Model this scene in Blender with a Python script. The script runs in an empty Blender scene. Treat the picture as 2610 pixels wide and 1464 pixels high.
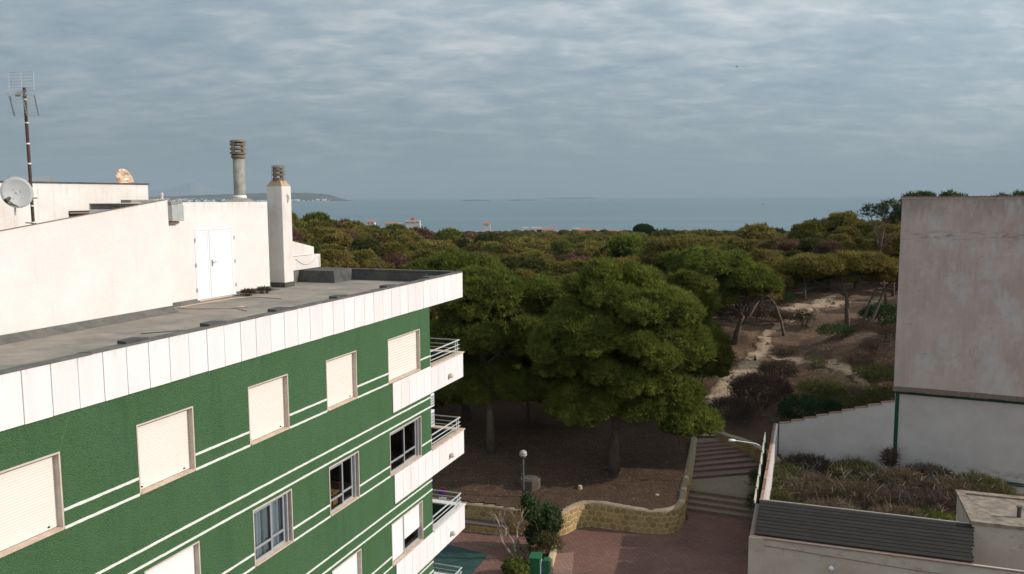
import bpy, bmesh, math, random
import numpy as np
from mathutils import Vector, Matrix, noise as mnoise

R = math.radians
scene = bpy.context.scene
COL = scene.collection

# ------------------------------------------------------------------ camera
PITCH, ROLL, FOCAL = 0.1092, 0.0047, 2100.0 / 2610.0
cam_data = bpy.data.cameras.new("camera")
cam_data.sensor_width = 36.0
cam_data.lens = 36.0 * FOCAL
cam_data.clip_start = 0.2
cam_data.clip_end = 120000.0
camera = bpy.data.objects.new("camera", cam_data)
COL.objects.link(camera)
camera.matrix_world = (Matrix.Rotation(math.pi / 2 - PITCH, 4, 'X')
                       @ Matrix.Rotation(-ROLL, 4, 'Z'))
scene.camera = camera

# ------------------------------------------------------------------ light
SUN_AZ, SUN_EL = R(96.0), R(27.0)          # azimuth clockwise from +Y
sun_dir = Vector((math.sin(SUN_AZ) * math.cos(SUN_EL), math.cos(SUN_AZ) * math.cos(SUN_EL), math.sin(SUN_EL)))
sun_data = bpy.data.lights.new("sun", 'SUN')
sun_data.energy = 3.75
sun_data.angle = R(0.6)
sun_data.color = (1.0, 0.935, 0.86)
sun = bpy.data.objects.new("sun", sun_data)
COL.objects.link(sun)
sun.rotation_euler = sun_dir.to_track_quat('Z', 'Y').to_euler()
sun.location = (40, 0, 60)

world = bpy.data.worlds.new("World")
scene.world = world
world.use_nodes = True
wn, wl = world.node_tree.nodes, world.node_tree.links
wn.clear()


def wnode(t, **k):
    n = wn.new(t)
    for a, b in k.items():
        setattr(n, a, b)
    return n


def wmath(op, a, b=None):
    n = wnode('ShaderNodeMath', operation=op)
    for i, v in enumerate((a, b)):
        if v is None:
            continue
        if isinstance(v, (int, float)):
            n.inputs[i].default_value = v
        else:
            wl.new(v, n.inputs[i])
    return n.outputs[0]


sky = wnode('ShaderNodeTexSky', sky_type='NISHITA', sun_disc=False)
sky.sun_elevation = SUN_EL
sky.sun_rotation = SUN_AZ
sky.air_density, sky.dust_density, sky.ozone_density = 1.0, 1.5, 1.5
skyb = wnode('ShaderNodeVectorMath', operation='SCALE')
wl.new(sky.outputs[0], skyb.inputs[0])
skyb.inputs['Scale'].default_value = 0.07
tc = wnode('ShaderNodeTexCoord')
sep = wnode('ShaderNodeSeparateXYZ')
wl.new(tc.outputs['Generated'], sep.inputs[0])
zz = wmath('ADD', wmath('MAXIMUM', sep.outputs[2], 0.0), 0.20)
comb = wnode('ShaderNodeCombineXYZ')
wl.new(wmath('DIVIDE', sep.outputs[0], zz), comb.inputs[0])
wl.new(wmath('DIVIDE', sep.outputs[1], zz), comb.inputs[1])


def cloud_noise(scale, rot, sx, sy, detail, rough, dist):
    m = wnode('ShaderNodeMapping')
    wl.new(comb.outputs[0], m.inputs[0])
    m.inputs['Rotation'].default_value = (0, 0, rot)
    m.inputs['Location'].default_value = (3.1, 1.7, 0)
    m.inputs['Scale'].default_value = (sx, sy, 1)
    n = wnode('ShaderNodeTexNoise')
    n.noise_dimensions = '2D'
    n.inputs['Scale'].default_value = scale
    n.inputs['Detail'].default_value = detail
    n.inputs['Roughness'].default_value = rough
    n.inputs['Distortion'].default_value = dist
    wl.new(m.outputs[0], n.inputs['Vector'])
    return n.outputs[0]


n_big = cloud_noise(1.3, 0.5, 1.0, 0.8, 3, 0.5, 0.2)
n_mid = cloud_noise(5.6, 0.45, 0.8, 1.3, 4, 0.5, 0.35)
n_fine = cloud_noise(17.0, 0.3, 0.75, 1.25, 3, 0.55, 0.3)
mix1 = wmath('ADD', wmath('ADD', wmath('MULTIPLY', n_big, 0.46), wmath('MULTIPLY', n_mid, 0.46)), wmath('MULTIPLY', n_fine, 0.20))
ramp = wnode('ShaderNodeValToRGB')
ramp.color_ramp.elements[0].position = 0.40
ramp.color_ramp.elements[0].color = (0.275, 0.366, 0.434, 1)
ramp.color_ramp.elements[1].position = 0.80
ramp.color_ramp.elements[1].color = (0.62, 0.645, 0.665, 1)
e = ramp.color_ramp.elements.new(0.57)
e.color = (0.378, 0.452, 0.502, 1)
wl.new(mix1, ramp.inputs[0])
# the thin sheet glows towards the sun's side of the sky, as a backlit cloud deck does
dot = wnode('ShaderNodeVectorMath', operation='DOT_PRODUCT')
wl.new(tc.outputs['Generated'], dot.inputs[0])
dot.inputs[1].default_value = sun_dir
dmul = wmath('ADD', wmath('MULTIPLY', dot.outputs['Value'], 0.5), 0.5)
elev = wnode('ShaderNodeMapRange')
wl.new(sep.outputs[2], elev.inputs[0])
elev.inputs[1].default_value, elev.inputs[2].default_value = 0.0, 0.5
elev.inputs[3].default_value, elev.inputs[4].default_value = 0.80, 1.34
glow = wmath('MULTIPLY', elev.outputs[0], wmath('ADD', 0.95, wmath('MULTIPLY', wmath('POWER', dmul, 2.2), 0.80)))
cl = wnode('ShaderNodeVectorMath', operation='SCALE')
wl.new(ramp.outputs[0], cl.inputs[0])
wl.new(glow, cl.inputs['Scale'])
# near the horizon the deck melts into an even grey-blue
hz = wnode('ShaderNodeMapRange')
hz.interpolation_type = 'SMOOTHSTEP'
wl.new(sep.outputs[2], hz.inputs[0])
hz.inputs[1].default_value = 0.0
hz.inputs[2].default_value = 0.16
hz.inputs[3].default_value = 0.30
hz.inputs[4].default_value = 1.0
hcol = wnode('ShaderNodeVectorMath', operation='SCALE')
hcol.inputs[0].default_value = (0.255, 0.330, 0.382)
wl.new(glow, hcol.inputs['Scale'])
mixh = wnode('ShaderNodeMix', data_type='RGBA')
wl.new(hz.outputs[0], mixh.inputs[0])
wl.new(hcol.outputs[0], mixh.inputs[6])
wl.new(cl.outputs[0], mixh.inputs[7])
mixs = wnode('ShaderNodeMix', data_type='RGBA')
mixs.inputs[0].default_value = 0.90
wl.new(skyb.outputs[0], mixs.inputs[6])
wl.new(mixh.outputs[2], mixs.inputs[7])
bg = wnode('ShaderNodeBackground')
wl.new(mixs.outputs[2], bg.inputs[0])
bg.inputs[1].default_value = 1.0
wo = wnode('ShaderNodeOutputWorld')
wl.new(bg.outputs[0], wo.inputs[0])

scene.view_settings.view_transform = 'Standard'
scene.view_settings.look = 'None'
scene.view_settings.exposure = 0.0
scene.view_settings.gamma = 1.0
scene.render.engine = 'CYCLES'
scene.cycles.use_denoising = True
scene.cycles.max_bounces = 6
scene.cycles.transparent_max_bounces = 12
scene.cycles.volume_bounces = 0
scene.cycles.sample_clamp_indirect = 4.0

# ------------------------------------------------------------------ frames
PHI = 0.3472                       # the street grid is turned this far from the view axis
SP, CP = math.sin(PHI), math.cos(PHI)
GROUND = -18.4                     # plaza level, the camera is at z = 0
ROTZ = math.pi / 2 - PHI           # local +X runs along the green facade


def uv(u, v, z):
    """street-grid coordinates (along the facade, to the right of it, height) to world"""
    return Vector((u * SP + v * CP, u * CP - v * SP, z))


# ------------------------------------------------------------------ materials
def mat(name, color, rough=0.8, var=0.0, scale=3.0, color2=None, bump=0.0, bscale=40.0, metallic=0.0,
        spec=0.3, detail=6, stretch=(1, 1, 1), contrast=(0.35, 0.65), trans=0.0, objrand=0.0):
    m = bpy.data.materials.new(name)
    m.use_nodes = True
    nt = m.node_tree
    n, l = nt.nodes, nt.links
    b = n['Principled BSDF']
    b.inputs['Roughness'].default_value = rough
    b.inputs['Metallic'].default_value = metallic
    b.inputs['Specular IOR Level'].default_value = spec
    c2 = color2 if color2 else tuple(max(0, c * (1 - var)) for c in color)
    geo = n.new('ShaderNodeTexCoord')
    mp = n.new('ShaderNodeMapping')
    mp.inputs['Scale'].default_value = stretch
    g = n.new('ShaderNodeNewGeometry')
    l.new(g.outputs['Position'], mp.inputs[0])
    no = n.new('ShaderNodeTexNoise')
    no.inputs['Scale'].default_value = scale
    no.inputs['Detail'].default_value = detail
    no.inputs['Roughness'].default_value = 0.65
    l.new(mp.outputs[0], no.inputs['Vector'])
    rp = n.new('ShaderNodeValToRGB')
    rp.color_ramp.elements[0].position = contrast[0]
    rp.color_ramp.elements[1].position = contrast[1]
    rp.color_ramp.elements[0].color = (*color, 1)
    rp.color_ramp.elements[1].color = (*c2, 1)
    l.new(no.outputs[0], rp.inputs[0])
    out = rp.outputs[0]
    if objrand > 0:
        oi = n.new('ShaderNodeObjectInfo')
        hsv = n.new('ShaderNodeHueSaturation')
        mr = n.new('ShaderNodeMapRange')
        l.new(oi.outputs['Random'], mr.inputs[0])
        mr.inputs[3].default_value = 1 - objrand
        mr.inputs[4].default_value = 1 + objrand
        l.new(mr.outputs[0], hsv.inputs['Value'])
        l.new(out, hsv.inputs['Color'])
        out = hsv.outputs[0]
    l.new(out, b.inputs['Base Color'])
    if bump > 0:
        nb = n.new('ShaderNodeTexNoise')
        nb.inputs['Scale'].default_value = bscale
        nb.inputs['Detail'].default_value = 4
        l.new(g.outputs['Position'], nb.inputs['Vector'])
        bp = n.new('ShaderNodeBump')
        bp.inputs['Strength'].default_value = min(1.0, bump)
        bp.inputs['Distance'].default_value = 0.02 if bump <= 1 else 0.02 * bump
        l.new(nb.outputs[0], bp.inputs['Height'])
        l.new(bp.outputs[0], b.inputs['Normal'])
    return m


def add_layer(m, color, scale, lo, hi, stretch=(1, 1, 1), zrange=None, amount=1.0, detail=8, wgt=None):
    """a second, separate stain or wear colour laid over the base by noise (optionally limited to a height band)"""
    nt = m.node_tree
    n, l = nt.nodes, nt.links
    b = n['Principled BSDF']
    src = b.inputs['Base Color'].links[0].from_socket
    g = n.new('ShaderNodeNewGeometry')
    mp = n.new('ShaderNodeMapping')
    mp.inputs['Scale'].default_value = stretch
    l.new(g.outputs['Position'], mp.inputs[0])
    no = n.new('ShaderNodeTexNoise')
    no.inputs['Scale'].default_value = scale
    no.inputs['Detail'].default_value = detail
    no.inputs['Roughness'].default_value = 0.7
    l.new(mp.outputs[0], no.inputs['Vector'])
    mr = n.new('ShaderNodeMapRange')
    mr.inputs[1].default_value = lo
    mr.inputs[2].default_value = hi
    mr.inputs[4].default_value = amount
    l.new(no.outputs[0], mr.inputs[0])
    fac = mr.outputs[0]
    if zrange:
        s = n.new('ShaderNodeSeparateXYZ')
        l.new(g.outputs['Position'], s.inputs[0])
        z0, z1, z2, z3 = zrange
        a = n.new('ShaderNodeMapRange')
        a.inputs[1].default_value, a.inputs[2].default_value = z0, z1
        c = n.new('ShaderNodeMapRange')
        c.inputs[1].default_value, c.inputs[2].default_value = z3, z2
        l.new(s.outputs[2], a.inputs[0])
        l.new(s.outputs[2], c.inputs[0])
        mu = n.new('ShaderNodeMath')
        mu.operation = 'MULTIPLY'
        l.new(a.outputs[0], mu.inputs[0])
        l.new(c.outputs[0], mu.inputs[1])
        mu2 = n.new('ShaderNodeMath')
        mu2.operation = 'MULTIPLY'
        l.new(mu.outputs[0], mu2.inputs[0])
        l.new(fac, mu2.inputs[1])
        fac = mu2.outputs[0]
    mx = n.new('ShaderNodeMix')
    mx.data_type = 'RGBA'
    l.new(fac, mx.inputs[0])
    l.new(src, mx.inputs[6])
    mx.inputs[7].default_value = (*color, 1)
    l.new(mx.outputs[2], b.inputs['Base Color'])
    return m


def foliage(name, color, color2, objrand=0.25, trans=0.25, hue=0.03):
    m = bpy.data.materials.new(name)
    m.use_nodes = True
    n, l = m.node_tree.nodes, m.node_tree.links
    b = n['Principled BSDF']
    out = n['Material Output']
    g = n.new('ShaderNodeNewGeometry')
    no = n.new('ShaderNodeTexNoise')
    no.inputs['Scale'].default_value = 0.55
    no.inputs['Detail'].default_value = 3
    l.new(g.outputs['Position'], no.inputs['Vector'])
    ad = n.new('ShaderNodeMath')
    ad.operation = 'MULTIPLY_ADD'
    l.new(g.outputs['Random Per Island'], ad.inputs[0])
    ad.inputs[1].default_value = 0.45
    mu = n.new('ShaderNodeMath')
    mu.operation = 'MULTIPLY_ADD'
    l.new(no.outputs[0], mu.inputs[0])
    mu.inputs[1].default_value = 1.6
    mu.inputs[2].default_value = -0.52
    l.new(mu.outputs[0], ad.inputs[2])
    mx = n.new('ShaderNodeMix')
    mx.data_type = 'RGBA'
    mx.clamp_factor = True
    l.new(ad.outputs[0], mx.inputs[0])
    mx.inputs[6].default_value = (*color, 1)
    mx.inputs[7].default_value = (*color2, 1)
    oi = n.new('ShaderNodeObjectInfo')
    hsv = n.new('ShaderNodeHueSaturation')
    mr = n.new('ShaderNodeMapRange')
    l.new(oi.outputs['Random'], mr.inputs[0])
    mr.inputs[3].default_value = 1 - objrand
    mr.inputs[4].default_value = 1 + objrand
    mh = n.new('ShaderNodeMapRange')
    mw = n.new('ShaderNodeMath')
    mw.operation = 'FRACT'
    ms = n.new('ShaderNodeMath')
    ms.operation = 'MULTIPLY'
    ms.inputs[1].default_value = 7.31
    l.new(oi.outputs['Random'], ms.inputs[0])
    l.new(ms.outputs[0], mw.inputs[0])
    l.new(mw.outputs[0], mh.inputs[0])
    mh.inputs[3].default_value = 0.5 - hue
    mh.inputs[4].default_value = 0.5 + hue
    l.new(mr.outputs[0], hsv.inputs['Value'])
    l.new(mh.outputs[0], hsv.inputs['Hue'])
    l.new(mx.outputs[2], hsv.inputs['Color'])
    l.new(hsv.outputs[0], b.inputs['Base Color'])
    b.inputs['Roughness'].default_value = 0.75
    b.inputs['Specular IOR Level'].default_value = 0.15
    tr = n.new('ShaderNodeBsdfTranslucent')
    l.new(hsv.outputs[0], tr.inputs[0])
    ms2 = n.new('ShaderNodeMixShader')
    ms2.inputs[0].default_value = trans
    l.new(b.outputs[0], ms2.inputs[1])
    l.new(tr.outputs[0], ms2.inputs[2])
    l.new(ms2.outputs[0], out.inputs[0])
    return m


M = {}
M['green'] = mat('green_render', (0.064, 0.150, 0.056), 0.95, scale=55, color2=(0.094, 0.200, 0.082), bump=3.0, bscale=60, contrast=(0.35, 0.62), detail=5)
add_layer(M['green'], (0.105, 0.205, 0.110), 0.7, 0.42, 0.75, amount=0.6)
add_layer(M['green'], (0.045, 0.12, 0.045), 0.9, 0.50, 0.72, stretch=(2.2, 2.2, .18), amount=0.45)
add_layer(M['green'], (0.024, 0.07, 0.024), 26.0, 0.55, 0.68, amount=0.75)
M['panel'] = mat('white_panel', (0.80, 0.755, 0.735), 0.75, scale=1.2, color2=(0.73, 0.68, 0.655), bump=0.15, bscale=80, stretch=(1, 1, .25), objrand=0.03)
add_layer(M['panel'], (0.42, 0.30, 0.20), 5.0, 0.50, 0.85, zrange=(-2.95, -2.72, 0, 1), amount=0.9, stretch=(1.5, 1.5, .5))
M['white'] = mat('white_paint', (0.76, 0.715, 0.68), 0.85, scale=0.8, color2=(0.71, 0.66, 0.62), bump=0.35, bscale=18)
add_layer(M['white'], (0.55, 0.40, 0.28), 2.6, 0.58, 0.85, stretch=(1.6, 1.6, 0.16), amount=0.5)
add_layer(M['white'], (0.45, 0.32, 0.22), 3.0, 0.46, 0.72, zrange=(-.55, -.16, 1, 2), stretch=(3, 3, .35), amount=0.55)
add_layer(M['white'], (0.66, 0.56, 0.49), 0.5, 0.45, 0.7, amount=0.45)
M['white2'] = mat('white_paint_aged', (0.75, 0.70, 0.655), 0.85, scale=0.9, color2=(0.66, 0.59, 0.53), bump=0.3, bscale=14)
add_layer(M['white2'], (0.40, 0.27, 0.17), 3.1, 0.54, 0.80, stretch=(2, 2, 0.2), amount=0.6)
M['stripe'] = mat('white_stripe', (0.80, 0.79, 0.73), 0.85, scale=14, color2=(0.66, 0.66, 0.58), bump=0.6, bscale=50)
M['trim'] = mat('beige_trim', (0.62, 0.53, 0.45), 0.75, scale=3, color2=(0.52, 0.42, 0.34))
M['sill'] = mat('stone_sill', (0.66, 0.52, 0.41), 0.7, scale=5, color2=(0.50, 0.37, 0.27))
M['shutter'] = mat('cream_shutter', (0.76, 0.70, 0.63), 0.6, scale=1.5, color2=(0.74, 0.675, 0.60), stretch=(1, 1, 6))
M['shutter_white'] = mat('white_shutter', (0.80, 0.80, 0.79), 0.5, scale=2, color2=(0.74, 0.74, 0.73))
M['alu'] = mat('grey_aluminium', (0.42, 0.43, 0.44), 0.45, metallic=0.3, scale=4, color2=(0.36, 0.37, 0.38))
M['rail'] = mat('grey_paint_rail', (0.52, 0.53, 0.50), 0.5, scale=4, color2=(0.43, 0.44, 0.42))
M['roof'] = mat('mineral_felt', (0.21, 0.185, 0.155), 0.95, scale=0.9, color2=(0.34, 0.285, 0.23), bump=0.5, bscale=70, contrast=(0.36, 0.66))
add_layer(M['roof'], (0.12, 0.11, 0.095), 0.55, 0.52, 0.70, stretch=(1, 2.2, 1), amount=0.7)
M['felt_dark'] = mat('black_felt', (0.060, 0.058, 0.055), 0.9, scale=3, color2=(0.11, 0.105, 0.095), bump=0.6, bscale=40)
M['felt_grey'] = mat('grey_felt', (0.10, 0.095, 0.085), 0.9, scale=2.5, color2=(0.17, 0.155, 0.135), bump=0.6, bscale=40)
M['concrete'] = mat('grey_concrete', (0.36, 0.34, 0.29), 0.9, scale=5, color2=(0.24, 0.22, 0.18), bump=0.4, bscale=40)
M['cap'] = mat('brown_concrete', (0.26, 0.20, 0.145), 0.9, scale=8, color2=(0.17, 0.13, 0.095), bump=0.5, bscale=40)
M['capring'] = mat('rusty_mortar', (0.50, 0.36, 0.24), 0.9, scale=8, color2=(0.36, 0.24, 0.15), bump=0.5)
M['door'] = mat('white_enamel', (0.78, 0.77, 0.765), 0.4, scale=2, color2=(0.75, 0.74, 0.735))
M['steel'] = mat('steel', (0.50, 0.50, 0.50), 0.35, metallic=0.8)
M['rust'] = mat('rusty_mast', (0.055, 0.034, 0.028), 0.85, scale=12, color2=(0.12, 0.06, 0.04))
M['tape'] = mat('white_tape', (0.78, 0.78, 0.76), 0.6)
M['dish'] = mat('grey_dish', (0.42, 0.42, 0.41), 0.5, scale=6, color2=(0.36, 0.36, 0.35))
M['dish_rust'] = mat('rusty_dish', (0.72, 0.66, 0.52), 0.7, scale=2.5, color2=(0.62, 0.54, 0.40))
add_layer(M['dish_rust'], (0.36, 0.13, 0.04), 3.5, 0.40, 0.60, stretch=(1, 1, 3))
M['black'] = mat('dark_interior', (0.02, 0.02, 0.02), 0.9)
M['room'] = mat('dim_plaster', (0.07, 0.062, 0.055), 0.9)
M['wood'] = mat('orange_wood', (0.62, 0.32, 0.09), 0.6, scale=6, color2=(0.52, 0.25, 0.06))
M['curtain'] = mat('grey_curtain', (0.62, 0.65, 0.68), 0.9)
M['hose'] = mat('beige_hose', (0.50, 0.37, 0.28), 0.6)
M['red'] = mat('red_plastic', (0.50, 0.08, 0.04), 0.5)
M['terracotta'] = mat('terracotta', (0.25, 0.125, 0.085), 0.85, scale=9, color2=(0.34, 0.21, 0.15), bump=0.4, objrand=0.25)
# right-hand buildings
M['pinkwall'] = mat('weathered_pink_render', (0.59, 0.465, 0.405), 0.92, scale=0.55, color2=(0.475, 0.345, 0.29), bump=0.5, bscale=22, stretch=(1, 1, .6))
add_layer(M['pinkwall'], (0.60, 0.545, 0.515), 0.6, 0.47, 0.60, stretch=(1.2, 1.2, .8), amount=0.7)
add_layer(M['pinkwall'], (0.64, 0.57, 0.51), 1.8, 0.52, 0.74, stretch=(2.5, 2.5, .10), amount=0.45)
add_layer(M['pinkwall'], (0.44, 0.33, 0.28), 1.1, 0.52, 0.72, stretch=(1.5, 1.5, .5), amount=0.5)
add_layer(M['pinkwall'], (0.15, 0.12, 0.105), 1.4, 0.50, 0.64, zrange=(-2.8, -2.45, -2.35, -2.05), amount=0.7, stretch=(1, 1, 3))
add_layer(M['pinkwall'], (0.24, 0.20, 0.175), 1.3, 0.38, 0.72, zrange=(-1.9, -0.7, 0.5, 1), amount=0.8, stretch=(2, 2, 0.5))
add_layer(M['pinkwall'], (0.30, 0.245, 0.22), 1.2, 0.60, 0.70, amount=0.6, stretch=(1, 1, 2.2), detail=10)
add_layer(M['pinkwall'], (0.74, 0.70, 0.67), 4.0, 0.62, 0.70, amount=0.5, stretch=(1.5, 1.5, .25))
M['greywhite'] = mat('greyish_white_render', (0.60, 0.53, 0.495), 0.9, scale=0.7, color2=(0.52, 0.45, 0.415), bump=0.35, bscale=22)
add_layer(M['greywhite'], (0.22, 0.185, 0.16), 1.15, 0.50, 0.56, zrange=(-18.6, -17.8, -17.1, -16.2), amount=0.95, stretch=(1, 1, 2.0), detail=10)
add_layer(M['greywhite'], (0.47, 0.36, 0.30), 1.6, 0.5, 0.75, zrange=(-13.2, -12.4, -11.9, -11), amount=0.6)
M['lowwall'] = mat('cream_render', (0.56, 0.50, 0.42), 0.9, scale=0.8, color2=(0.47, 0.40, 0.32), bump=0.35, bscale=22)
add_layer(M['lowwall'], (0.22, 0.17, 0.13), 1.8, 0.56, 0.66, amount=0.55, zrange=(-16.2, -15.6, -15.0, -14), stretch=(1, 1, 2))
M['shedroof'] = mat('lichen_concrete', (0.34, 0.27, 0.21), 0.95, scale=2.2, color2=(0.16, 0.12, 0.09), bump=1.0, bscale=12)
M['ledge'] = mat('brown_ledge', (0.27, 0.19, 0.15), 0.9, scale=6, color2=(0.19, 0.13, 0.10), bump=0.8, bscale=20)
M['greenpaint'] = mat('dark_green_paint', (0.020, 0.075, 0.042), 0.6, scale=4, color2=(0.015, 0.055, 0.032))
M['kiosk'] = mat('green_enamel', (0.026, 0.14, 0.062), 0.5, scale=4, color2=(0.022, 0.12, 0.052))
M['slat'] = mat('charcoal_slat', (0.036, 0.032, 0.029), 0.95, spec=0.03, scale=1.2, color2=(0.042, 0.038, 0.034), objrand=0.06)
M['wellring'] = mat('dark_shaded_concrete', (0.085, 0.068, 0.052), 0.95, scale=4, color2=(0.125, 0.10, 0.075), bump=0.5)  # dark concrete tone; the shade on the well is put into it
M['crack'] = mat('hairline_crack', (0.17, 0.24, 0.14), 0.9)
M['batten'] = mat('weathered_batten', (0.16, 0.12, 0.10), 0.8)
# ground
M['soil'] = mat('needle_soil', (0.066, 0.035, 0.019), 1.0, scale=1.4, color2=(0.100, 0.055, 0.031), bump=1.0, bscale=5)
add_layer(M['soil'], (0.030, 0.016, 0.009), 6.0, 0.48, 0.66, amount=0.8)
add_layer(M['soil'], (0.15, 0.09, 0.055), 9.0, 0.60, 0.74, amount=0.6)
def sandy(name, attr, sand=(0.185, 0.110, 0.062)):
    m_ = M['soil'].copy()
    m_.name = name
    n, l = m_.node_tree.nodes, m_.node_tree.links
    b = n['Principled BSDF']
    src = b.inputs['Base Color'].links[0].from_socket
    at = n.new('ShaderNodeAttribute')
    at.attribute_name = attr
    g = n.new('ShaderNodeNewGeometry')
    no = n.new('ShaderNodeTexNoise')
    no.inputs['Scale'].default_value = 1.3
    no.inputs['Detail'].default_value = 7
    no.inputs['Roughness'].default_value = 0.7
    l.new(g.outputs['Position'], no.inputs['Vector'])
    ad = n.new('ShaderNodeMath')
    ad.operation = 'MULTIPLY_ADD'
    l.new(no.outputs[0], ad.inputs[0])
    ad.inputs[1].default_value = 1.5
    ad.inputs[2].default_value = -1.25
    ad2 = n.new('ShaderNodeMath')
    l.new(at.outputs['Fac'], ad2.inputs[0])
    l.new(ad.outputs[0], ad2.inputs[1])
    mr = n.new('ShaderNodeMapRange')
    l.new(ad2.outputs[0], mr.inputs[0])
    mr.inputs[1].default_value, mr.inputs[2].default_value = 0.0, 0.55
    mx = n.new('ShaderNodeMix')
    mx.data_type = 'RGBA'
    l.new(mr.outputs[0], mx.inputs[0])
    l.new(src, mx.inputs[6])
    n2 = n.new('ShaderNodeTexNoise')
    n2.inputs['Scale'].default_value = 5.0
    n2.inputs['Detail'].default_value = 6
    l.new(g.outputs['Position'], n2.inputs['Vector'])
    r2 = n.new('ShaderNodeValToRGB')
    r2.color_ramp.elements[0].position, r2.color_ramp.elements[1].position = 0.35, 0.65
    r2.color_ramp.elements[0].color = (*[c * .68 for c in sand], 1)
    r2.color_ramp.elements[1].color = (*[c * 1.2 for c in sand], 1)
    l.new(n2.outputs[0], r2.inputs[0])
    l.new(r2.outputs[0], mx.inputs[7])
    l.new(mx.outputs[2], b.inputs['Base Color'])
    return m_


M['ground'] = sandy('dune_soil', 'sandy')
M['trail'] = sandy('trail_sand', 'sandy', (0.36, 0.255, 0.165))
M['sand'] = mat('path_sand', (0.37, 0.26, 0.17), 1.0, scale=2.2, color2=(0.24, 0.155, 0.10), bump=1.0, bscale=9)
M['sea'] = None
M['step_riser'] = mat('ochre_step', (0.27, 0.20, 0.14), 0.9, scale=5, color2=(0.20, 0.145, 0.10), bump=0.3)
M['tread'] = mat('pink_tread', (0.25, 0.165, 0.13), 0.9, scale=4, color2=(0.20, 0.125, 0.095), bump=0.3)
M['landing'] = mat('beige_paving', (0.30, 0.23, 0.16), 0.9, scale=3, color2=(0.24, 0.18, 0.12), bump=0.3)
M['mortar'] = mat('pale_mortar', (0.56, 0.45, 0.27), 0.95, scale=8, color2=(0.46, 0.36, 0.21), bump=0.6)
M['stone'] = mat('ochre_stone', (0.42, 0.275, 0.105), 0.9, scale=7, color2=(0.32, 0.20, 0.08), bump=0.8, bscale=25, objrand=0.2)
M['coping'] = mat('rough_coping', (0.36, 0.28, 0.18), 0.95, scale=9, color2=(0.26, 0.19, 0.12), bump=1.0, bscale=25)
M['court'] = mat('green_court_paint', (0.020, 0.052, 0.045), 0.85, scale=1.5, color2=(0.034, 0.072, 0.060), bump=0.2)
M['bark'] = mat('pine_bark', (0.085, 0.060, 0.045), 1.0, scale=8, color2=(0.17, 0.125, 0.095), bump=1.0, bscale=18, stretch=(1, 1, .3))
M['bark_light'] = mat('grey_bark', (0.20, 0.155, 0.12), 1.0, scale=8, color2=(0.12, 0.09, 0.07), bump=1.0, bscale=18, stretch=(1, 1, .3))
M['twig'] = mat('dry_twig', (0.20, 0.145, 0.115), 1.0, scale=6, color2=(0.12, 0.085, 0.065))
M['twig_pale'] = mat('pale_twig', (0.40, 0.33, 0.27), 1.0, scale=6, color2=(0.26, 0.20, 0.16))
M['twig_dark'] = mat('dark_twig', (0.075, 0.052, 0.040), 1.0, scale=6, color2=(0.12, 0.085, 0.06))
# foliage
M['pine'] = foliage('pine_needles', (0.046, 0.061, 0.012), (0.222, 0.236, 0.040), 0.15, 0.36, 0.012)
M['pine_olive'] = foliage('olive_needles', (0.096, 0.084, 0.020), (0.285, 0.225, 0.055), 0.22, 0.25, 0.012)
M['pine_dark'] = foliage('dark_needles', (0.050, 0.058, 0.016), (0.120, 0.118, 0.030), 0.2, 0.22, 0.012)
M['maroon'] = foliage('rust_twigs', (0.105, 0.054, 0.036), (0.215, 0.108, 0.072), 0.25, 0.22, 0.01)
M['bush_dark'] = foliage('dark_leaves', (0.024, 0.050, 0.016), (0.060, 0.105, 0.032), 0.15, 0.25, 0.01)
M['bush_olive'] = foliage('olive_leaves', (0.080, 0.105, 0.018), (0.18, 0.19, 0.038), 0.15, 0.3, 0.01)
M['bush_dry'] = foliage('dry_brush', (0.110, 0.078, 0.048), (0.240, 0.175, 0.110), 0.25, 0.25, 0.02)
M['bush_drygreen'] = foliage('dry_green_brush', (0.078, 0.078, 0.025), (0.170, 0.155, 0.052), 0.25, 0.25, 0.02)
M['bush_brown'] = foliage('brown_brush', (0.060, 0.042, 0.030), (0.135, 0.092, 0.065), 0.25, 0.22, 0.02)
M['redbuds'] = foliage('dry_red_leaves', (0.24, 0.10, 0.055), (0.36, 0.17, 0.10), 0.1, 0.2, 0.01)
M['euca'] = foliage('eucalyptus_leaves', (0.045, 0.065, 0.028), (0.10, 0.12, 0.05), 0.15, 0.3, 0.01)


def glass_mat(name, tint=(0.55, 0.6, 0.62), refl=1.0):
    m = bpy.data.materials.new(name)
    m.use_nodes = True
    n, l = m.node_tree.nodes, m.node_tree.links
    n.remove(n['Principled BSDF'])
    t = n.new('ShaderNodeBsdfTransparent')
    t.inputs[0].default_value = (*tint, 1)
    g = n.new('ShaderNodeBsdfGlossy')
    g.inputs['Roughness'].default_value = 0.02
    f = n.new('ShaderNodeFresnel')
    f.inputs[0].default_value = 1.5
    mx = n.new('ShaderNodeMixShader')
    l.new(f.outputs[0], mx.inputs[0])
    l.new(t.outputs[0], mx.inputs[1])
    l.new(g.outputs[0], mx.inputs[2])
    l.new(mx.outputs[0], n['Material Output'].inputs[0])
    return m


M['glass'] = glass_mat('window_glass')
M['globe'] = mat('opal_globe', (0.36, 0.35, 0.32), 0.25, spec=0.5)  # opal greyed down, the shade on the globe is in its colour


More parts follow.
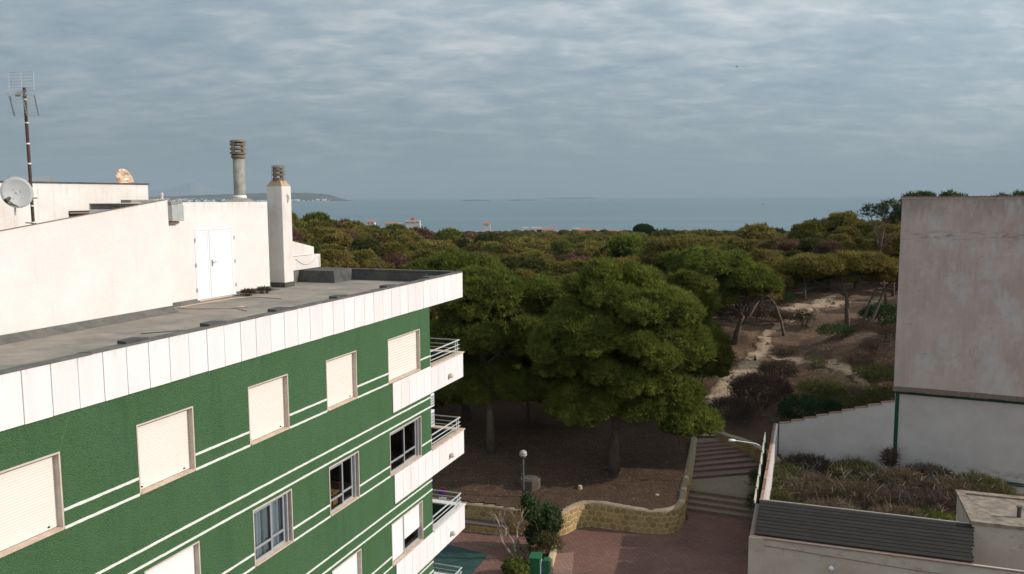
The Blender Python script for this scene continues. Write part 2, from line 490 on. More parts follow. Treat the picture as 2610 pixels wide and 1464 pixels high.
def brick_mat(name, c1, c2, mortar, scale):
    m = mat(name, c1, 0.85, bump=0.3, bscale=30)
    n, l = m.node_tree.nodes, m.node_tree.links
    b = n['Principled BSDF']
    g = n.new('ShaderNodeNewGeometry')
    mp = n.new('ShaderNodeMapping')
    mp.inputs['Rotation'].default_value = (0, 0, PHI)
    l.new(g.outputs['Position'], mp.inputs[0])
    # wavy interlocking pavers: bend the coordinates a little before the brick pattern
    wv = n.new('ShaderNodeTexWave')
    wv.wave_profile = 'SIN'
    wv.inputs['Scale'].default_value = 1.6
    l.new(mp.outputs[0], wv.inputs['Vector'])
    ad = n.new('ShaderNodeVectorMath')
    ad.operation = 'MULTIPLY_ADD'
    l.new(wv.outputs['Color'], ad.inputs[0])
    ad.inputs[1].default_value = (0.0, 0.06, 0.0)
    l.new(mp.outputs[0], ad.inputs[2])
    br = n.new('ShaderNodeTexBrick')
    br.inputs['Scale'].default_value = scale
    br.inputs['Mortar Size'].default_value = 0.035
    br.inputs['Mortar Smooth'].default_value = 0.4
    br.inputs['Brick Width'].default_value = 0.62
    br.inputs['Row Height'].default_value = 0.5
    br.inputs['Color1'].default_value = (*c1, 1)
    br.inputs['Color2'].default_value = (*c2, 1)
    br.inputs['Mortar'].default_value = (*mortar, 1)
    l.new(ad.outputs[0], br.inputs['Vector'])
    no = n.new('ShaderNodeTexNoise')
    no.inputs['Scale'].default_value = 0.35
    no.inputs['Detail'].default_value = 6
    l.new(g.outputs['Position'], no.inputs['Vector'])
    mr = n.new('ShaderNodeMapRange')
    mr.inputs[1].default_value, mr.inputs[2].default_value = 0.3, 0.7
    mr.inputs[3].default_value, mr.inputs[4].default_value = 0.72, 1.15
    l.new(no.outputs[0], mr.inputs[0])
    hs = n.new('ShaderNodeHueSaturation')
    l.new(br.outputs[0], hs.inputs['Color'])
    l.new(mr.outputs[0], hs.inputs['Value'])
    l.new(hs.outputs[0], b.inputs['Base Color'])
    return m


M['paver'] = brick_mat('pink_pavers', (0.215, 0.110, 0.084), (0.178, 0.088, 0.068), (0.085, 0.046, 0.036), 2.2)
M['paver_pale'] = brick_mat('pale_pavers', (0.32, 0.19, 0.15), (0.28, 0.16, 0.125), (0.13, 0.08, 0.06), 2.2)


# ------------------------------------------------------------------ object helpers
def tag(o, label=None, cat=None, group=None, kind=None):
    if label:
        o['label'] = label
    if cat:
        o['category'] = cat
    if group:
        o['group'] = group
    if kind:
        o['kind'] = kind
    return o


def thing(name, loc, label, cat, group=None):
    o = bpy.data.objects.new(name, None)
    o.empty_display_size = 0.3
    COL.objects.link(o)
    o.location = loc
    return tag(o, label, cat, group)


def origin_of(p):
    v = Vector((0, 0, 0))
    while p is not None:
        v = v + p.location
        p = p.parent
    return v


class MB:
    """collects faces in world coordinates; build() makes one mesh object"""

    def __init__(self):
        self.v, self.f, self.m = [], [], []

    def add(self, verts, faces, mi=0):
        o = len(self.v)
        self.v += [tuple(p) for p in verts]
        self.f += [tuple(i + o for i in f) for f in faces]
        self.m += [mi] * len(faces)
        return self

    def hexa(self, p, mi=0):
        """eight corners: bottom ring 0-3, top ring 4-7, counter-clockwise from above"""
        return self.add(p, [(3, 2, 1, 0), (4, 5, 6, 7), (0, 1, 5, 4), (1, 2, 6, 5), (2, 3, 7, 6), (3, 0, 4, 7)], mi)

    def box(self, a, b, mi=0, fr=None):
        (x0, y0, z0), (x1, y1, z1) = a, b
        x0, x1 = min(x0, x1), max(x0, x1)
        y0, y1 = min(y0, y1), max(y0, y1)
        z0, z1 = min(z0, z1), max(z0, z1)
        p = [(x0, y0, z0), (x1, y0, z0), (x1, y1, z0), (x0, y1, z0), (x0, y0, z1), (x1, y0, z1), (x1, y1, z1), (x0, y1, z1)]
        if fr:
            p = [fr(*q) for q in p]
        return self.hexa(p, mi)

    def ubox(self, u0, u1, v0, v1, z0, z1, mi=0):
        """box in street-grid coordinates"""
        u0, u1 = min(u0, u1), max(u0, u1)
        v0, v1 = min(v0, v1), max(v0, v1)
        z0, z1 = min(z0, z1), max(z0, z1)
        p = [uv(u0, v1, z0), uv(u1, v1, z0), uv(u1, v0, z0), uv(u0, v0, z0), uv(u0, v1, z1), uv(u1, v1, z1), uv(u1, v0, z1), uv(u0, v0, z1)]
        return self.hexa(p, mi)

    def tube(self, pts, rad, n=6, mi=0, cap=True):
        pts = [Vector(p) for p in pts]
        if isinstance(rad, (int, float)):
            rad = [rad] * len(pts)
        rings = []
        for i, p in enumerate(pts):
            d = (pts[min(i + 1, len(pts) - 1)] - pts[max(i - 1, 0)])
            d = d.normalized() if d.length > 1e-9 else Vector((0, 0, 1))
            a = d.cross(Vector((0.31, 0.17, 0.93)))
            if a.length < 1e-3:
                a = d.cross(Vector((1, 0, 0)))
            a.normalize()
            b = d.cross(a)
            rings.append([p + (a * math.cos(2 * math.pi * k / n) + b * math.sin(2 * math.pi * k / n)) * rad[i] for k in range(n)])
        vs = [q for r in rings for q in r]
        fs = []
        for i in range(len(pts) - 1):
            for k in range(n):
                fs.append((i * n + k, (i * n + (k + 1) % n), (i + 1) * n + (k + 1) % n, (i + 1) * n + k))
        if cap:
            fs.append(tuple(range(n))[::-1])
            fs.append(tuple((len(pts) - 1) * n + k for k in range(n)))
        return self.add(vs, fs, mi)

    def lathe(self, c, prof, n=16, mi=0):
        c = Vector(c)
        vs, fs = [], []
        for r, z in prof:
            for k in range(n):
                a = 2 * math.pi * k / n
                vs.append(c + Vector((r * math.cos(a), r * math.sin(a), z)))
        for i in range(len(prof) - 1):
            for k in range(n):
                fs.append((i * n + k, i * n + (k + 1) % n, (i + 1) * n + (k + 1) % n, (i + 1) * n + k))
        fs.append(tuple(range(n))[::-1])
        fs.append(tuple((len(prof) - 1) * n + k for k in range(n)))
        return self.add(vs, fs, mi)

    def prism(self, poly, z0, z1, mi=0):
        n = len(poly)
        vs = [(x, y, z0) for x, y in poly] + [(x, y, z1) for x, y in poly]
        fs = [tuple(range(n))[::-1], tuple(range(n, 2 * n))] + [(i, (i + 1) % n, n + (i + 1) % n, n + i) for i in range(n)]
        return self.add(vs, fs, mi)

    def build(self, name, mats, parent=None, smooth=False, loc=None, bevel=0.0):
        if not isinstance(mats, (list, tuple)):
            mats = [mats]
        base = origin_of(parent) if parent else Vector((0, 0, 0))
        if loc is None:
            if parent:
                loc = base
            else:
                a = np.array(self.v)
                loc = Vector(((a[:, 0].min() + a[:, 0].max()) / 2, (a[:, 1].min() + a[:, 1].max()) / 2, a[:, 2].min()))
        loc = Vector(loc)
        me = bpy.data.meshes.new(name)
        me.from_pydata([tuple(Vector(p) - loc) for p in self.v], [], self.f)
        for m in mats:
            me.materials.append(m if not isinstance(m, str) else M[m])
        me.polygons.foreach_set('material_index', self.m)
        if smooth:
            me.polygons.foreach_set('use_smooth', [True] * len(self.f))
        me.update()
        o = bpy.data.objects.new(name, me)
        COL.objects.link(o)
        o.location = loc - base
        if parent:
            o.parent = parent
        if bevel > 0:
            bv = o.modifiers.new('bevel', 'BEVEL')
            bv.width = bevel
            bv.segments = 2
            bv.limit_method = 'ANGLE'
        return o


def inst(name, me, parent, loc, rotz=0.0, scale=None):
    o = bpy.data.objects.new(name, me)
    COL.objects.link(o)
    base = origin_of(parent) if parent else Vector((0, 0, 0))
    o.location = Vector(loc) - base
    o.rotation_euler = (0, 0, rotz)
    if scale:
        o.scale = scale
    if parent:
        o.parent = parent
    return o


def np_mesh(name, V, F, mats, mi=None, smooth=False):
    """triangle mesh from numpy arrays"""
    me = bpy.data.meshes.new(name)
    V = np.asarray(V, dtype=np.float32)
    F = np.asarray(F, dtype=np.int32)
    me.vertices.add(len(V))
    me.vertices.foreach_set('co', V.ravel())
    k = F.shape[1]
    me.loops.add(F.size)
    me.loops.foreach_set('vertex_index', F.ravel())
    me.polygons.add(len(F))
    me.polygons.foreach_set('loop_start', np.arange(0, F.size, k, dtype=np.int32))
    try:
        me.polygons.foreach_set('loop_total', np.full(len(F), k, dtype=np.int32))
    except Exception:
        pass
    if not isinstance(mats, (list, tuple)):
        mats = [mats]
    for m in mats:
        me.materials.append(M[m] if isinstance(m, str) else m)
    if mi is not None:
        me.polygons.foreach_set('material_index', np.asarray(mi, dtype=np.int32))
    if smooth:
        me.polygons.foreach_set('use_smooth', np.ones(len(F), dtype=bool))
    me.update(calc_edges=True)
    me.validate()
    return me


# ------------------------------------------------------------------ terrain, sea, far land
def smooth01(t):
    t = np.clip(t, 0, 1)
    return t * t * (3 - 2 * t)


PL = ([30, 43, 47, 52, 60, 75, 100, 2000], [-17.2, -17.15, -16.9, -16.6, -16.5, -16.3, -17.0, -17.0])
PR = ([30, 43, 47, 53.5, 60, 65, 71, 76, 81, 95, 110, 2000], [-17.2, -17.15, -16.95, -16.38, -15.9, -15.6, -14.55, -14.1, -13.6, -12.9, -12.9, -12.9])
WALL = [(-16, 46.9), (-8, 45.9), (-5, 45.2), (-2.7, 44.6), (-1.0, 44.1), (0.8, 43.4), (2.1, 43.05), (2.9, 43.4), (3.5, 44.1), (4.1, 44.4),
        (4.9, 44.2), (6.2, 43.75), (7.5, 43.4), (8.5, 43.4), (9.2, 43.9), (9.7, 44.9), (10.15, 46.6), (10.75, 48.5),
        (11.25, 50.1), (11.75, 51.7), (12.3, 53.6)]


def catmull(pts, per=8):
    out = []
    P = [pts[0]] + list(pts) + [pts[-1]]
    for i in range(1, len(P) - 2):
        p0, p1, p2, p3 = [np.array(P[i + k], float) for k in (-1, 0, 1, 2)]
        for k in range(per):
            t = k / per
            out.append(0.5 * ((2 * p1) + (-p0 + p2) * t + (2 * p0 - 5 * p1 + 4 * p2 - p3) * t * t + (-p0 + 3 * p1 - 3 * p2 + p3) * t ** 3))
    out.append(np.array(pts[-1], float))
    return np.array(out)


WC = catmull(WALL, 8)


def hnoise(x, y, s, seed=0.0):
    x, y = np.asarray(x, float), np.asarray(y, float)
    return (np.sin(x * s + seed) * np.cos(y * s * 1.13 + seed * 2.1) + 0.6 * np.sin(x * s * 2.3 + y * s * 1.7 + seed) + 0.35 * np.sin(x * s * 4.9 - y * s * 4.1 + seed * 3)) / 1.95


def terrain(x, y):
    x, y = np.asarray(x, float), np.asarray(y, float)
    d = np.hypot(x, y)
    az = np.degrees(np.arctan2(x, y))
    t = smooth01((x - 4) / 12.0)
    near = np.interp(y, *PL) * (1 - t) + np.interp(y, *PR) * t
    far = -15.6 - 0.0362 * (d - 60)
    far = far + 4.6 * smooth01((az - 10) / 12) * np.exp(-((d - 150) / 110.0) ** 2)
    far = far + 3.4 * smooth01((az - 17) / 6) * np.exp(-((d - 130) / 60.0) ** 2)
    far = far + 8.5 * smooth01((-4 - az) / 10) * np.exp(-((d - 420) / 330.0) ** 2)
    s = smooth01((d - 88) / 70)
    z = near * (1 - s) + far * s
    z = z + 0.12 * hnoise(x, y, 0.45, 1.3) * smooth01((y - 46) / 8) + 0.5 * hnoise(x, y, 0.06, 4.0) * smooth01((d - 80) / 60) + 1.5 * hnoise(x, y, 0.011, 2.2) * smooth01((d - 160) / 200)
    dune = smooth01((x - 13) / 5) * smooth01((y - 55) / 5) * smooth01((112 - y) / 12)
    z = z + dune * (0.26 * hnoise(x, y, 0.55, 7.0) + 0.20 * np.abs(hnoise(x, y, 1.1, 9.0)) + 0.07 * hnoise(x, y, 2.6, 5.0))
    # a hummock to the left of the sandy path and a cut bank on its right
    z = z + 0.9 * np.exp(-(((x - 20.5) / 3.5) ** 2 + ((y - 82) / 4.5) ** 2))
    z = z + 2.3 * np.exp(-(((x - 32.0) / 5.5) ** 2 + ((y - 70) / 7.0) ** 2))
    z = z + 1.0 * np.exp(-(((x - 27.0) / 2.4) ** 2 + ((y - 63) / 4.0) ** 2))
    return z


BX = [-400, -16, -8, -5, -2.7, -1.0, 0.8, 2.1, 2.9, 3.5, 4.1, 4.9, 6.2, 7.5, 8.5, 9.2, 9.7, 10.15, 10.75, 11.25, 11.75, 12.3, 12.31, 16.5, 17.3, 23.6, 24, 400]
BY = [47.5, 46.9, 45.9, 45.2, 44.6, 44.1, 43.4, 43.05, 43.4, 44.1, 44.4, 44.2, 43.75, 43.4, 43.4, 43.9, 44.9, 46.6, 48.5, 50.1, 51.7, 53.4, 53.4, 53.2, 51.9, 49.9, 52, 45]


def axis(lo, hi, step, far, g=1.09):
    a = list(np.arange(lo, hi + 1e-6, step))
    s, x = step, hi
    while x < far:
        s *= g
        x += s
        a.append(x)
    return a


xs_r = axis(0, 50, 0.6, 1300)
xs = np.array([-q for q in axis(0, 20, 0.6, 1300)[::-1][:-1]] + xs_r)
ys = np.array(sorted([-60, -30, 0, 20, 30, 36]) + axis(40, 105, 0.6, 1500, 1.07))
XX, YY = np.meshgrid(xs, ys)
ZT = terrain(XX, YY)
low = YY < np.interp(XX, BX, BY) + 0.55
ZT = np.where(low, -18.85, ZT)
nx, ny = len(xs), len(ys)
idx = np.arange(nx * ny).reshape(ny, nx)
F = np.stack([idx[:-1, :-1], idx[:-1, 1:], idx[1:, 1:], idx[1:, :-1]], -1).reshape(-1, 4)
me = np_mesh('ground', np.stack([XX, YY, ZT], -1).reshape(-1, 3), F, 'ground', smooth=True)
at = me.attributes.new('sandy', 'FLOAT', 'POINT')
sv = smooth01((XX - 13) / 5) * smooth01((YY - 54) / 6) * smooth01((125 - YY) / 20) * (0.68 + 0.32 * hnoise(XX, YY, 0.33, 2.0))
at.data.foreach_set('value', sv.astype(np.float32).ravel())
ground = bpy.data.objects.new('ground', me)
COL.objects.link(ground)
tag(ground, 'brown dune soil under the pine wood', kind='structure')

# planter soil, cut exactly along the stone wall
poly = [(-16, 60)] + [tuple(p) for p in WC] + [(12.3, 60)]


def inside(x, y, pl):
    c = np.zeros(np.shape(x), bool)
    n = len(pl)
    for i in range(n):
        x0, y0 = pl[i]
        x1, y1 = pl[(i + 1) % n]
        if y0 == y1:
            continue
        t = ((y0 > y) != (y1 > y)) & (x < (x1 - x0) * (y - y0) / (y1 - y0) + x0)
        c ^= t
    return c


gx = np.arange(-15, 12.6, 0.22)
gy = np.arange(42.6, 56, 0.22)
X2, Y2 = np.meshgrid(gx, gy)
ix = np.arange(X2.size).reshape(X2.shape)
F2 = np.stack([ix[:-1, :-1], ix[:-1, 1:], ix[1:, 1:], ix[1:, :-1]], -1).reshape(-1, 4)
cx, cy = X2.ravel()[F2].mean(1), Y2.ravel()[F2].mean(1)
shift = [(px - 0.16 * (1 if px > 9 else 0), py + 0.16) for px, py in poly]
keep = inside(cx, cy, shift)
zs = terrain(X2, Y2) + 0.05 + 0.03 * hnoise(X2, Y2, 3.1, 2.0) - 0.10 * np.clip((Y2 - 53) / 3, 0, 1) * 2.2
me = np_mesh('planter_soil', np.stack([X2, Y2, zs], -1).reshape(-1, 3), F2[keep], 'soil', smooth=True)
o = bpy.data.objects.new('planter_soil', me)
COL.objects.link(o)
tag(o, 'needle covered raised soil behind the curved stone wall', kind='structure')

# plaza paving: one sheet, with a paler inlay and the green painted court
b = MB()
b.add([(-60, -40, GROUND), (70, -40, GROUND), (70, 48.0, GROUND), (-60, 48.0, GROUND)], [(0, 1, 2, 3)])
o = b.build('pavement', 'paver', loc=(0, 0, GROUND))
tag(o, 'pink interlocking pavers of the plaza', kind='structure')
b = MB()
b.add([(2.05, 40.9, GROUND + .004), (3.15, 41.1, GROUND + .004), (3.0, 39.6, GROUND + .004), (2.4, 34.0, GROUND + .004), (1.75, 34.0, GROUND + .004)], [(4, 3, 2, 1, 0)])
o = b.build('paler_pavement', 'paver_pale')
tag(o, 'paler strip of repaired pavers beside the green cabinet', kind='structure')
b = MB()
b.add([(-6.0, 42.7, GROUND + .005), (-3.36, 42.05, GROUND + .005), (-1.28, 40.88, GROUND + .005), (-2.6, 37.0, GROUND + .005), (-8.0, 38.5, GROUND + .005)], [(4, 3, 2, 1, 0)])
o = b.build('painted_pavement', 'court')
tag(o, 'dark green painted patch of ground below the balconies', kind='structure')


def ribbon(name, pts, widths, m, seed, lift, label):
    c = catmull(pts, 10)
    rng = random.Random(seed)
    vs, fs = [], []
    n = len(c)
    W_ = np.interp(np.linspace(0, 1, n), np.linspace(0, 1, len(widths)), widths)
    K = 9
    for i in range(n):
        a, b_ = c[max(i - 1, 0)], c[min(i + 1, n - 1)]
        d = (b_ - a) / max(1e-6, np.linalg.norm(b_ - a))
        nn = np.array([-d[1], d[0]])
        l = W_[i] * (0.5 + rng.uniform(-.13, .13))
        r = W_[i] * (0.5 + rng.uniform(-.13, .13))
        for k in range(K):
            q = c[i] + nn * (-l + (l + r) * k / (K - 1))
            e = lift * (1 if 0 < k < K - 1 else -1.2)
            vs.append((q[0], q[1], float(terrain(q[0], q[1])) + e))
    for i in range(n - 1):
        for k in range(K - 1):
            fs.append((i * K + k, i * K + k + 1, (i + 1) * K + k + 1, (i + 1) * K + k))
    b = MB()
    b.add(vs, fs)
    o = b.build(name, m, smooth=True)
    at = o.data.attributes.new('sandy', 'FLOAT', 'POINT')
    at.data.foreach_set('value', [1.25 * (1 - abs(k - (K - 1) / 2) / ((K - 1) / 2)) ** .6 + .05 for i in range(n) for k in range(K)])
    return tag(o, label, kind='structure')


ribbon('dirt_path', [(13.2, 54.6), (14.6, 59), (17.0, 65.2), (20.9, 70.9), (23.3, 75.2), (24.6, 79), (26.6, 82.5), (30, 88), (35, 94.5), (39, 101)],
       [2.0, 2.6, 2.6, 2.3, 1.9, 1.4, 1.5, 2.0, 2.6, 2.6], 'trail', 3, 0.045, 'pale trodden sand path climbing through the dunes')
ribbon('sand_clearing', [(29, 92.5), (33, 94.5), (37, 95.5), (43, 96)], [1.6, 4.2, 4.0, 1.8], 'trail', 8, 0.05, 'open pale sand clearing under the umbrella pines')
ribbon('sand_bank', [(22.6, 73), (25.0, 70.0), (27.0, 66.0), (27.2, 61.5)], [.8, 1.9, 2.1, 1.2], 'trail', 5, 0.05, 'narrow bare sandy bank running down from the path')

# sea
m = bpy.data.materials.new('sea_water')
m.use_nodes = True
n, l = m.node_tree.nodes, m.node_tree.links
bs = n['Principled BSDF']
bs.inputs['Base Color'].default_value = (0.030, 0.075, 0.090, 1)
bs.inputs['Roughness'].default_value = 0.30
bs.inputs['IOR'].default_value = 1.33
g = n.new('ShaderNodeNewGeometry')
mp = n.new('ShaderNodeMapping')
mp.inputs['Scale'].default_value = (0.0006, 0.0030, 1)
l.new(g.outputs['Position'], mp.inputs[0])
no = n.new('ShaderNodeTexNoise')
no.inputs['Scale'].default_value = 1.0
no.inputs['Detail'].default_value = 5
l.new(mp.outputs[0], no.inputs['Vector'])
rp = n.new('ShaderNodeValToRGB')
rp.color_ramp.elements[0].position, rp.color_ramp.elements[1].position = 0.35, 0.68
rp.color_ramp.elements[0].color = (0.060, 0.115, 0.135, 1)
rp.color_ramp.elements[1].color = (0.105, 0.165, 0.185, 1)
l.new(no.outputs[0], rp.inputs[0])
l.new(rp.outputs[0], bs.inputs['Base Color'])
nb = n.new('ShaderNodeTexNoise')
nb.inputs['Scale'].default_value = 0.05
nb.inputs['Detail'].default_value = 8
l.new(g.outputs['Position'], nb.inputs['Vector'])
bp = n.new('ShaderNodeBump')
bp.inputs['Strength'].default_value = 0.6
bp.inputs['Distance'].default_value = 3.0
l.new(nb.outputs[0], bp.inputs['Height'])
l.new(bp.outputs[0], bs.inputs['Normal'])
M['sea'] = m
SEA = -58.0
b = MB()
b.add([(-33000, 400, SEA), (33000, 400, SEA), (33000, 33000, SEA), (-33000, 33000, SEA)], [(0, 1, 2, 3)])
o = b.build('sea', 'sea', loc=(0, 0, SEA))
tag(o, 'calm grey blue sea', kind='structure')


def ridge(name, mats, az_prof, dist, depth, label, seed, mi_split=None):
    """land mass seen far away: profile of (pixel-independent azimuth in degrees, crest height above the sea)"""
    rng = np.random.RandomState(seed)
    az = np.linspace(az_prof[0][0], az_prof[-1][0], 150)
    h = np.interp(az, [p[0] for p in az_prof], [p[1] for p in az_prof])
    h = np.convolve(np.pad(h, 4, 'edge'), np.ones(9) / 9, 'valid') * (1 + 0.02 * np.sin(az * 5.0 + seed) + 0.012 * np.sin(az * 13.0))
    rows = [(0.0, 0.0), (0.02, 0.25), (0.10, 0.42), (0.32, 0.93), (0.5, 1.0), (0.85, 0.85), (1.0, -0.1)]
    vs = []
    for t, k in rows:
        for a, hh in zip(az, h):
            r = dist + depth * t
            jit = 1 + 0.05 * math.sin(a * 21 + t * 40) * (0 < t < .4)
            vs.append((r * math.sin(R(a)), r * math.cos(R(a)), SEA - 1 + max(0.0, hh * k * jit) + (0 if t < 1 else -.5)))
    n_ = len(az)
    fs = [(i * n_ + j, i * n_ + j + 1, (i + 1) * n_ + j + 1, (i + 1) * n_ + j) for i in range(len(rows) - 1) for j in range(n_ - 1)]
    b = MB()
    b.add(vs, fs)
    o = b.build(name, mats, smooth=True)
    return tag(o, label, kind='structure')


M['headland'] = mat('headland_scrub', (0.045, 0.052, 0.042), 1.0, scale=0.004, color2=(0.10, 0.09, 0.07))
M['mountain'] = mat('hazed_mountain_rock', (0.17, 0.19, 0.21), 1.0, scale=0.0008, color2=(0.23, 0.24, 0.25))  # paler, bluer rock: extra distance haze is put into the colour
M['farwhite'] = mat('far_white_walls', (0.85, 0.80, 0.75), 0.9)
ridge('headland', 'headland', [(-26.5, 60), (-25, 72), (-22, 95), (-19, 125), (-17, 140), (-14.9, 150), (-13.6, 140), (-12.6, 118), (-12.0, 88), (-11.6, 30), (-11.2, 10), (-10.8, 0)], 14000, 1800, 'low flat headland across the bay', 2)
ridge('mountain', 'mountain', [(-27, 190), (-24, 250), (-23.2, 330), (-22.4, 330), (-21.6, 520), (-21.1, 640), (-20.8, 600), (-20.0, 420), (-19.0, 300), (-17.5, 190), (-16, 170), (-14, 90), (-12, 0)], 29500, 2500, 'hazy pointed mountain behind the headland', 5)
# the town along the foot of the headland: far too many blocks to count
rng = random.Random(4)
b = MB()
for i in range(900):
    a = rng.uniform(-25.5, -12.2)
    if rng.random() < 0.3 + 0.3 * math.sin(a * 5):
        continue
    r = 13990 + rng.uniform(0, 260)
    x, y = r * math.sin(R(a)), r * math.cos(R(a))
    w, hgt = rng.uniform(14, 46), rng.uniform(12, 34)
    z0 = SEA + (r - 13990) * 0.11 - 2
    b.box((x - w / 2, y - 8, z0), (x + w / 2, y + 8, z0 + hgt))
o = b.build('coastal_town', 'farwhite')
tag(o, 'pale band of town blocks along the foot of the headland', 'town', kind='stuff')


def islet(az0, az1, dist, hgt, label, seed):
    rng = np.random.RandomState(seed)
    a = np.linspace(az0, az1, 40)
    pr = np.sin(np.linspace(0, math.pi, 40)) ** 0.35 * hgt * (0.55 + 0.45 * rng.rand(40))
    vs = []
    for t, k in ((0, 0), (.3, .8), (.6, 1), (1, 0)):
        for aa, h in zip(a, pr):
            r = dist + t * 260
            vs.append((r * math.sin(R(aa)), r * math.cos(R(aa)), SEA - .5 + h * k))
    fs = [(i * 40 + j, i * 40 + j + 1, (i + 1) * 40 + j + 1, (i + 1) * 40 + j) for i in range(3) for j in range(39)]
    b = MB()
    b.add(vs, fs)
    return tag(b.build('islet', 'headland'), label, 'islet')


def azp(px):
    return math.degrees(math.atan((px - 1305) / 2113.0))


islet(azp(1170), azp(1250), 12500, 16, 'thin dark rocky reef out at sea, the left of two', 1)
islet(azp(1290), azp(1366), 12500, 14, 'thin dark rocky reef out at sea, the right of two', 2)
islet(azp(1388), azp(1528), 22000, 34, 'low flat island lying on the horizon', 3)


# ------------------------------------------------------------------ the green apartment building
FV = -11.9                                   # the facade plane in street-grid coordinates
B_BACK = -27.0
bld = thing('apartment_building', uv(24.75, FV, GROUND), 'green rendered apartment building with white panelled roof edge and end balconies', 'building')
ST = 2.9
COLS = [(5.40, 6.93), (8.66, 10.20), (11.90, 13.43), (15.205, 16.73), (18.42, 19.97), (21.81, 23.98)]
ZT0, ZB0 = -4.273, -5.64
END_U = 24.75
rows = range(0, 4)


def zrow(k):
    return ZT0 - k * ST, ZB0 - k * ST


# facade with real window openings
ucuts = sorted({1.5, END_U} | {q for c in COLS for q in c})
zcuts = sorted({GROUND - .3, -3.2} | {q for k in rows for q in zrow(k)})
b = MB()


def is_open(u, z):
    return any(c0 < u < c1 for c0, c1 in COLS) and any(zrow(k)[1] < z < zrow(k)[0] for k in rows)


for i in range(len(ucuts) - 1):
    for j in range(len(zcuts) - 1):
        u0, u1, z0, z1 = ucuts[i], ucuts[i + 1], zcuts[j], zcuts[j + 1]
        if is_open((u0 + u1) / 2, (z0 + z1) / 2):
            continue
        b.add([uv(u0, FV, z0), uv(u1, FV, z0), uv(u1, FV, z1), uv(u0, FV, z1)], [(0, 1, 2, 3)])
b.build('facade', 'green', bld)
b = MB()
b.add([uv(END_U, FV, GROUND - .3), uv(END_U, B_BACK, GROUND - .3), uv(END_U, B_BACK, -3.2), uv(END_U, FV, -3.2)], [(0, 1, 2, 3)])
b.build('end_wall', 'green', bld)
b = MB()
b.add([uv(1.5, FV, GROUND - .3), uv(1.5, B_BACK, GROUND - .3), uv(1.5, B_BACK, -3.2), uv(1.5, FV, -3.2)], [(3, 2, 1, 0)])
b.add([uv(1.5, B_BACK, GROUND - .3), uv(END_U, B_BACK, GROUND - .3), uv(END_U, B_BACK, -3.2), uv(1.5, B_BACK, -3.2)], [(3, 2, 1, 0)])
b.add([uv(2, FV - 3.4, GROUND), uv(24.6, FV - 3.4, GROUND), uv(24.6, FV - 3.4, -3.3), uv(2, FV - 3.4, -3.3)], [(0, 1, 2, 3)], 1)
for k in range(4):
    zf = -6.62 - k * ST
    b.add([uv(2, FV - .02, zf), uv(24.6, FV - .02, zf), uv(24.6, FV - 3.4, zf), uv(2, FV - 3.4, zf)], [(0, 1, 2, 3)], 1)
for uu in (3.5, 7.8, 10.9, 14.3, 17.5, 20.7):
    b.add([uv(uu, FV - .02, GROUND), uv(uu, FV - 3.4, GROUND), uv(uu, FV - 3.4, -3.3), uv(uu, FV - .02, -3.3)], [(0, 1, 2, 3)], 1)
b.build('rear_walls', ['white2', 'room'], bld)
# slab edge under the felt and the roof deck
b = MB()
b.ubox(1.5, 27.30, B_BACK, -12.02, -3.62, -3.10)
roof_deck = b.build('roof_deck', 'roof', bld)
rngp = random.Random(21)
# parapet core + felt capping with raised laps
b = MB()
b.ubox(1.5, 27.45, FV - .16, FV - .012, -3.635, -2.745)
b.ubox(27.30, 27.45, -16.3, FV - .165, -3.635, -2.745)
b.build('parapet_core', 'concrete', bld)
b = MB()
u = 1.5
seg = 0
while u < 27.4:
    un = min(u + rngp.uniform(.7, 1.5), 27.47)
    j = rngp.uniform(0, .012)
    p = [(u, FV + .045, -2.70 + j), (un, FV + .045, -2.70 + j * .4), (un, FV - .30, -2.735 + j), (u, FV - .30, -2.735 + j)]
    b.hexa([uv(a, c, z - .04) for a, c, z in p] + [uv(a, c, z) for a, c, z in p])
    u = un
b.build('parapet_capping', 'felt_grey', bld)
for uu in (11.8, 14.05, 16.4, 19.1, 21.9, 24.8):
    b = MB()
    p = [(uu, FV - .02, -2.69), (uu + .55, FV - .02, -2.69), (uu + .5, FV - .38, -2.70), (uu + .1, FV - .34, -2.70)]
    b.hexa([uv(a, c, z - .05) for a, c, z in p] + [uv(a, c, z + .035) for a, c, z in p])
    b.build('felt_lap', 'felt_dark', bld)
b = MB()
b.hexa([uv(a, c, -2.745) for a, c in ((27.22, -17.6), (27.50, -17.6), (27.50, FV + .04), (27.22, FV - .31))][::-1] + [uv(a, c, -2.685) for a, c in ((27.22, -17.6), (27.50, -17.6), (27.50, FV + .04), (27.22, FV - .31))][::-1])
b.build('end_capping', 'felt_dark', bld)
b = MB()
b.ubox(27.24, 27.29, -17.6, FV - .32, -3.09, -2.75)
b.build('end_parapet_lining', 'felt_dark', bld)
# fillet of felt along the inside of the parapet
b = MB()
b.add([uv(1.5, -12.2, -2.78), uv(27.2, -12.2, -2.78), uv(27.2, -12.45, -3.09), uv(1.5, -12.45, -3.09)], [(0, 1, 2, 3), (3, 2, 1, 0)][:1])
b.build('felt_fillet', 'felt_grey', bld)
# white cladding panels of the roof edge, each one a piece
PW = 0.5435


def panel_mesh(w, h, name='cladding_panel', th=0.03):
    bm = bmesh.new()
    bmesh.ops.create_cube(bm, size=1.0)
    for v in bm.verts:
        v.co = Vector((v.co.x * (w - .011), v.co.y * th, v.co.z * h))
    bmesh.ops.bevel(bm, geom=bm.edges[:], offset=.005, segments=1, affect='EDGES')
    m_ = bpy.data.meshes.new(name)
    bm.to_mesh(m_)
    bm.free()
    m_.materials.append(M['panel'])
    return m_


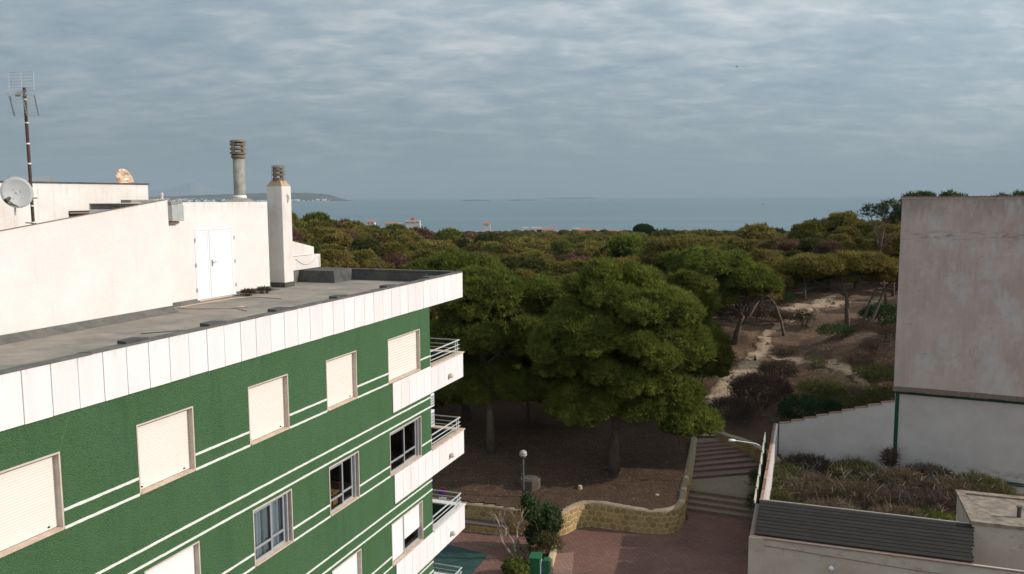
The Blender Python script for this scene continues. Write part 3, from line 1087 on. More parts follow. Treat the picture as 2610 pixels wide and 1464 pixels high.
pan_roof = panel_mesh(PW, 0.925)
pan_bal = panel_mesh(PW, 0.93)
k = 0
u = 27.5 - PW / 2
while u > 2.0:
    inst('cladding_panel', pan_roof, bld, uv(u, FV + .02 + rngp.uniform(-.003, .003), -3.175 + rngp.uniform(-.004, .004)), ROTZ)
    u -= PW
v = FV - .05 - PW / 2
for i in range(8):
    inst('cladding_panel', pan_roof, bld, uv(27.47, v, -3.175), ROTZ + math.pi / 2)
    v -= PW
# white stripes on the green render
b_str = []


def stripe(u0, u1, zc):
    b = MB()
    n = max(2, int((u1 - u0) / .12))
    top, bot = [], []
    for i in range(n + 1):
        uu = u0 + (u1 - u0) * i / n
        top.append((uu, zc + .026 + rngp.uniform(-.004, .004)))
        bot.append((uu, zc - .026 + rngp.uniform(-.004, .004)))
    vs, fs = [], []
    for (ut, zt), (ub, zb) in zip(top, bot):
        vs += [uv(ub, FV + .002, zb), uv(ub, FV + .012, zb), uv(ut, FV + .012, zt), uv(ut, FV + .002, zt)]
    for i in range(n):
        q, r = i * 4, i * 4 + 4
        fs += [(q + 1, r + 1, r + 2, q + 2), (q, r, r + 1, q + 1), (q + 2, r + 2, r + 3, q + 3)]
    b.add(vs, fs)
    b.build('stripe', 'stripe', bld)


for k in range(4):
    dz = -k * ST
    for (z_, ) in ((-5.313,), (-5.628,)):
        prev = 1.6
        for c0, c1 in COLS:
            stripe(prev, c0 - .005, z_ + dz)
            prev = c1 + .005
    stripe(23.99, END_U, -5.313 + dz)
    stripe(1.6, END_U, -6.73 + dz)
    stripe(1.6, END_U, -7.055 + dz)


b = MB()
ck = [(10.22, -4.24), (10.27, -4.15), (10.25, -4.08), (10.33, -3.98), (10.37, -3.86), (10.42, -3.74)]
b.tube([uv(a, FV + .001, z) for a, z in ck], .004, 4)
b.build('crack', 'crack', bld)


# windows
def shutter_mesh(u0, u1, z0, z1, v, pitch=.052):
    b = MB()
    n = max(1, int(round((z1 - z0) / pitch)))
    vs, fs = [], []
    for i in range(n):
        za, zb = z0 + (z1 - z0) * i / n, z0 + (z1 - z0) * (i + 1) / n
        dp = .008 if pitch > .08 else .003
        prof = [(0, za), (dp, za + (zb - za) * .2), (dp, za + (zb - za) * .85), (0, zb)]
        q = len(vs)
        for dv, z in prof:
            vs += [uv(u0, v + dv, z), uv(u1, v + dv, z)]
        for j in range(3):
            fs.append((q + 2 * j, q + 2 * j + 1, q + 2 * j + 3, q + 2 * j + 2))
    b.add(vs, fs)
    return b


def sash(parent, u0, u1, z0, z1, v, rail_z=None, w=.055):
    b = MB()
    b.ubox(u0, u0 + w, v - .02, v + .02, z0, z1)
    b.ubox(u1 - w, u1, v - .02, v + .02, z0, z1)
    b.ubox(u0 + w, u1 - w, v - .02, v + .02, z0, z0 + w)
    b.ubox(u0 + w, u1 - w, v - .02, v + .02, z1 - w, z1)
    if rail_z:
        b.ubox(u0 + w, u1 - w, v - .018, v + .018, rail_z, rail_z + w)
    b.build('sash', 'alu', parent)
    b = MB()
    b.add([uv(u0 + w, v, z0 + w), uv(u1 - w, v, z0 + w), uv(u1 - w, v, z1 - w), uv(u0 + w, v, z1 - w)], [(0, 1, 2, 3)])
    b.build('pane', 'glass', parent)


def window(ci, k, kind):
    c0, c1 = COLS[ci]
    zt, zb = zrow(k)
    w = bpy.data.objects.new('window', None)
    w.empty_display_size = .2
    COL.objects.link(w)
    base = uv((c0 + c1) / 2, FV, zb)
    w.location = base - origin_of(bld)
    w.parent = bld
    D = .17
    t = .03
    b = MB()
    b.ubox(c0, c0 + t, FV - D, FV + .012, zb, zt)
    b.ubox(c1 - t, c1, FV - D, FV + .012, zb, zt)
    b.ubox(c0 + t, c1 - t, FV - D, FV + .012, zt - t, zt)
    b.build('frame', 'trim', w)
    b = MB()
    b.ubox(c0 + t, c1 - t, FV - D, FV + .03, zb, zb + .035)
    b.build('sill', 'sill', w)
    a0, a1 = c0 + t, c1 - t
    lo, hi = zb + .035, zt - t
    if kind == 'closed':
        shutter_mesh(a0, a1, lo + .01, hi, FV - .11, .052).build('shutter', 'shutter', w)
        for uu in (a0 + .12, a1 - .2):
            b = MB()
            b.ubox(uu, uu + .03, FV - .11, FV - .085, lo + .05, lo + .075)
            b.build('shutter_stop', 'black', w)
    elif kind == 'white_closed':
        shutter_mesh(a0, a1, lo + .01, hi, FV - .11, .058).build('shutter', 'shutter_white', w)
    elif kind == 'ribbed':
        shutter_mesh(a0, a1, lo + .01, hi, FV - .11, .085).build('shutter', 'shutter', w)
    elif kind == 'half':
        mid = (a0 + a1) / 2 - .12
        shutter_mesh(a0, mid - .03, lo + .03, hi, FV - .10, .055).build('shutter', 'shutter_white', w)
        shutter_mesh(mid + .03, a1, lo + .42, hi, FV - .10, .055).build('shutter', 'shutter_white', w)
        b = MB()
        b.ubox(mid - .03, mid + .03, FV - .13, FV - .08, lo, hi)
        b.build('mullion', 'alu', w)
        sash(w, mid + .03, a1, lo, hi, FV - .15)
    else:
        mid = (a0 + a1) / 2 + .02
        b = MB()
        b.ubox(a0, a1, FV - .16, FV - .06, hi - .06, hi)
        b.build('shutter_box', 'alu', w)
        if kind != 'dark':
            b = MB()
            b.ubox(a1 - .10, a1 - .05, FV - .16, FV - .06, lo, hi - .06)
            b.build('guide', 'alu', w)
        sash(w, a0, mid + .03, lo, hi - .06, FV - .10, lo + .30)
        sash(w, mid - .03, a1 - .12, lo, hi - .06, FV - .145, lo + .30)
        if kind == 'curtain':
            vs, fs = [], []
            n = 70
            for i in range(n + 1):
                uu = a0 + (a1 - .1 - a0) * i / n
                vv = FV - .26 + .045 * math.sin(i * .75) + .02 * math.sin(i * .31 + 1)
                vs += [uv(uu, vv, lo - .1), uv(uu, vv, hi)]
            for i in range(n):
                if 26 < i < 33:
                    continue
                fs.append((2 * i, 2 * i + 2, 2 * i + 3, 2 * i + 1))
            b = MB()
            b.add(vs, fs)
            b.build('curtain', 'curtain', w, smooth=True)
    return w


plan = {(0, 0): 'closed', (1, 0): 'closed', (2, 0): 'closed', (3, 0): 'closed', (4, 0): 'closed', (5, 0): 'ribbed',
        (0, 1): 'closed', (1, 1): 'closed', (2, 1): 'white_closed', (3, 1): 'curtain', (4, 1): 'glazed', (5, 1): 'glazed',
        (0, 2): 'closed', (1, 2): 'closed', (2, 2): 'white_closed', (3, 2): 'closed', (4, 2): 'white_closed', (5, 2): 'half',
        (0, 3): 'closed', (1, 3): 'closed', (2, 3): 'closed', (3, 3): 'closed', (4, 3): 'closed', (5, 3): 'closed'}
for (ci, k), kd in plan.items():
    window(ci, k, kd)
# a wooden cabinet seen through one window
b = MB()
zf = ZB0 - ST
b.ubox(18.55, 19.45, FV - .95, FV - .40, zf - .75, zf + .30)
b.ubox(18.50, 19.50, FV - .98, FV - .37, zf + .30, zf + .335)
b.ubox(18.60, 18.98, FV - .395, FV - .385, zf - .3, zf + .24)
b.ubox(19.02, 19.40, FV - .395, FV - .385, zf - .3, zf + .24)
tag(b.build('cabinet', 'wood'), 'orange wooden cabinet inside a window of the green building', 'cabinet')


# end balconies
def balcony(k):
    dz = -k * ST
    bal = bpy.data.objects.new('balcony', None)
    bal.empty_display_size = .3
    COL.objects.link(bal)
    base = uv(26, FV, -6.62 + dz)
    bal.location = base - origin_of(bld)
    bal.parent = bld
    VB = -16.6
    b = MB()
    b.ubox(END_U + .01, 27.40, VB, FV - .03, -6.61 + dz, -6.46 + dz)
    b.build('floor_slab', 'white2', bal)
    b = MB()
    b.ubox(21.84, 27.44, FV - .13, FV - .012, -6.60 + dz, -5.71 + dz) if False else None
    b.ubox(END_U + .01, 27.44, FV - .14, FV - .02, -6.46 + dz, -5.71 + dz)
    b.ubox(27.28, 27.44, VB, FV - .145, -6.46 + dz, -5.71 + dz)
    b.build('parapet', 'concrete', bal)
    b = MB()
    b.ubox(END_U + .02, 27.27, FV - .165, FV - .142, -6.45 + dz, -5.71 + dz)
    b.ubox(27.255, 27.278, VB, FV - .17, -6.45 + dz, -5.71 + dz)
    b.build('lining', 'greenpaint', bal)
    b = MB()
    b.ubox(END_U + .012, 27.53, FV - .20, FV + .06, -5.705 + dz, -5.655 + dz)
    b.ubox(27.22, 27.53, VB, FV - .205, -5.705 + dz, -5.655 + dz)
    b.build('cap', 'sill' if k < 2 else 'white', bal, bevel=.008)
    u = 27.46 - PW / 2
    for i in range(10):
        ww = 1.0
        if u - PW / 2 < 21.79:
            ww = (u + PW / 2 - 21.80) / PW
            if ww < .15:
                break
            uc = (u + PW / 2 + 21.80) / 2
        else:
            uc = u
        top = -6.145 + dz if uc > 24.7 else -6.128 + dz
        inst('cladding_panel', pan_bal, bal, uv(uc, FV + .022, top), ROTZ, (ww, 1, .955 if uc > 24.7 else 1.0))
        u -= PW
    v = FV - .03 - PW / 2
    for i in range(8):
        inst('cladding_panel', pan_bal, bal, uv(27.47, v, -6.145 + dz), ROTZ + math.pi / 2, (1, 1, .955))
        v -= PW
    # railing: three rails on posts
    rl = bpy.data.objects.new('railing', None)
    rl.empty_display_size = .2
    COL.objects.link(rl)
    rl.location = (0, 0, 0)
    rl.parent = bal
    for h, r in ((.15, .018), (.29, .018), (.46, .026)):
        b = MB()
        z = -5.655 + dz + h
        b.tube([uv(24.84, FV - .05, z), uv(27.30, FV - .05, z)], r, 6)
        b.tube([uv(27.28, FV - .05, z), uv(27.28, VB, z)], r, 6)
        b.build('rail', 'rail', rl)
    for (pu, pv) in ((24.86, FV - .06), (26.98, FV - .06), (27.24, FV - .10), (27.27, -13.6), (27.27, -15.2)):
        b = MB()
        b.ubox(pu - .02, pu + .02, pv - .012, pv + .012, -5.66 + dz, -5.655 + dz + .46)
        b.build('post', 'rail', rl)
    return bal


for k in range(4):
    balcony(k)


# things fixed to or standing on the balconies
def wall_lamp(uu, zz_, label):
    t = thing('wall_lamp', uv(uu, FV + .04, zz_), label, 'lamp', 'lamps on the balcony panels')
    b = MB()
    b.ubox(uu - .05, uu + .05, FV + .037, FV + .06, zz_ - .11, zz_ + .05)
    b.build('back_plate', 'trim', t)
    b = MB()
    c = uv(uu, FV + .115, zz_ + .0)
    prof = [(.03, .085), (.07, .06), (.085, .0), (.085, -.06), (.07, -.075)]
    b.lathe(c, prof[::-1], 10)
    b.build('hood', 'trim', t, smooth=True)


wall_lamp(26.19, -6.28, 'small hooded lamp on the topmost balcony front')
wall_lamp(26.19, -6.28 - ST, 'small hooded lamp on the balcony front one below the top')
wall_lamp(26.19, -6.28 - 2 * ST, 'small hooded lamp on the third balcony front from the top')


def ac_unit(z0, z1, label):
    t = thing('air_conditioner', uv(24.95, FV - .45, z0), label, 'air conditioner', 'air conditioners on the end wall')
    b = MB()
    b.ubox(END_U + .06, END_U + .34, FV - .80, FV - .03, z0, z1)
    b.build('casing', 'door', t, bevel=.01)
    b = MB()
    n = 4
    for i in range(n):
        zz0 = z0 + .05 + (z1 - z0 - .1) * i / n
        b.ubox(END_U + .09, END_U + .31, FV - .028, FV - .022, zz0, zz0 + (z1 - z0 - .1) / n - .02)
    b.build('grille', 'alu', t)
    b = MB()
    b.ubox(END_U + .005, END_U + .06, FV - .7, FV - .65, z0, z0 + .1)
    b.ubox(END_U + .005, END_U + .06, FV - .2, FV - .15, z0, z0 + .1)
    b.build('bracket', 'alu', t)


ac_unit(-7.12, -6.66, 'white air conditioner under the topmost balcony, upper of two')
ac_unit(-7.80, -7.24, 'white air conditioner above the second balcony, lower of two')
b = MB()
zf = -6.46 - ST
for du in (-.25, .25):
    for dv in (-.25, .25):
        b.ubox(26.2 + du - .02, 26.2 + du + .02, -13.2 + dv - .02, -13.2 + dv + .02, zf, zf + .72)
b.ubox(25.85, 26.55, -13.55, -12.85, zf + .72, zf + .75)
tag(b.build('balcony_table', 'door'), 'white table on the balcony one below the top', 'table')
b = MB()
for i in range(9):
    a = i / 8
    b.ubox(26.0 + .3 * a, 26.03 + .3 * a, -13.3, -13.0, zf + .75, zf + .80)
b.lathe(uv(26.25, -13.15, zf + .752), [(.10, 0), (.13, .12), (.11, .16)], 10)
tag(b.build('flower_pot', 'red'), 'red pots on the white balcony table', 'pot')
# drying rack on the lowest visible balcony
t = thing('drying_rack', uv(26, -12.9, -6.46 - 3 * ST), 'metal drying rack on the lowest balcony in view', 'drying rack')
b = MB()
zr = -5.75 - 3 * ST
for i in range(9):
    uu = 25.2 + i * .21
    b.tube([uv(uu, -13.6, zr), uv(uu, -12.2, zr)], .012, 5)
b.build('wires', 'steel', t)
b = MB()
for vv in (-13.6, -12.2):
    b.tube([uv(25.15, vv, zr), uv(26.95, vv, zr)], .02, 6)
b.build('frame', 'steel', t)
for uu in (25.4, 26.7):
    b = MB()
    b.tube([uv(uu - .3, -13.5, -6.46 - 3 * ST), uv(uu, -12.9, zr - .01), uv(uu + .3, -12.3, -6.46 - 3 * ST)], .018, 6)
    b.build('leg', 'steel', t)

# ------------------------------------------------------------------ roof structures
W1, W2 = -16.42, -17.25


def zt1(u):
    return -0.69 + (u - 12.97) * 0.1305


b = MB()
p = [(7.0, W1, -3.1), (17.95, W1, -3.1), (17.95, W1 - .12, -3.1), (7.0, W1 - .12, -3.1)]
b.hexa([uv(*q) for q in p] + [uv(u_, v_, zt1(u_)) for u_, v_, _ in p])
b.ubox(17.84, 17.95, W2 + .002, W1 - .121, -3.1, -.06)
b.build('stair_housing_wall', 'white', bld)
b = MB()
p = [(7.0, W1 + .015, 0), (17.97, W1 + .015, 0), (17.97, W1 - .02, 0), (7.0, W1 - .02, 0)]
b.hexa([uv(u_, v_, zt1(u_) + .002) for u_, v_, _ in p] + [uv(u_, v_, zt1(u_) + .02) for u_, v_, _ in p])
b.build('stair_housing_coping', 'ledge', bld)
b = MB()
# penthouse with the door opening left out of its front
def wallquad(u0, u1, z0, z1, vv=W2):
    b.add([uv(u0, vv, z0), uv(u1, vv, z0), uv(u1, vv, z1), uv(u0, vv, z1)], [(0, 1, 2, 3)])


PE = 23.45
DU0, DU1, DZ0, DZ1 = 19.88, 21.66, -3.06, -0.915
wallquad(17.90, DU0, -3.1, -.13)
wallquad(DU1, PE, -3.1, -.13)
wallquad(DU0, DU1, DZ1, -.13)
b.add([uv(PE, W2, -3.1), uv(PE, W2 - 1.9, -3.1), uv(PE, W2 - 1.9, -.13), uv(PE, W2, -.13)], [(0, 1, 2, 3)])
b.add([uv(17.9, W2, -.13), uv(PE, W2, -.13), uv(PE, W2 - .12, -.13), uv(17.9, W2 - .12, -.13)], [(0, 1, 2, 3)])
b.add([uv(17.9, W2 - 1.9, -3.1), uv(PE, W2 - 1.9, -3.1), uv(PE, W2 - 1.9, -.13), uv(17.9, W2 - 1.9, -.13)], [(3, 2, 1, 0)])
b.add([uv(17.9, W2 - .0, -3.1), uv(17.9, W2 - 1.9, -3.1), uv(17.9, W2 - 1.9, -.13), uv(17.9, W2, -.13)], [(3, 2, 1, 0)])
b.build('penthouse_wall', 'white', bld)
b = MB()
b.ubox(17.9, PE - .06, W2 - 1.85, W2 - .13, -.30, -.145)
b.build('penthouse_roof', 'felt_grey', bld)
# felt skirting turned up along the walls
b = MB()


def skirt(u0, u1, vv, h=.16, out=.16):
    b.add([uv(u0, vv + .012, -3.1 + h), uv(u1, vv + .012, -3.1 + h), uv(u1, vv + .05, -3.1 + h * .55), uv(u0, vv + .05, -3.1 + h * .55),
           uv(u1, vv + out, -3.096), uv(u0, vv + out, -3.096)], [(3, 2, 1, 0), (5, 4, 2, 3)])


skirt(7.0, 17.96, W1, .17, .22)
skirt(17.95, DU0 - .02, W2, .10, .16)
skirt(DU1 + .02, PE + .02, W2, .12, .4)
b.build('felt_skirting', 'felt_grey', bld)
# double door
dr = bpy.data.objects.new('door', None)
dr.empty_display_size = .3
COL.objects.link(dr)
dr.location = uv((DU0 + DU1) / 2, W2, DZ0) - origin_of(bld)
dr.parent = bld
b = MB()
b.ubox(DU0, DU0 + .05, W2 - .10, W2 + .010, DZ0, DZ1)
b.ubox(DU1 - .05, DU1, W2 - .10, W2 + .010, DZ0, DZ1)
b.ubox(DU0 + .05, DU1 - .05, W2 - .10, W2 + .010, DZ1 - .05, DZ1)
b.build('door_frame', 'door', dr)
for a0, a1 in ((DU0 + .055, 20.50), (20.515, DU1 - .055)):
    b = MB()
    b.ubox(a0, a1, W2 - .05, W2 + .004, DZ0 + .01, DZ1 - .055)
    w_ = .07
    b.ubox(a0, a0 + w_, W2 + .004, W2 + .011, DZ0 + .01, DZ1 - .055)
    b.ubox(a1 - w_, a1, W2 + .004, W2 + .011, DZ0 + .01, DZ1 - .055)
    b.ubox(a0 + w_, a1 - w_, W2 + .004, W2 + .011, DZ0 + .01, DZ0 + .01 + w_)
    b.ubox(a0 + w_, a1 - w_, W2 + .004, W2 + .011, DZ1 - .055 - w_, DZ1 - .055)
    b.build('door_leaf', 'door', dr)
b = MB()
b.ubox(20.57, 20.61, W2 + .0112, W2 + .03, -2.08, -1.88)
b.tube([uv(20.59, W2 + .03, -1.95), uv(20.59, W2 + .075, -1.95), uv(20.72, W2 + .075, -1.945)], .013, 6)
b.build('handle', 'steel', dr)
b = MB()
for z_ in (-1.25, -2.0, -2.75):
    b.ubox(DU1 - .012, DU1 + .012, W2 + .0102, W2 + .03, z_ - .06, z_ + .06)
    b.ubox(DU0 - .012, DU0 + .012, W2 + .0102, W2 + .03, z_ - .06, z_ + .06)
b.build('hinge', 'steel', dr)
b = MB()
b.ubox(DU0 - .02, DU1 + .06, W2 - .02, W2 + .13, -3.085, DZ0)
b.build('threshold', 'sill', dr)

# square chimney
ch = bpy.data.objects.new('square_chimney', None)
ch.empty_display_size = .3
COL.objects.link(ch)
ch.location = uv(24.32, -17.4, -3.1) - origin_of(bld)
ch.parent = bld
b = MB()
b.ubox(24.06, 24.60, -17.70, -17.09, -3.1, .395)
b.build('shaft', 'white2', ch, bevel=.008)
b = MB()
b.ubox(24.045, 24.615, -17.715, -17.075, -3.098, -2.93)
b.build('skirting', 'felt_dark', ch)
b = MB()
q0 = [(24.06, -17.09), (24.60, -17.09), (24.60, -17.70), (24.06, -17.70)]
q1 = [(24.17, -17.22), (24.49, -17.22), (24.49, -17.57), (24.17, -17.57)]
b.hexa([uv(a, c, .396) for a, c in q0] + [uv(a, c, .60) for a, c in q1])
b.build('shoulder', 'capring', ch)
b = MB()
c0_ = uv(24.605, -17.36, -.32)
pts = []
for i in range(11):
    a = 2 * math.pi * i / 11
    r = .10 + .03 * math.sin(3 * a + 1)
    pts.append(uv(24.32 + .9 * r * math.cos(a), -17.088, -.40 + 1.4 * r * math.sin(a)) if False else uv(24.40 + .75 * r * math.cos(a), -17.086, -.02 + 1.5 * r * math.sin(a)))
b.add(pts, [tuple(range(11))])
b.build('bare_patch', 'concrete', ch)


def louvre_cap(parent, c, r, h, n, mname):
    """stack of concrete rings held apart by upright ribs"""
    for i in range(n):
        z0 = h * i / n
        b = MB()
        prof = [(r * .66, z0 + h / n * .0), (r * .97, z0 + h / n * .04), (r, z0 + h / n * .50), (r * .70, z0 + h / n * .60)]
        b.lathe(c, prof, 14)
        b.build('louvre_ring', mname, parent)
    for k in range(4):
        a = PHI + math.pi / 4 + k * math.pi / 2
        p = Vector(c) + Vector((math.cos(a), math.sin(a), 0)) * r * .82
        b = MB()
        b.tube([p, p + Vector((0, 0, h * .95))], r * .23, 6)
        b.build('rib', mname, parent)
    b = MB()
    b.lathe(Vector(c) + Vector((0, 0, h * .93)), [(r, 0), (r, .04), (r * .75, .085), (r * .2, .10)], 14)
    b.build('lid', mname, parent)


louvre_cap(ch, uv(24.33, -17.395, .605), .205, .43, 3, 'cap')
b = MB()
ctr = uv(24.33, -17.395, .60)
for k in range(12):
    a = 2 * math.pi * k / 12
    q = ctr + Vector((math.cos(a), math.sin(a), 0)) * .235
    b.tube([q, q + Vector((0, 0, .50))], .0035, 4)
for z_ in (0.0, .25, .5):
    b.tube([ctr + Vector((math.cos(2 * math.pi * k / 12) * .235, math.sin(2 * math.pi * k / 12) * .235, z_)) for k in range(13)], .0035, 4)
b.build('wire_guard', 'rust', ch)
# round chimney
ch2 = bpy.data.objects.new('round_chimney', None)
ch2.empty_display_size = .3
COL.objects.link(ch2)
ccx, ccv = 23.65, -18.5
ch2.location = uv(ccx, ccv, -.15) - origin_of(bld)
ch2.parent = bld
b = MB()
b.lathe(uv(ccx, ccv, 0), [(.21, -.05), (.195, .02), (.19, 1.34)], 20)
b.build('shaft', 'concrete', ch2, smooth=True)
b = MB()
b.lathe(uv(ccx, ccv, 1.34), [(.20, 0), (.235, .03), (.235, .10), (.20, .14)], 20)
b.build('collar', 'cap', ch2, smooth=True)
louvre_cap(ch2, uv(ccx, ccv, 1.48), .275, .44, 3, 'cap')
b = MB()
b.lathe(uv(ccx, ccv, -.16), [(.75, -.02), (.60, .04), (.26, .15), (.215, .17)], 12)
b.build('mortar_base', 'concrete', ch2)
b = MB()
b.lathe(uv(ccx, ccv, .0), [(.225, 0), (.23, .05), (.20, .09)], 16)
b.build('white_seal', 'tape', ch2)

# low sloping shed and kerb behind the square chimney
b = MB()
p = [(24.9, -17.85, -2.15), (27.05, -17.85, -2.15), (27.05, -19.3, -2.15), (24.9, -19.3, -2.15)]
b.hexa([uv(*q) for q in p] + [uv(u_, v_, -1.58 - (u_ - 25.66) * .206) for u_, v_, _ in p])
b.build('skylight_housing', 'white2', bld)
b = MB()
b.ubox(24.9, 27.40, -19.4, -17.80, -2.66, -2.165)
b.build('skylight_base', 'white2', bld)
b = MB()
cab = [uv(25.75 + i * .12, -17.785, -2.24 - .26 * math.sin(math.pi * i / 12)) for i in range(13)]
b.tube(cab, .008, 5)
b.tube([uv(27.30, -17.785, -2.22), uv(27.30, -17.785, -2.62)], .008, 5)
b.build('cable', 'alu', bld)
b = MB()
b.ubox(24.62, 25.95, -19.4, -17.78, -3.098, -2.68)
b.build('felt_kerb', 'felt_grey', bld)
b = MB()
p0 = [(25.86, -16.22), (27.22, -16.22), (27.22, -19.4), (25.86, -19.4)]
p1_ = [(25.97, -16.32), (27.22, -16.32), (27.22, -19.4), (25.97, -19.4)]
b.hexa([uv(a, c, -3.097) for a, c in p0] + [uv(a, c, -2.67) for a, c in p1_])
b.build('felt_upstand', 'felt_dark', bld)
# hanging cables on the end of the penthouse
b = MB()
b.tube([uv(PE + .03, W2 - .3, -.62), uv(PE + .05, W2 - .3, -1.0), uv(PE + .14, W2 - .3, -1.4), uv(PE + .12, W2 - .3, -2.0), uv(PE + .06, W2 - .3, -2.15)], .03, 6)
b.tube([uv(PE + .03, W2 - .2, -.55), uv(PE + .06, W2 - .22, -.9), uv(PE + .04, W2 - .2, -1.1)], .045, 6)
b.build('service_pipe', 'white2', bld)

# rear lift house
b = MB()
b.ubox(8.0, 21.04, -23.5, -20.0, -3.1, .44)
b.build('lift_house_wall', 'white2', bld)
b = MB()
b.ubox(7.95, 21.08, -23.6, -19.96, .442, .475)
b.build('lift_house_coping', 'felt_dark', bld)
for (a0, a1, z1_) in ((17.97, 19.07, -.345), (19.44, 19.94, -.29)):
    wv = bpy.data.objects.new('vent_window', None)
    wv.empty_display_size = .2
    COL.objects.link(wv)
    wv.location = uv((a0 + a1) / 2, -20, z1_ - .55) - origin_of(bld)
    wv.parent = bld
    b = MB()
    b.ubox(a0, a1, -20.0, -19.99, z1_ - .55, z1_)
    b.build('opening', 'black', wv)
    for i in range(4):
        b = MB()
        zz0 = z1_ - .03 - i * .13
        b.hexa([uv(a0, -19.95, zz0 - .06), uv(a1, -19.95, zz0 - .06), uv(a1, -19.988, zz0 - .03), uv(a0, -19.988, zz0 - .03),
                uv(a0, -19.95, zz0 - .04), uv(a1, -19.95, zz0 - .04), uv(a1, -19.988, zz0 - .005), uv(a0, -19.988, zz0 - .005)])
        b.build('louvre', 'batten', wv)
b = MB()
b.ubox(19.5, 21.0, -19.6, -19.2, -.30, -.04)
b.build('low_roof_block', 'concrete', bld)
b = MB()
b.lathe(uv(21.2, -19.6, -.15), [(.035, 0), (.035, .24), (.045, .25), (.045, .33)], 8)
b.build('vent_stub', 'white2', bld)

# things on the roof
t = thing('meter_box', uv(19.1, W2 + .1, -.66), 'grey metal meter box high on the penthouse wall left of the door', 'meter box')
b = MB()
b.ubox(18.80, 19.27, W2 + .005, W2 + .20, -.65, -.18)
b.build('casing', 'dish', t, bevel=.01)
b = MB()
b.ubox(18.80, 19.25, W2 + .01, W2 + .18, -.17, -.10)
b.build('lid', 'concrete', t)
b = MB()
b.ubox(18.80, 19.16, W2 + .005, W2 + .12, -.72, -.67)
b.build('bracket', 'ledge', t)

t = thing('antenna', uv(14.45, -17.2, -.6), 'brown mast with white tape rings and wide grid television antenna', 'antenna')
b = MB()
b.tube([uv(14.45, -17.2, -1.2), uv(14.452, -17.2, 2.56)], .036, 8)
b.build('mast', 'rust', t)
for z_ in (2.29, 1.76, 1.28, .82, .25, -.16, -.55):
    b = MB()
    b.lathe(uv(14.451, -17.2, z_), [(.040, -.016), (.042, 0), (.040, .016)], 8)
    b.build('tape_ring', 'tape', t)
b = MB()
b.tube([uv(14.38, -17.2, .02), uv(14.60, -17.2, .02)], .014, 5)
b.tube([uv(14.25, -17.2, -.55), uv(14.52, -17.2, -.57)], .014, 5)
b.build('stay', 'rust', t)
# reflector grids: upper and lower halves folded outward
def ant(x, y, z):
    """antenna-local: x across (towards the right in view), y forward (away from camera), z up"""
    c = Vector((math.cos(R(-8)), math.sin(R(-8)), 0))
    f = Vector((-math.sin(R(-8)), math.cos(R(-8)), 0))
    return uv(14.452, -17.2, 2.42) + c * x + f * y + Vector((0, 0, z))


for s, nm in ((1, 'upper_reflector'), (-1, 'lower_reflector')):
    b = MB()
    n = 7
    for i in range(n):
        t_ = i / (n - 1)
        y_ = -.10 + .14 * t_ if s > 0 else -.10 + .08 * t_
        z_ = (.06 + .44 * t_) * s
        sh = -.10 * t_ if s > 0 else .02 * t_
        b.tube([ant(-.30 + sh, y_, z_), ant(.33 + sh, y_, z_)], .006, 4)
    for xx in (-.30, .33, .015):
        e_ = -.10 if s > 0 else .02
        w_ = .022 if s < 0 and xx != .015 else .011
        b.tube([ant(xx, -.10, .06 * s), ant(xx + e_, (.04 if s > 0 else -.02), .50 * s)], w_, 4)
    b.build(nm, 'steel', t)
b = MB()
b.tube([ant(0, 0, 0), ant(-.05, -.45, -.06)], .012, 5)
for i in range(5):
    y_ = -.08 - i * .09
    b.tube([ant(-.20 + i * .012, y_, -.02 - .01 * i), ant(.18 - i * .012, y_, -.02 - .01 * i)], .007, 4)
b.tube([ant(.02 + .11 * math.cos(a), -.12, -.02 + .05 * math.sin(a)) for a in np.linspace(0, 6.28, 14)], .007, 4)
b.build('director', 'steel', t)
b = MB()
c = ant(-.10, -.10, -.03)
b.box((c.x - .045, c.y - .03, c.z - .04), (c.x + .045, c.y + .03, c.z + .04))
b.build('junction_box', 'capring', t)


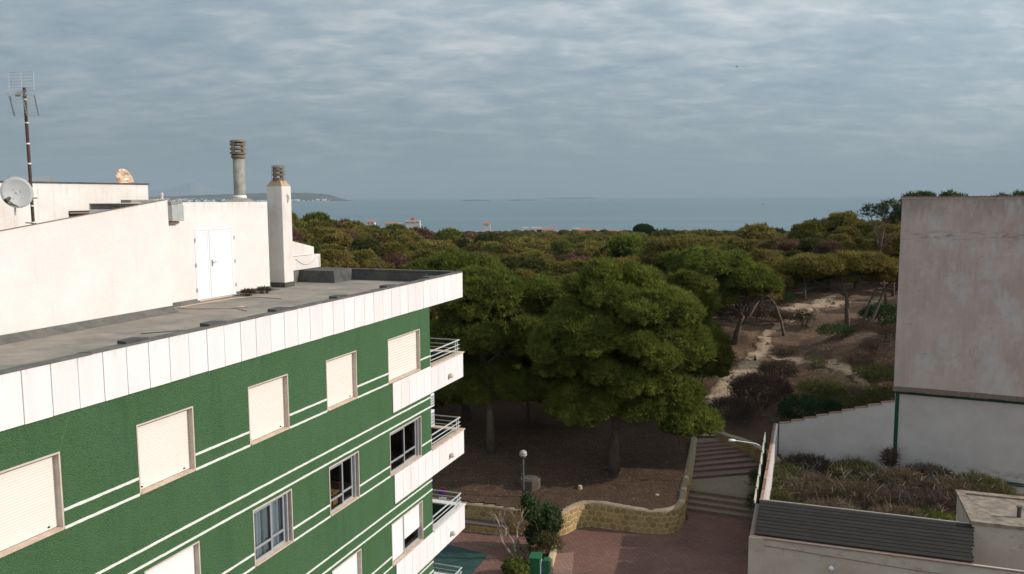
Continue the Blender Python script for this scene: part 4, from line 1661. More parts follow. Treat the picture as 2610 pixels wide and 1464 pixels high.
def dish_obj(name, center, aim, r, depth, m, label, arm=True):
    t = thing(name, Vector(center) - Vector((0, 0, r * 1.1)), label, 'satellite dish')
    aim = Vector(aim).normalized()
    rot = aim.to_track_quat('Z', 'Y').to_matrix()
    vs, fs = [], []
    n, k = 28, 6
    for j in range(k + 1):
        rr = r * j / k
        for i in range(n):
            a = 2 * math.pi * i / n
            vs.append(Vector(center) + rot @ Vector((rr * math.cos(a), rr * 1.06 * math.sin(a), depth * (j / k) ** 2)))
    for j in range(k):
        for i in range(n):
            fs.append((j * n + i, j * n + (i + 1) % n, (j + 1) * n + (i + 1) % n, (j + 1) * n + i))
    b = MB()
    b.add(vs, fs)
    o = b.build('reflector', m, t, smooth=True)
    so = o.modifiers.new('solid', 'SOLIDIFY')
    so.thickness = .015
    b = MB()
    b.tube([Vector(center) + rot @ Vector((r * math.cos(a), r * 1.06 * math.sin(a), depth)) for a in np.linspace(0, 2 * math.pi, 33)], .009, 6)
    b.build('rim', m, t)
    if arm:
        dn = rot.inverted() @ Vector((0, 0, -1))
        dn.z = 0
        dn.normalize()
        p0 = Vector(center) + rot @ (dn * r * .98 + Vector((0, 0, depth)))
        side = rot.inverted() @ (Vector((-1, 0, 0)))
        p1_ = Vector(center) + rot @ (dn * r * .62 + side * r * 1.0 + Vector((0, 0, depth + .30)))
        b = MB()
        b.tube([p0, (p0 + p1_) / 2 + Vector((0, 0, -.015)), p1_], .018, 6)
        b.build('feed_arm', 'ledge', t)
        b = MB()
        d_ = (Vector(center) - p1_).normalized()
        b.tube([p1_ - d_ * .05, p1_ + d_ * .09], [.05, .035], 10)
        b.build('feed_horn', 'felt_dark', t)
        b = MB()
        for a, q in ((.2, .25), (2.4, .28), (-.9, .5), (-2.1, .5)):
            pp = Vector(center) + rot @ Vector((r * q * math.cos(a), r * q * math.sin(a), depth * q * q + .012))
            b.lathe(pp, [(.012, -.005), (.012, .008)], 6)
        b.build('bolt', 'rust', t)
    b = MB()
    back = Vector(center) - aim * .02
    b.tube([back, back - aim * .16 + Vector((0, 0, -.05)), Vector(center) - aim * .18 + Vector((0, 0, -r * 1.5))], .022, 6)
    b.build('mount', 'steel', t)
    return t


dc = uv(13.98, -17.1, .14)
dish_obj('satellite_dish', dc, Vector((-dc.x, -dc.y, -dc.z)).normalized() + Vector((.36, 0, .16)), .33, .06, 'dish', 'round grey satellite dish beside the antenna mast')
dish_obj('satellite_dish', uv(21.25, -21.2, .62), (.92, -.42, .35), .32, .07, 'dish_rust', 'rust streaked dish behind the rear wall top', arm=False)
# a second faint antenna beyond the rear wall
t = thing('rear_antenna', uv(19.6, -23.6, .4), 'faint wire antenna showing above the rear roof wall', 'antenna')
b = MB()
for i in range(4):
    z_ = .56 + i * .05
    b.tube([uv(19.2, -23.62, z_), uv(20.7, -23.62, z_)], .004, 4)
for uu in (19.2, 19.95, 20.7):
    b.tube([uv(uu, -23.62, .45), uv(uu - .08, -23.62, .74)], .014, 4)
b.build('grid', 'hose', t)
b = MB()
b.tube([uv(19.95, -23.7, -3.0), uv(19.95, -23.7, .56)], .025, 6)
b.build('mast', 'rust', t)
# hose on the roof deck
hp = [(21.26, -15.2), (21.35, -16.2), (21.0, -16.62), (20.2, -16.72), (19.3, -16.80), (18.66, -16.76), (18.50, -16.55), (18.62, -16.1), (18.82, -15.6), (18.98, -15.15), (18.80, -14.8), (18.66, -14.5)]
hc = catmull(hp, 5)
b = MB()
b.tube([uv(q[0], q[1], -3.083) for q in hc], .018, 6)
b.tube([uv(19.0, -15.3, -3.07), uv(19.25, -15.05, -3.06)], .02, 6)
tag(b.build('hose', 'hose', smooth=True), 'beige hose lying in a loop on the roof', 'hose')
b = MB()
b.tube([uv(14.7, -14.4, -3.088), uv(15.6, -13.6, -3.09), uv(16.6, -13.0, -3.09), uv(17.8, -12.6, -3.09)], .010, 5)
tag(b.build('roof_cable', 'felt_dark'), 'thin dark cable lying across the roof felt', 'cable')


# ------------------------------------------------------------------ curved stone wall of the planter
seglen = np.hypot(*np.diff(WC, axis=0).T)
SL = np.concatenate([[0], np.cumsum(seglen)])


def wall_at(s):
    """point, outward normal at arc length s"""
    p = np.array([np.interp(s, SL, WC[:, 0]), np.interp(s, SL, WC[:, 1])])
    q = np.array([np.interp(s + .15, SL, WC[:, 0]), np.interp(s + .15, SL, WC[:, 1])]) - np.array([np.interp(s - .15, SL, WC[:, 0]), np.interp(s - .15, SL, WC[:, 1])])
    q = q / np.linalg.norm(q)
    return p, np.array([q[1], -q[0]])


def s_of(x, y):
    return float(SL[np.argmin(np.hypot(WC[:, 0] - x, WC[:, 1] - y))])


S_STEP = s_of(9.7, 44.9)
SEND = float(SL[-1])


def wall_top(s):
    t = [0, s_of(-5, 45.2), s_of(0.8, 43.4), s_of(3.5, 44.1), s_of(4.9, 44.2), s_of(7.5, 43.4), s_of(8.5, 43.4), S_STEP, s_of(10.75, 48.5), SEND]
    z = [-17.1, -17.1, -17.12, -17.05, -16.95, -17.12, -17.05, -17.0, -16.75, -16.05]
    return float(np.interp(s, t, z))


def wall_base(s):
    return float(np.interp(s, [S_STEP + 1.5, s_of(11.25, 50.1), SEND], [GROUND - .05, -17.75, -16.5]))


pw = thing('planter_wall', (3.5, 44.1, GROUND), 'curved ochre rubble stone wall holding up the planted slope', 'wall')
b = MB()
ss = np.linspace(s_of(-14, 46.6), SEND, 150)
vs, fs = [], []
for s in ss:
    p, nn = wall_at(s)
    zt_, zb_ = wall_top(s), wall_base(s)
    i_ = p - nn * .36
    vs += [(p[0], p[1], zb_), (p[0], p[1], zt_ - .03), (i_[0], i_[1], zt_ - .03), (i_[0], i_[1], zb_)]
for i in range(len(ss) - 1):
    q, r = 4 * i, 4 * i + 4
    fs += [(q, r, r + 1, q + 1), (q + 1, r + 1, r + 2, q + 2), (q + 2, r + 2, r + 3, q + 3)]
fs += [(0, 1, 2, 3), tuple(4 * (len(ss) - 1) + k for k in (3, 2, 1, 0))]
b.add(vs, fs)
b.build('mortar_bed', 'mortar', pw)
# rounded rough coping
rng = random.Random(9)
b = MB()
vs, fs = [], []
K = 7
ss2 = np.linspace(s_of(-14, 46.6), SEND, 260)
for s in ss2:
    p, nn = wall_at(s)
    zt_ = wall_top(s)
    for k in range(K):
        a = math.pi * k / (K - 1)
        off = -.18 + (.205 + rng.uniform(-.012, .012)) * math.cos(a)
        vs.append((p[0] + nn[0] * off, p[1] + nn[1] * off, zt_ - .05 + (.10 + rng.uniform(-.015, .015)) * math.sin(a)))
for i in range(len(ss2) - 1):
    for k in range(K - 1):
        fs.append((i * K + k, (i + 1) * K + k, (i + 1) * K + k + 1, i * K + k + 1))
b.add(vs, fs)
b.build('coping', 'coping', pw, smooth=True)


# rubble stones: jittered honeycomb on the curved face, every stone a piece
def stones(parent, face, s0, s1, zb, zt, cell, seed, proud=.022):
    rng = random.Random(seed)
    cw, chh = cell, cell * .80
    ncol = int((s1 - s0) / cw) + 1
    hv = {}

    def corner(i, j):
        if (i, j) not in hv:
            hv[(i, j)] = (i * cw / 2 + rng.uniform(-.13, .13) * cw, j * chh / 3 + rng.uniform(-.16, .16) * chh)
        return hv[(i, j)]
    n = 0
    for col in range(ncol):
        for row in range(-1, 9):
            i = 2 * col + (row % 2)
            j = 3 * row
            c = [(i, j), (i + 1, j + 1), (i + 1, j + 3), (i, j + 4), (i - 1, j + 3), (i - 1, j + 1)]
            pts = [corner(*q) for q in c]
            mx, my = sum(p[0] for p in pts) / 6, sum(p[1] for p in pts) / 6
            s = s0 + mx
            if s < s0 or s > s1:
                continue
            z0, z1 = zb(s) + .02, zt(s) - .09
            h = my
            if z0 + h - .1 > z1 or h < -.05:
                continue
            ring0, ring1 = [], []
            ok = True
            f = face(s)
            for (px, py) in pts:
                kx, ky = mx + (px - mx) * .90, my + (py - my) * .89
                zz = min(max(z0 + ky, z0), z1)
                P, N = face(s0 + kx)
                ring0.append(Vector((P[0] - N[0] * .01, P[1] - N[1] * .01, zz)))
                kx, ky = mx + (px - mx) * .78, my + (py - my) * .75
                zz = min(max(z0 + ky, z0 + .01), z1 - .01)
                P, N = face(s0 + kx)
                pr = proud * rng.uniform(.7, 1.25)
                ring1.append(Vector((P[0] + N[0] * pr, P[1] + N[1] * pr, zz)))
            if max(p.z for p in ring1) - min(p.z for p in ring1) < .07:
                continue
            b = MB()
            b.add(ring0 + ring1, [(6, 7, 8, 9, 10, 11)] + [(k, (k + 1) % 6, 6 + (k + 1) % 6, 6 + k) for k in range(6)])
            o = b.build('stone', 'stone', parent)
            n += 1
    return n


stones(pw, wall_at, s_of(-3.2, 44.7), s_of(10.75, 48.5), wall_base, wall_top, .40, 3)
# lower bench-like ledge in front of its left end
lw = thing('bench_wall', (-3.2, 43.8, GROUND), 'low stone ledge with a grey top before the left end of the curved wall', 'wall')
line = [(-7.2, 44.9), (-5.0, 44.45), (-2.9, 43.95), (-1.2, 43.45), (-.4, 43.2)]
lc = catmull(line, 6)
LS = np.concatenate([[0], np.cumsum(np.hypot(*np.diff(lc, axis=0).T))])


def ledge_at(s):
    p = np.array([np.interp(s, LS, lc[:, 0]), np.interp(s, LS, lc[:, 1])])
    q = np.array([np.interp(s + .1, LS, lc[:, 0]), np.interp(s + .1, LS, lc[:, 1])]) - np.array([np.interp(s - .1, LS, lc[:, 0]), np.interp(s - .1, LS, lc[:, 1])])
    q /= np.linalg.norm(q)
    return p, np.array([q[1], -q[0]])


b, b2 = MB(), MB()
for mb, z0, z1, o0, o1 in ((b, GROUND - .02, GROUND + .42, 0, .75), (b2, GROUND + .421, GROUND + .48, -.03, .75)):
    vs, fs = [], []
    for s in np.linspace(0, LS[-1], 22):
        p, nn = ledge_at(s)
        f_, g_ = p - nn * o0, p - nn * o1
        vs += [(f_[0], f_[1], z0), (f_[0], f_[1], z1), (g_[0], g_[1], z1), (g_[0], g_[1], z0)]
    for i in range(21):
        q, r = 4 * i, 4 * i + 4
        fs += [(q, r, r + 1, q + 1), (q + 1, r + 1, r + 2, q + 2)]
    fs += [(0, 1, 2, 3), (87, 86, 85, 84)]
    mb.add(vs, fs)
b.build('mortar_bed', 'mortar', lw)
b2.build('seat_top', 'wellring', lw)
stones(lw, ledge_at, .2, float(LS[-1]) - .2, lambda s: GROUND, lambda s: GROUND + .52, .38, 7)

# ------------------------------------------------------------------ stairs
stw = thing('staircase', (12, 47, GROUND), 'wide pink and ochre steps rising beside the curved stone wall', 'stairs')
A0, A1 = Vector((10.05, 46.80, 0)), Vector((14.7, 44.75, 0))
B0, B1 = Vector((10.70, 48.62, 0)), Vector((15.2, 46.60, 0))
for k in range(4):
    t_ = k / 4
    p0, p1_ = A0.lerp(B0, t_), A1.lerp(B1, t_)
    t2 = (k + 1) / 4
    q0, q1 = A0.lerp(B0, t2), A1.lerp(B1, t2)
    zt_ = GROUND + .1875 * (k + 1)
    b = MB()
    b.prism([(p0.x, p0.y), (p1_.x, p1_.y), (q1.x + .02, q1.y + .3), (q0.x + .1, q0.y + .3)], GROUND - .05, zt_ - .045)
    st = b.build('step', 'step_riser', stw)
    b = MB()
    d_ = (p1_ - p0).normalized()
    nn = Vector((d_.y, -d_.x, 0))
    b.prism([(p0.x + nn.x * .03, p0.y + nn.y * .03), (p1_.x + nn.x * .03, p1_.y + nn.y * .03), (q1.x, q1.y), (q0.x, q0.y)], zt_ - .044, zt_)
    b.build('tread', 'step_riser' if k else 'step_riser', st)
L0, L1 = Vector((11.10, 49.95, 0)), Vector((16.3, 51.10, 0))
b = MB()
b.prism([(B0.x, B0.y), (B1.x, B1.y), (16.2, 49.0), (L1.x, L1.y + .2), (L0.x, L0.y + .2)], GROUND - .05, -17.648)
b.build('landing', 'landing', stw)
sl = [((11.10, 49.95), (16.3, 51.1)), ((11.36, 50.69), (16.3, 51.75)), ((11.52, 51.2), (16.0, 52.35)), ((11.70, 51.75), (15.7, 52.85)), ((11.86, 52.22), (15.3, 53.2)),
      ((12.0, 52.68), (14.9, 53.42)), ((12.12, 53.06), (14.5, 53.6)), ((12.24, 53.42), (14.1, 53.8)), ((12.4, 54.2), (14.0, 54.6))]
for i in range(8):
    (a0, a1), (c0, c1) = sl[i], sl[i + 1]
    zt_ = -17.65 + .165 * (i + 1)
    b = MB()
    b.prism([a0, a1, (c1[0], c1[1] + .25), (c0[0], c0[1] + .25)], GROUND - .05, zt_ - .045)
    st = b.build('step', 'tread', stw)
    b = MB()
    b.prism([(a0[0], a0[1] - .03), (a1[0], a1[1] - .03), c1, c0], zt_ - .044, zt_)
    b.build('tread', 'tread', st)
# stone wall on the right of the upper flight
rw = thing('stair_wall', (15, 52.8, -17.6), 'low rubble wall slanting down the right side of the upper steps', 'wall')
rl_ = catmull([(13.75, 54.3), (14.3, 53.75), (15.2, 53.2), (15.9, 52.3), (16.45, 51.0), (16.7, 49.8)], 6)
RS = np.concatenate([[0], np.cumsum(np.hypot(*np.diff(rl_, axis=0).T))])


def rw_at(s):
    p = np.array([np.interp(s, RS, rl_[:, 0]), np.interp(s, RS, rl_[:, 1])])
    q = np.array([np.interp(s + .1, RS, rl_[:, 0]), np.interp(s + .1, RS, rl_[:, 1])]) - np.array([np.interp(s - .1, RS, rl_[:, 0]), np.interp(s - .1, RS, rl_[:, 1])])
    q /= np.linalg.norm(q)
    return p, np.array([q[1], -q[0]])


def rw_top(s):
    return float(np.interp(s, [0, RS[-1]], [-15.85, -16.75]))


b = MB()
vs, fs = [], []
for s in np.linspace(0, RS[-1], 26):
    p, nn = rw_at(s)
    g_ = p - nn * .4
    zt_ = rw_top(s)
    vs += [(p[0], p[1], -17.9), (p[0], p[1], zt_), (g_[0], g_[1], zt_ + .05), (g_[0], g_[1], -17.9)]
for i in range(25):
    q, r = 4 * i, 4 * i + 4
    fs += [(q, r, r + 1, q + 1), (q + 1, r + 1, r + 2, q + 2), (q + 2, r + 2, r + 3, q + 3)]
fs += [(0, 1, 2, 3), (103, 102, 101, 100)]
b.add(vs, fs)
b.build('mortar_bed', 'coping', rw)
stones(rw, rw_at, .1, float(RS[-1]) - .1, lambda s: rw_top(s) - .75, lambda s: rw_top(s) + .02, .42, 11, .03)
b = MB()
b.add([(13.9, 54.6, -16.1), (15.3, 53.55, -16.3), (16.2, 52.4, -16.55), (16.9, 51.0, -16.9), (17.1, 49.6, -17.1), (17.4, 52.3, -16.6), (17.0, 54.4, -16.2)], [(0, 1, 6), (1, 2, 5, 6), (2, 3, 5), (3, 4, 5)])
tag(b.build('bank_soil', 'soil'), 'dark soil bank between the upper steps and the white wall', kind='structure')

# ------------------------------------------------------------------ tall weathered building on the right
P0 = Vector((23.60, 50.0, 0))
EB = Vector((0.9056, -0.4241, 0))
NB = Vector((0.4241, 0.9056, 0))


def rb(a, d, z):
    p = P0 + EB * a + NB * d
    return Vector((p.x, p.y, z))


def rbox(mb, a0, a1, d0, d1, z0, z1, mi=0):
    mb.hexa([rb(a0, d0, z0), rb(a1, d0, z0), rb(a1, d1, z0), rb(a0, d1, z0), rb(a0, d0, z1), rb(a1, d0, z1), rb(a1, d1, z1), rb(a0, d1, z1)], mi)


tb = thing('tall_building', rb(6, 0, -18), 'tall windowless building with weathered pinkish party wall and tiled top edge', 'building')
b = MB()
rbox(b, 0, 7.3, 0, 11, -11.9, -.24)
b.build('party_wall', 'pinkwall', tb)
b = MB()
rbox(b, .12, 7.2, .12, 10.9, -18.6, -11.9)
b.build('lower_wall', 'greywhite', tb)
b = MB()
rng = random.Random(5)
a = -.06
while a < 7.25:
    w_ = rng.uniform(.5, 1.1)
    rbox(b, a, min(a + w_ - .004, 7.36), -.11 - rng.uniform(0, .03), .115, -12.02 - rng.uniform(0, .03), -11.74 - rng.uniform(0, .02))
    a += w_
b.build('ledge', 'ledge', tb)
b = MB()
rbox(b, .10, 7.25, .085, .118, -12.24, -12.06)
b.build('green_band', 'greenpaint', tb)
b = MB()
rbox(b, .13, .34, .07, .118, -16.85, -12.25)
b.build('green_strip', 'greenpaint', tb)
b = MB()
for z_ in (-16.95, -17.08):
    b.tube([rb(.3, .05, z_), rb(5.0, .05, z_ - .02), rb(7.2, .05, z_ - .05)], .05, 6)
b.build('green_pipe', 'greenpaint', tb)
b = MB()
rbox(b, -.05, 7.35, -.04, .5, -.235, -.13)
b.build('cornice', 'trim', tb)
tile = bmesh.new()
vs = []
for i in range(7):
    an = math.pi * i / 6
    vs.append((math.cos(an) * .095, math.sin(an) * .055))
ring = [[tile.verts.new((x, y, z)) for x, z in vs] for y in (-.13, .55)]
for i in range(6):
    tile.faces.new((ring[0][i], ring[0][i + 1], ring[1][i + 1], ring[1][i]))
tile.faces.new(ring[0])
tile_me = bpy.data.meshes.new('roof_tile')
tile.to_mesh(tile_me)
tile.free()
tile_me.materials.append(M['terracotta'])
a = .04
while a < 7.3:
    inst('roof_tile', tile_me, tb, rb(a, 0, -.128 + rng.uniform(-.006, .006)), math.atan2(EB.y, EB.x))
    a += .205

# white garden wall with stepped tile top
gw = thing('garden_wall', (17.2, 52.0, -18.4), 'whitewashed garden wall with stepped tile coping and peeling foot', 'wall')
C0, C1 = Vector((17.25, 52.0, 0)), Vector((23.65, 49.85, 0))
b, b2 = MB(), MB()
n = 9
d_ = (C1 - C0).normalized()
pn = Vector((-d_.y, d_.x, 0))
for i in range(n):
    q0, q1 = C0.lerp(C1, i / n), C0.lerp(C1, (i + 1) / n)
    za = -14.72 + 2.05 * (i / n) + .05
    zb_ = -14.72 + 2.05 * ((i + 1) / n) - .05
    vs = [q0, q1, q1 + pn * .24, q0 + pn * .24]
    b.hexa([Vector((p.x, p.y, -18.6)) for p in vs] + [Vector((p.x, p.y, z)) for p, z in zip(vs, (za, zb_, zb_, za))])
    vs = [q0 - pn * .03 - d_ * .03, q1 - pn * .03, q1 + pn * .27, q0 + pn * .27 - d_ * .03]
    bb = MB()
    bb.hexa([Vector((p.x, p.y, z + .002)) for p, z in zip(vs, (za, zb_, zb_, za))] + [Vector((p.x, p.y, z + .04)) for p, z in zip(vs, (za, zb_, zb_, za))])
    bb.build('coping_tile', 'terracotta', gw)
b.build('wall', 'greywhite', gw)
sw = thing('side_wall', (14.5, 45.5, -18.4), 'white side wall of the yard running towards the dark slatted roof', 'wall')
D0, D1 = Vector((12.22, 38.72, 0)), Vector((17.25, 52.24, 0))
d_ = (D1 - D0).normalized()
pn = Vector((-d_.y, d_.x, 0))
b = MB()
vs = [D0, D1, D1 + pn * .25, D0 + pn * .25]
b.hexa([Vector((p.x, p.y, -18.6)) for p in vs] + [Vector((p.x, p.y, -15.35 + .61 * (1 if k in (1, 2) else 0))) for k, p in enumerate(vs)])
b.build('wall', 'greywhite', sw)
for i in range(10):
    q0, q1 = D0.lerp(D1, i / 10), D0.lerp(D1, (i + 1) / 10 - .008)
    za, zb_ = -15.35 + .61 * i / 10, -15.35 + .61 * (i + 1) / 10
    vs = [q0 + pn * .12, q1 + pn * .12, q1 + pn * .27, q0 + pn * .27]
    bb = MB()
    bb.hexa([Vector((p.x, p.y, z + .003)) for p, z in zip(vs, (za, zb_, zb_, za))] + [Vector((p.x, p.y, z + .05)) for p, z in zip(vs, (za, zb_, zb_, za))])
    bb.build('coping_tile', 'terracotta', sw)
# board fence on the stair side
fn = thing('board_fence', (13.6, 44.2, -17.6), 'tall pale board fence with dark green posts along the stairs', 'fence')
E0, E1 = Vector((11.95, 39.3, 0)), Vector((15.45, 49.0, 0))
d_ = (E1 - E0).normalized()
pn = Vector((-d_.y, d_.x, 0))
nb_ = 6
for i in range(nb_):
    q0, q1 = E0.lerp(E1, (i + .07) / nb_), E0.lerp(E1, (i + .93) / nb_)
    bb = MB()
    vs = [q0, q1, q1 + pn * .06, q0 + pn * .06]
    tz = [-15.02 + .72 * (i + k) / nb_ for k in (0.07, .93, .93, 0.07)]
    bb.hexa([Vector((p.x, p.y, -18.3)) for p in vs] + [Vector((p.x, p.y, z)) for p, z in zip(vs, tz)])
    bb.build('board', 'lowwall', fn)
for i in range(nb_ + 1):
    q = E0.lerp(E1, i / nb_)
    bb = MB()
    bb.box((q.x - .05, q.y - .05, -18.4), (q.x + .05, q.y + .05, -15.12 + .72 * i / nb_))
    bb.build('post', 'greenpaint', fn)

# yard ground
b = MB()
b.add([(12.2, 39.4, -18.2), (28, 33, -18.0), (32, 46, -17.6), (23.6, 50.2, -17.5), (17.3, 52.2, -18.3)], [(0, 1, 2, 3, 4)])
tag(b.build('yard_soil', 'soil', loc=(20, 44, -17.9)), 'overgrown bare soil of the walled yard', kind='structure')

# low building in front with slatted roof
lb = thing('low_building', uv(36.75, 5, GROUND), 'low cream rendered outbuilding at the lower right corner', 'building')
b = MB()
b.ubox(36.75, 36.98, -2.10, 16, GROUND - .1, -15.12)
b.ubox(36.975, 40.9, -2.098, -1.88, GROUND - .1, -15.123)
b.build('wall', 'lowwall', lb)
b = MB()
b.ubox(36.72, 36.749, -2.13, -1.50, GROUND - .1, -15.10)
b.build('corner_pier', 'lowwall', lb)
b = MB()
b.ubox(36.70, 36.775, -1.49, 16, -15.118, -15.075)
b.build('wall_top', 'ledge', lb)
b = MB()
b.tube([uv(36.735, -1.45, -15.42), uv(36.73, 1.5, -15.52), uv(36.73, 4.5, -15.62), uv(36.735, 8, -15.66)], .012, 5)
b.build('cable', 'ledge', lb)
pg = thing('slatted_roof', uv(39, 2.5, -15.1), 'dark charcoal slatted roof over the low building', 'roof')
ns = 10
rng = random.Random(2)
for i in range(ns):
    u0 = 36.96 + (40.98 - 36.96) * i / ns
    u1 = 36.96 + (40.98 - 36.96) * (i + 1) / ns - .035
    ve = 6.75 + .07 * i + rng.uniform(-.03, .03)
    b = MB()
    b.ubox(u0, u1, -1.90 + .0 * i, ve, -15.05 + .012 * i, -15.00 + .012 * i)
    b.build('slat', 'slat', pg)
for vv in (-1.7, 1.0, 3.8, 6.3):
    b = MB()
    b.ubox(37.0, 40.95, vv - .05, vv + .05, -15.20, -15.06)
    b.build('joist', 'slat', pg)
b = MB()
b.ubox(36.78, 40.97, -2.08, 6.72, -15.117, -15.092)
b.build('sun_stop_board', 'ledge', pg)  # added to stop sun leaking through; also shows brown between the slats
b = MB()
b.ubox(40.985, 41.03, -1.92, 7.5, -15.06, -14.86)
b.build('edge_strip', 'trim', pg)
for (pu, pv) in ((40.8, 1.0), (40.8, 6.3)):
    b = MB()
    b.ubox(pu - .06, pu + .06, pv - .06, pv + .06, -18.0, -15.21)
    b.build('post', 'slat', pg)
t = thing('wall_lamp', uv(36.7, 1.1, -16.7), 'white swan-neck lamp on the cream wall below the slatted roof', 'lamp')
c = aw = uv(36.70, 1.32, -15.95)
b = MB()
b.tube([uv(36.74, 1.32, -16.2), uv(36.66, 1.32, -16.22), uv(36.60, 1.32, -16.05), uv(36.56, 1.32, -15.9)], .018, 6)
b.build('arm', 'tape', t)
b = MB()
b.lathe(uv(36.55, 1.32, -16.0), [(.12, 0), (.105, .07), (.05, .12), (.02, .14)], 12)
b.build('shade', 'tape', t, smooth=True)
b = MB()
b.tube([uv(36.735, 1.38, -16.3), uv(36.70, 1.45, -16.36), uv(36.72, 1.6, -16.33)], .01, 5)
b.build('bracket', 'rust', t)

# flat-roofed shed
sh = thing('shed', uv(42.7, 9.5, -18), 'beige flat roofed shed with lichen stained roof inside the yard', 'shed')
b = MB()
b.ubox(40.63, 44.75, 7.3, 13.5, -18.2, -14.75)
b.build('wall', 'lowwall', sh)
b = MB()
b.ubox(40.95, 44.45, 7.62, 13.4, -14.70, -14.68)
b.build('roof_surface', 'shedroof', sh)
b = MB()
for (a0, a1, c0, c1) in ((40.55, 40.95, 7.22, 13.5), (44.45, 44.83, 7.22, 13.5), (40.955, 44.445, 7.22, 7.60)):
    b.ubox(a0, a1, c0, c1, -14.748, -14.60)
b.build('roof_rim', 'shedroof', sh)
b = MB()
b.lathe(uv(42.0, 9.4, -14.68), [(.09, 0), (.09, .45), (.13, .46), (.13, .52)], 8)
b.build('vent_pipe', 'felt_dark', sh)

# street lamp behind the fence
t = thing('street_lamp', (14.62, 47.0, -17.6), 'white armed street lamp leaning out over the staircase', 'street lamp')
b = MB()
b.tube([(14.62, 47.0, -17.7), (14.62, 47.0, -15.2), (14.62, 47.0, -14.62)], [.06, .05, .045], 8)
b.build('mast', 'alu', t)
b = MB()
arm = catmull([(14.62, -14.70), (14.3, -14.48), (13.8, -14.38), (13.0, -14.26)], 5)
b.tube([(q[0], 47.0, q[1]) for q in arm], .03, 6)
b.build('arm', 'tape', t)
b = MB()
vs = []
for x, w_, h0, h1 in ((13.06, .04, -.02, .03), (12.95, .10, -.04, .06), (12.75, .12, -.05, .07), (12.62, .08, -.02, .04)):
    vs += [(x, 47 - w_, -14.25 + h0), (x, 47 + w_, -14.25 + h0), (x, 47 + w_ * .7, -14.25 + h1), (x, 47 - w_ * .7, -14.25 + h1)]
fs = [(0, 1, 2, 3), (15, 14, 13, 12)]
for i in range(3):
    for k in range(4):
        fs.append((4 * i + k, 4 * i + 4 + k, 4 * i + 4 + (k + 1) % 4, 4 * i + (k + 1) % 4))
b.add(vs, fs)
b.build('lamp_head', 'tape', t, smooth=True)
b = MB()
b.box((12.68, 46.92, -14.315), (12.98, 47.08, -14.296))
b.build('lens', 'felt_dark', t)


# ------------------------------------------------------------------ vegetation
def unit(a):
    return a / np.maximum(1e-9, np.linalg.norm(a, axis=-1, keepdims=True))


def blades(P, N, length, width, nb, rng, spread=0.8, up=0.0):
    """nb thin triangles fanning from every point P along N"""
    n = len(P)
    Pn = np.repeat(P, nb, 0)
    Nn = np.repeat(N, nb, 0)
    D = unit(Nn + spread * rng.randn(n * nb, 3) * 0.6 + np.array([0, 0, up]))
    S = unit(np.cross(D, rng.randn(n * nb, 3)))
    L = (length * (0.6 + 0.7 * rng.rand(n * nb)))[:, None]
    Wd = (width * (0.6 + 0.8 * rng.rand(n * nb)))[:, None]
    V = np.empty((n * nb, 3, 3))
    V[:, 0] = Pn - S * Wd * .5
    V[:, 1] = Pn + S * Wd * .5
    V[:, 2] = Pn + D * L
    return V.reshape(-1, 3)


def leaves(P, N, length, width, rng):
    """one kite-shaped leaf (two triangles) per point"""
    n = len(P)
    D = unit(N + rng.randn(n, 3) * 0.8)
    S = unit(np.cross(D, rng.randn(n, 3)))
    L = (length * (0.6 + 0.8 * rng.rand(n)))[:, None]
    Wd = (width * (0.6 + 0.8 * rng.rand(n)))[:, None]
    V = np.empty((n, 6, 3))
    V[:, 0] = P
    V[:, 1] = P + D * L * .5 + S * Wd * .5
    V[:, 2] = P + D * L
    V[:, 3] = P
    V[:, 4] = P + D * L
    V[:, 5] = P + D * L * .5 - S * Wd * .5
    return V.reshape(-1, 3)


def sphere_dirs(n, rng, zmin=-0.35):
    d = unit(rng.randn(int(n * 2.4) + 8, 3))
    d = d[d[:, 2] > zmin]
    return d[:n]


def lobes_on(ell, n, lr, rng, zmin=-0.25, inner=0.25):
    """lobe centres spread over the shell of an ellipsoid (cx,cy,cz,rx,ry,rz)"""
    c, r = np.array(ell[:3]), np.array(ell[3:])
    d = sphere_dirs(n * 6, rng, zmin)
    # best-candidate thinning keeps lobes apart
    pts = [d[0]]
    for k in range(1, n):
        cand = d[rng.randint(0, len(d), 14)]
        q = np.array(pts)
        dist = np.min(np.linalg.norm(cand[:, None] - q[None], axis=2), 1)
        pts.append(cand[np.argmax(dist)])
    pts = np.array(pts)
    rad = lr * (0.75 + 0.5 * rng.rand(n))
    C = c + pts * np.maximum(r - rad[:, None] * .8, r * .25) * (1 - inner * rng.rand(n, 1) * .6)
    return C, rad


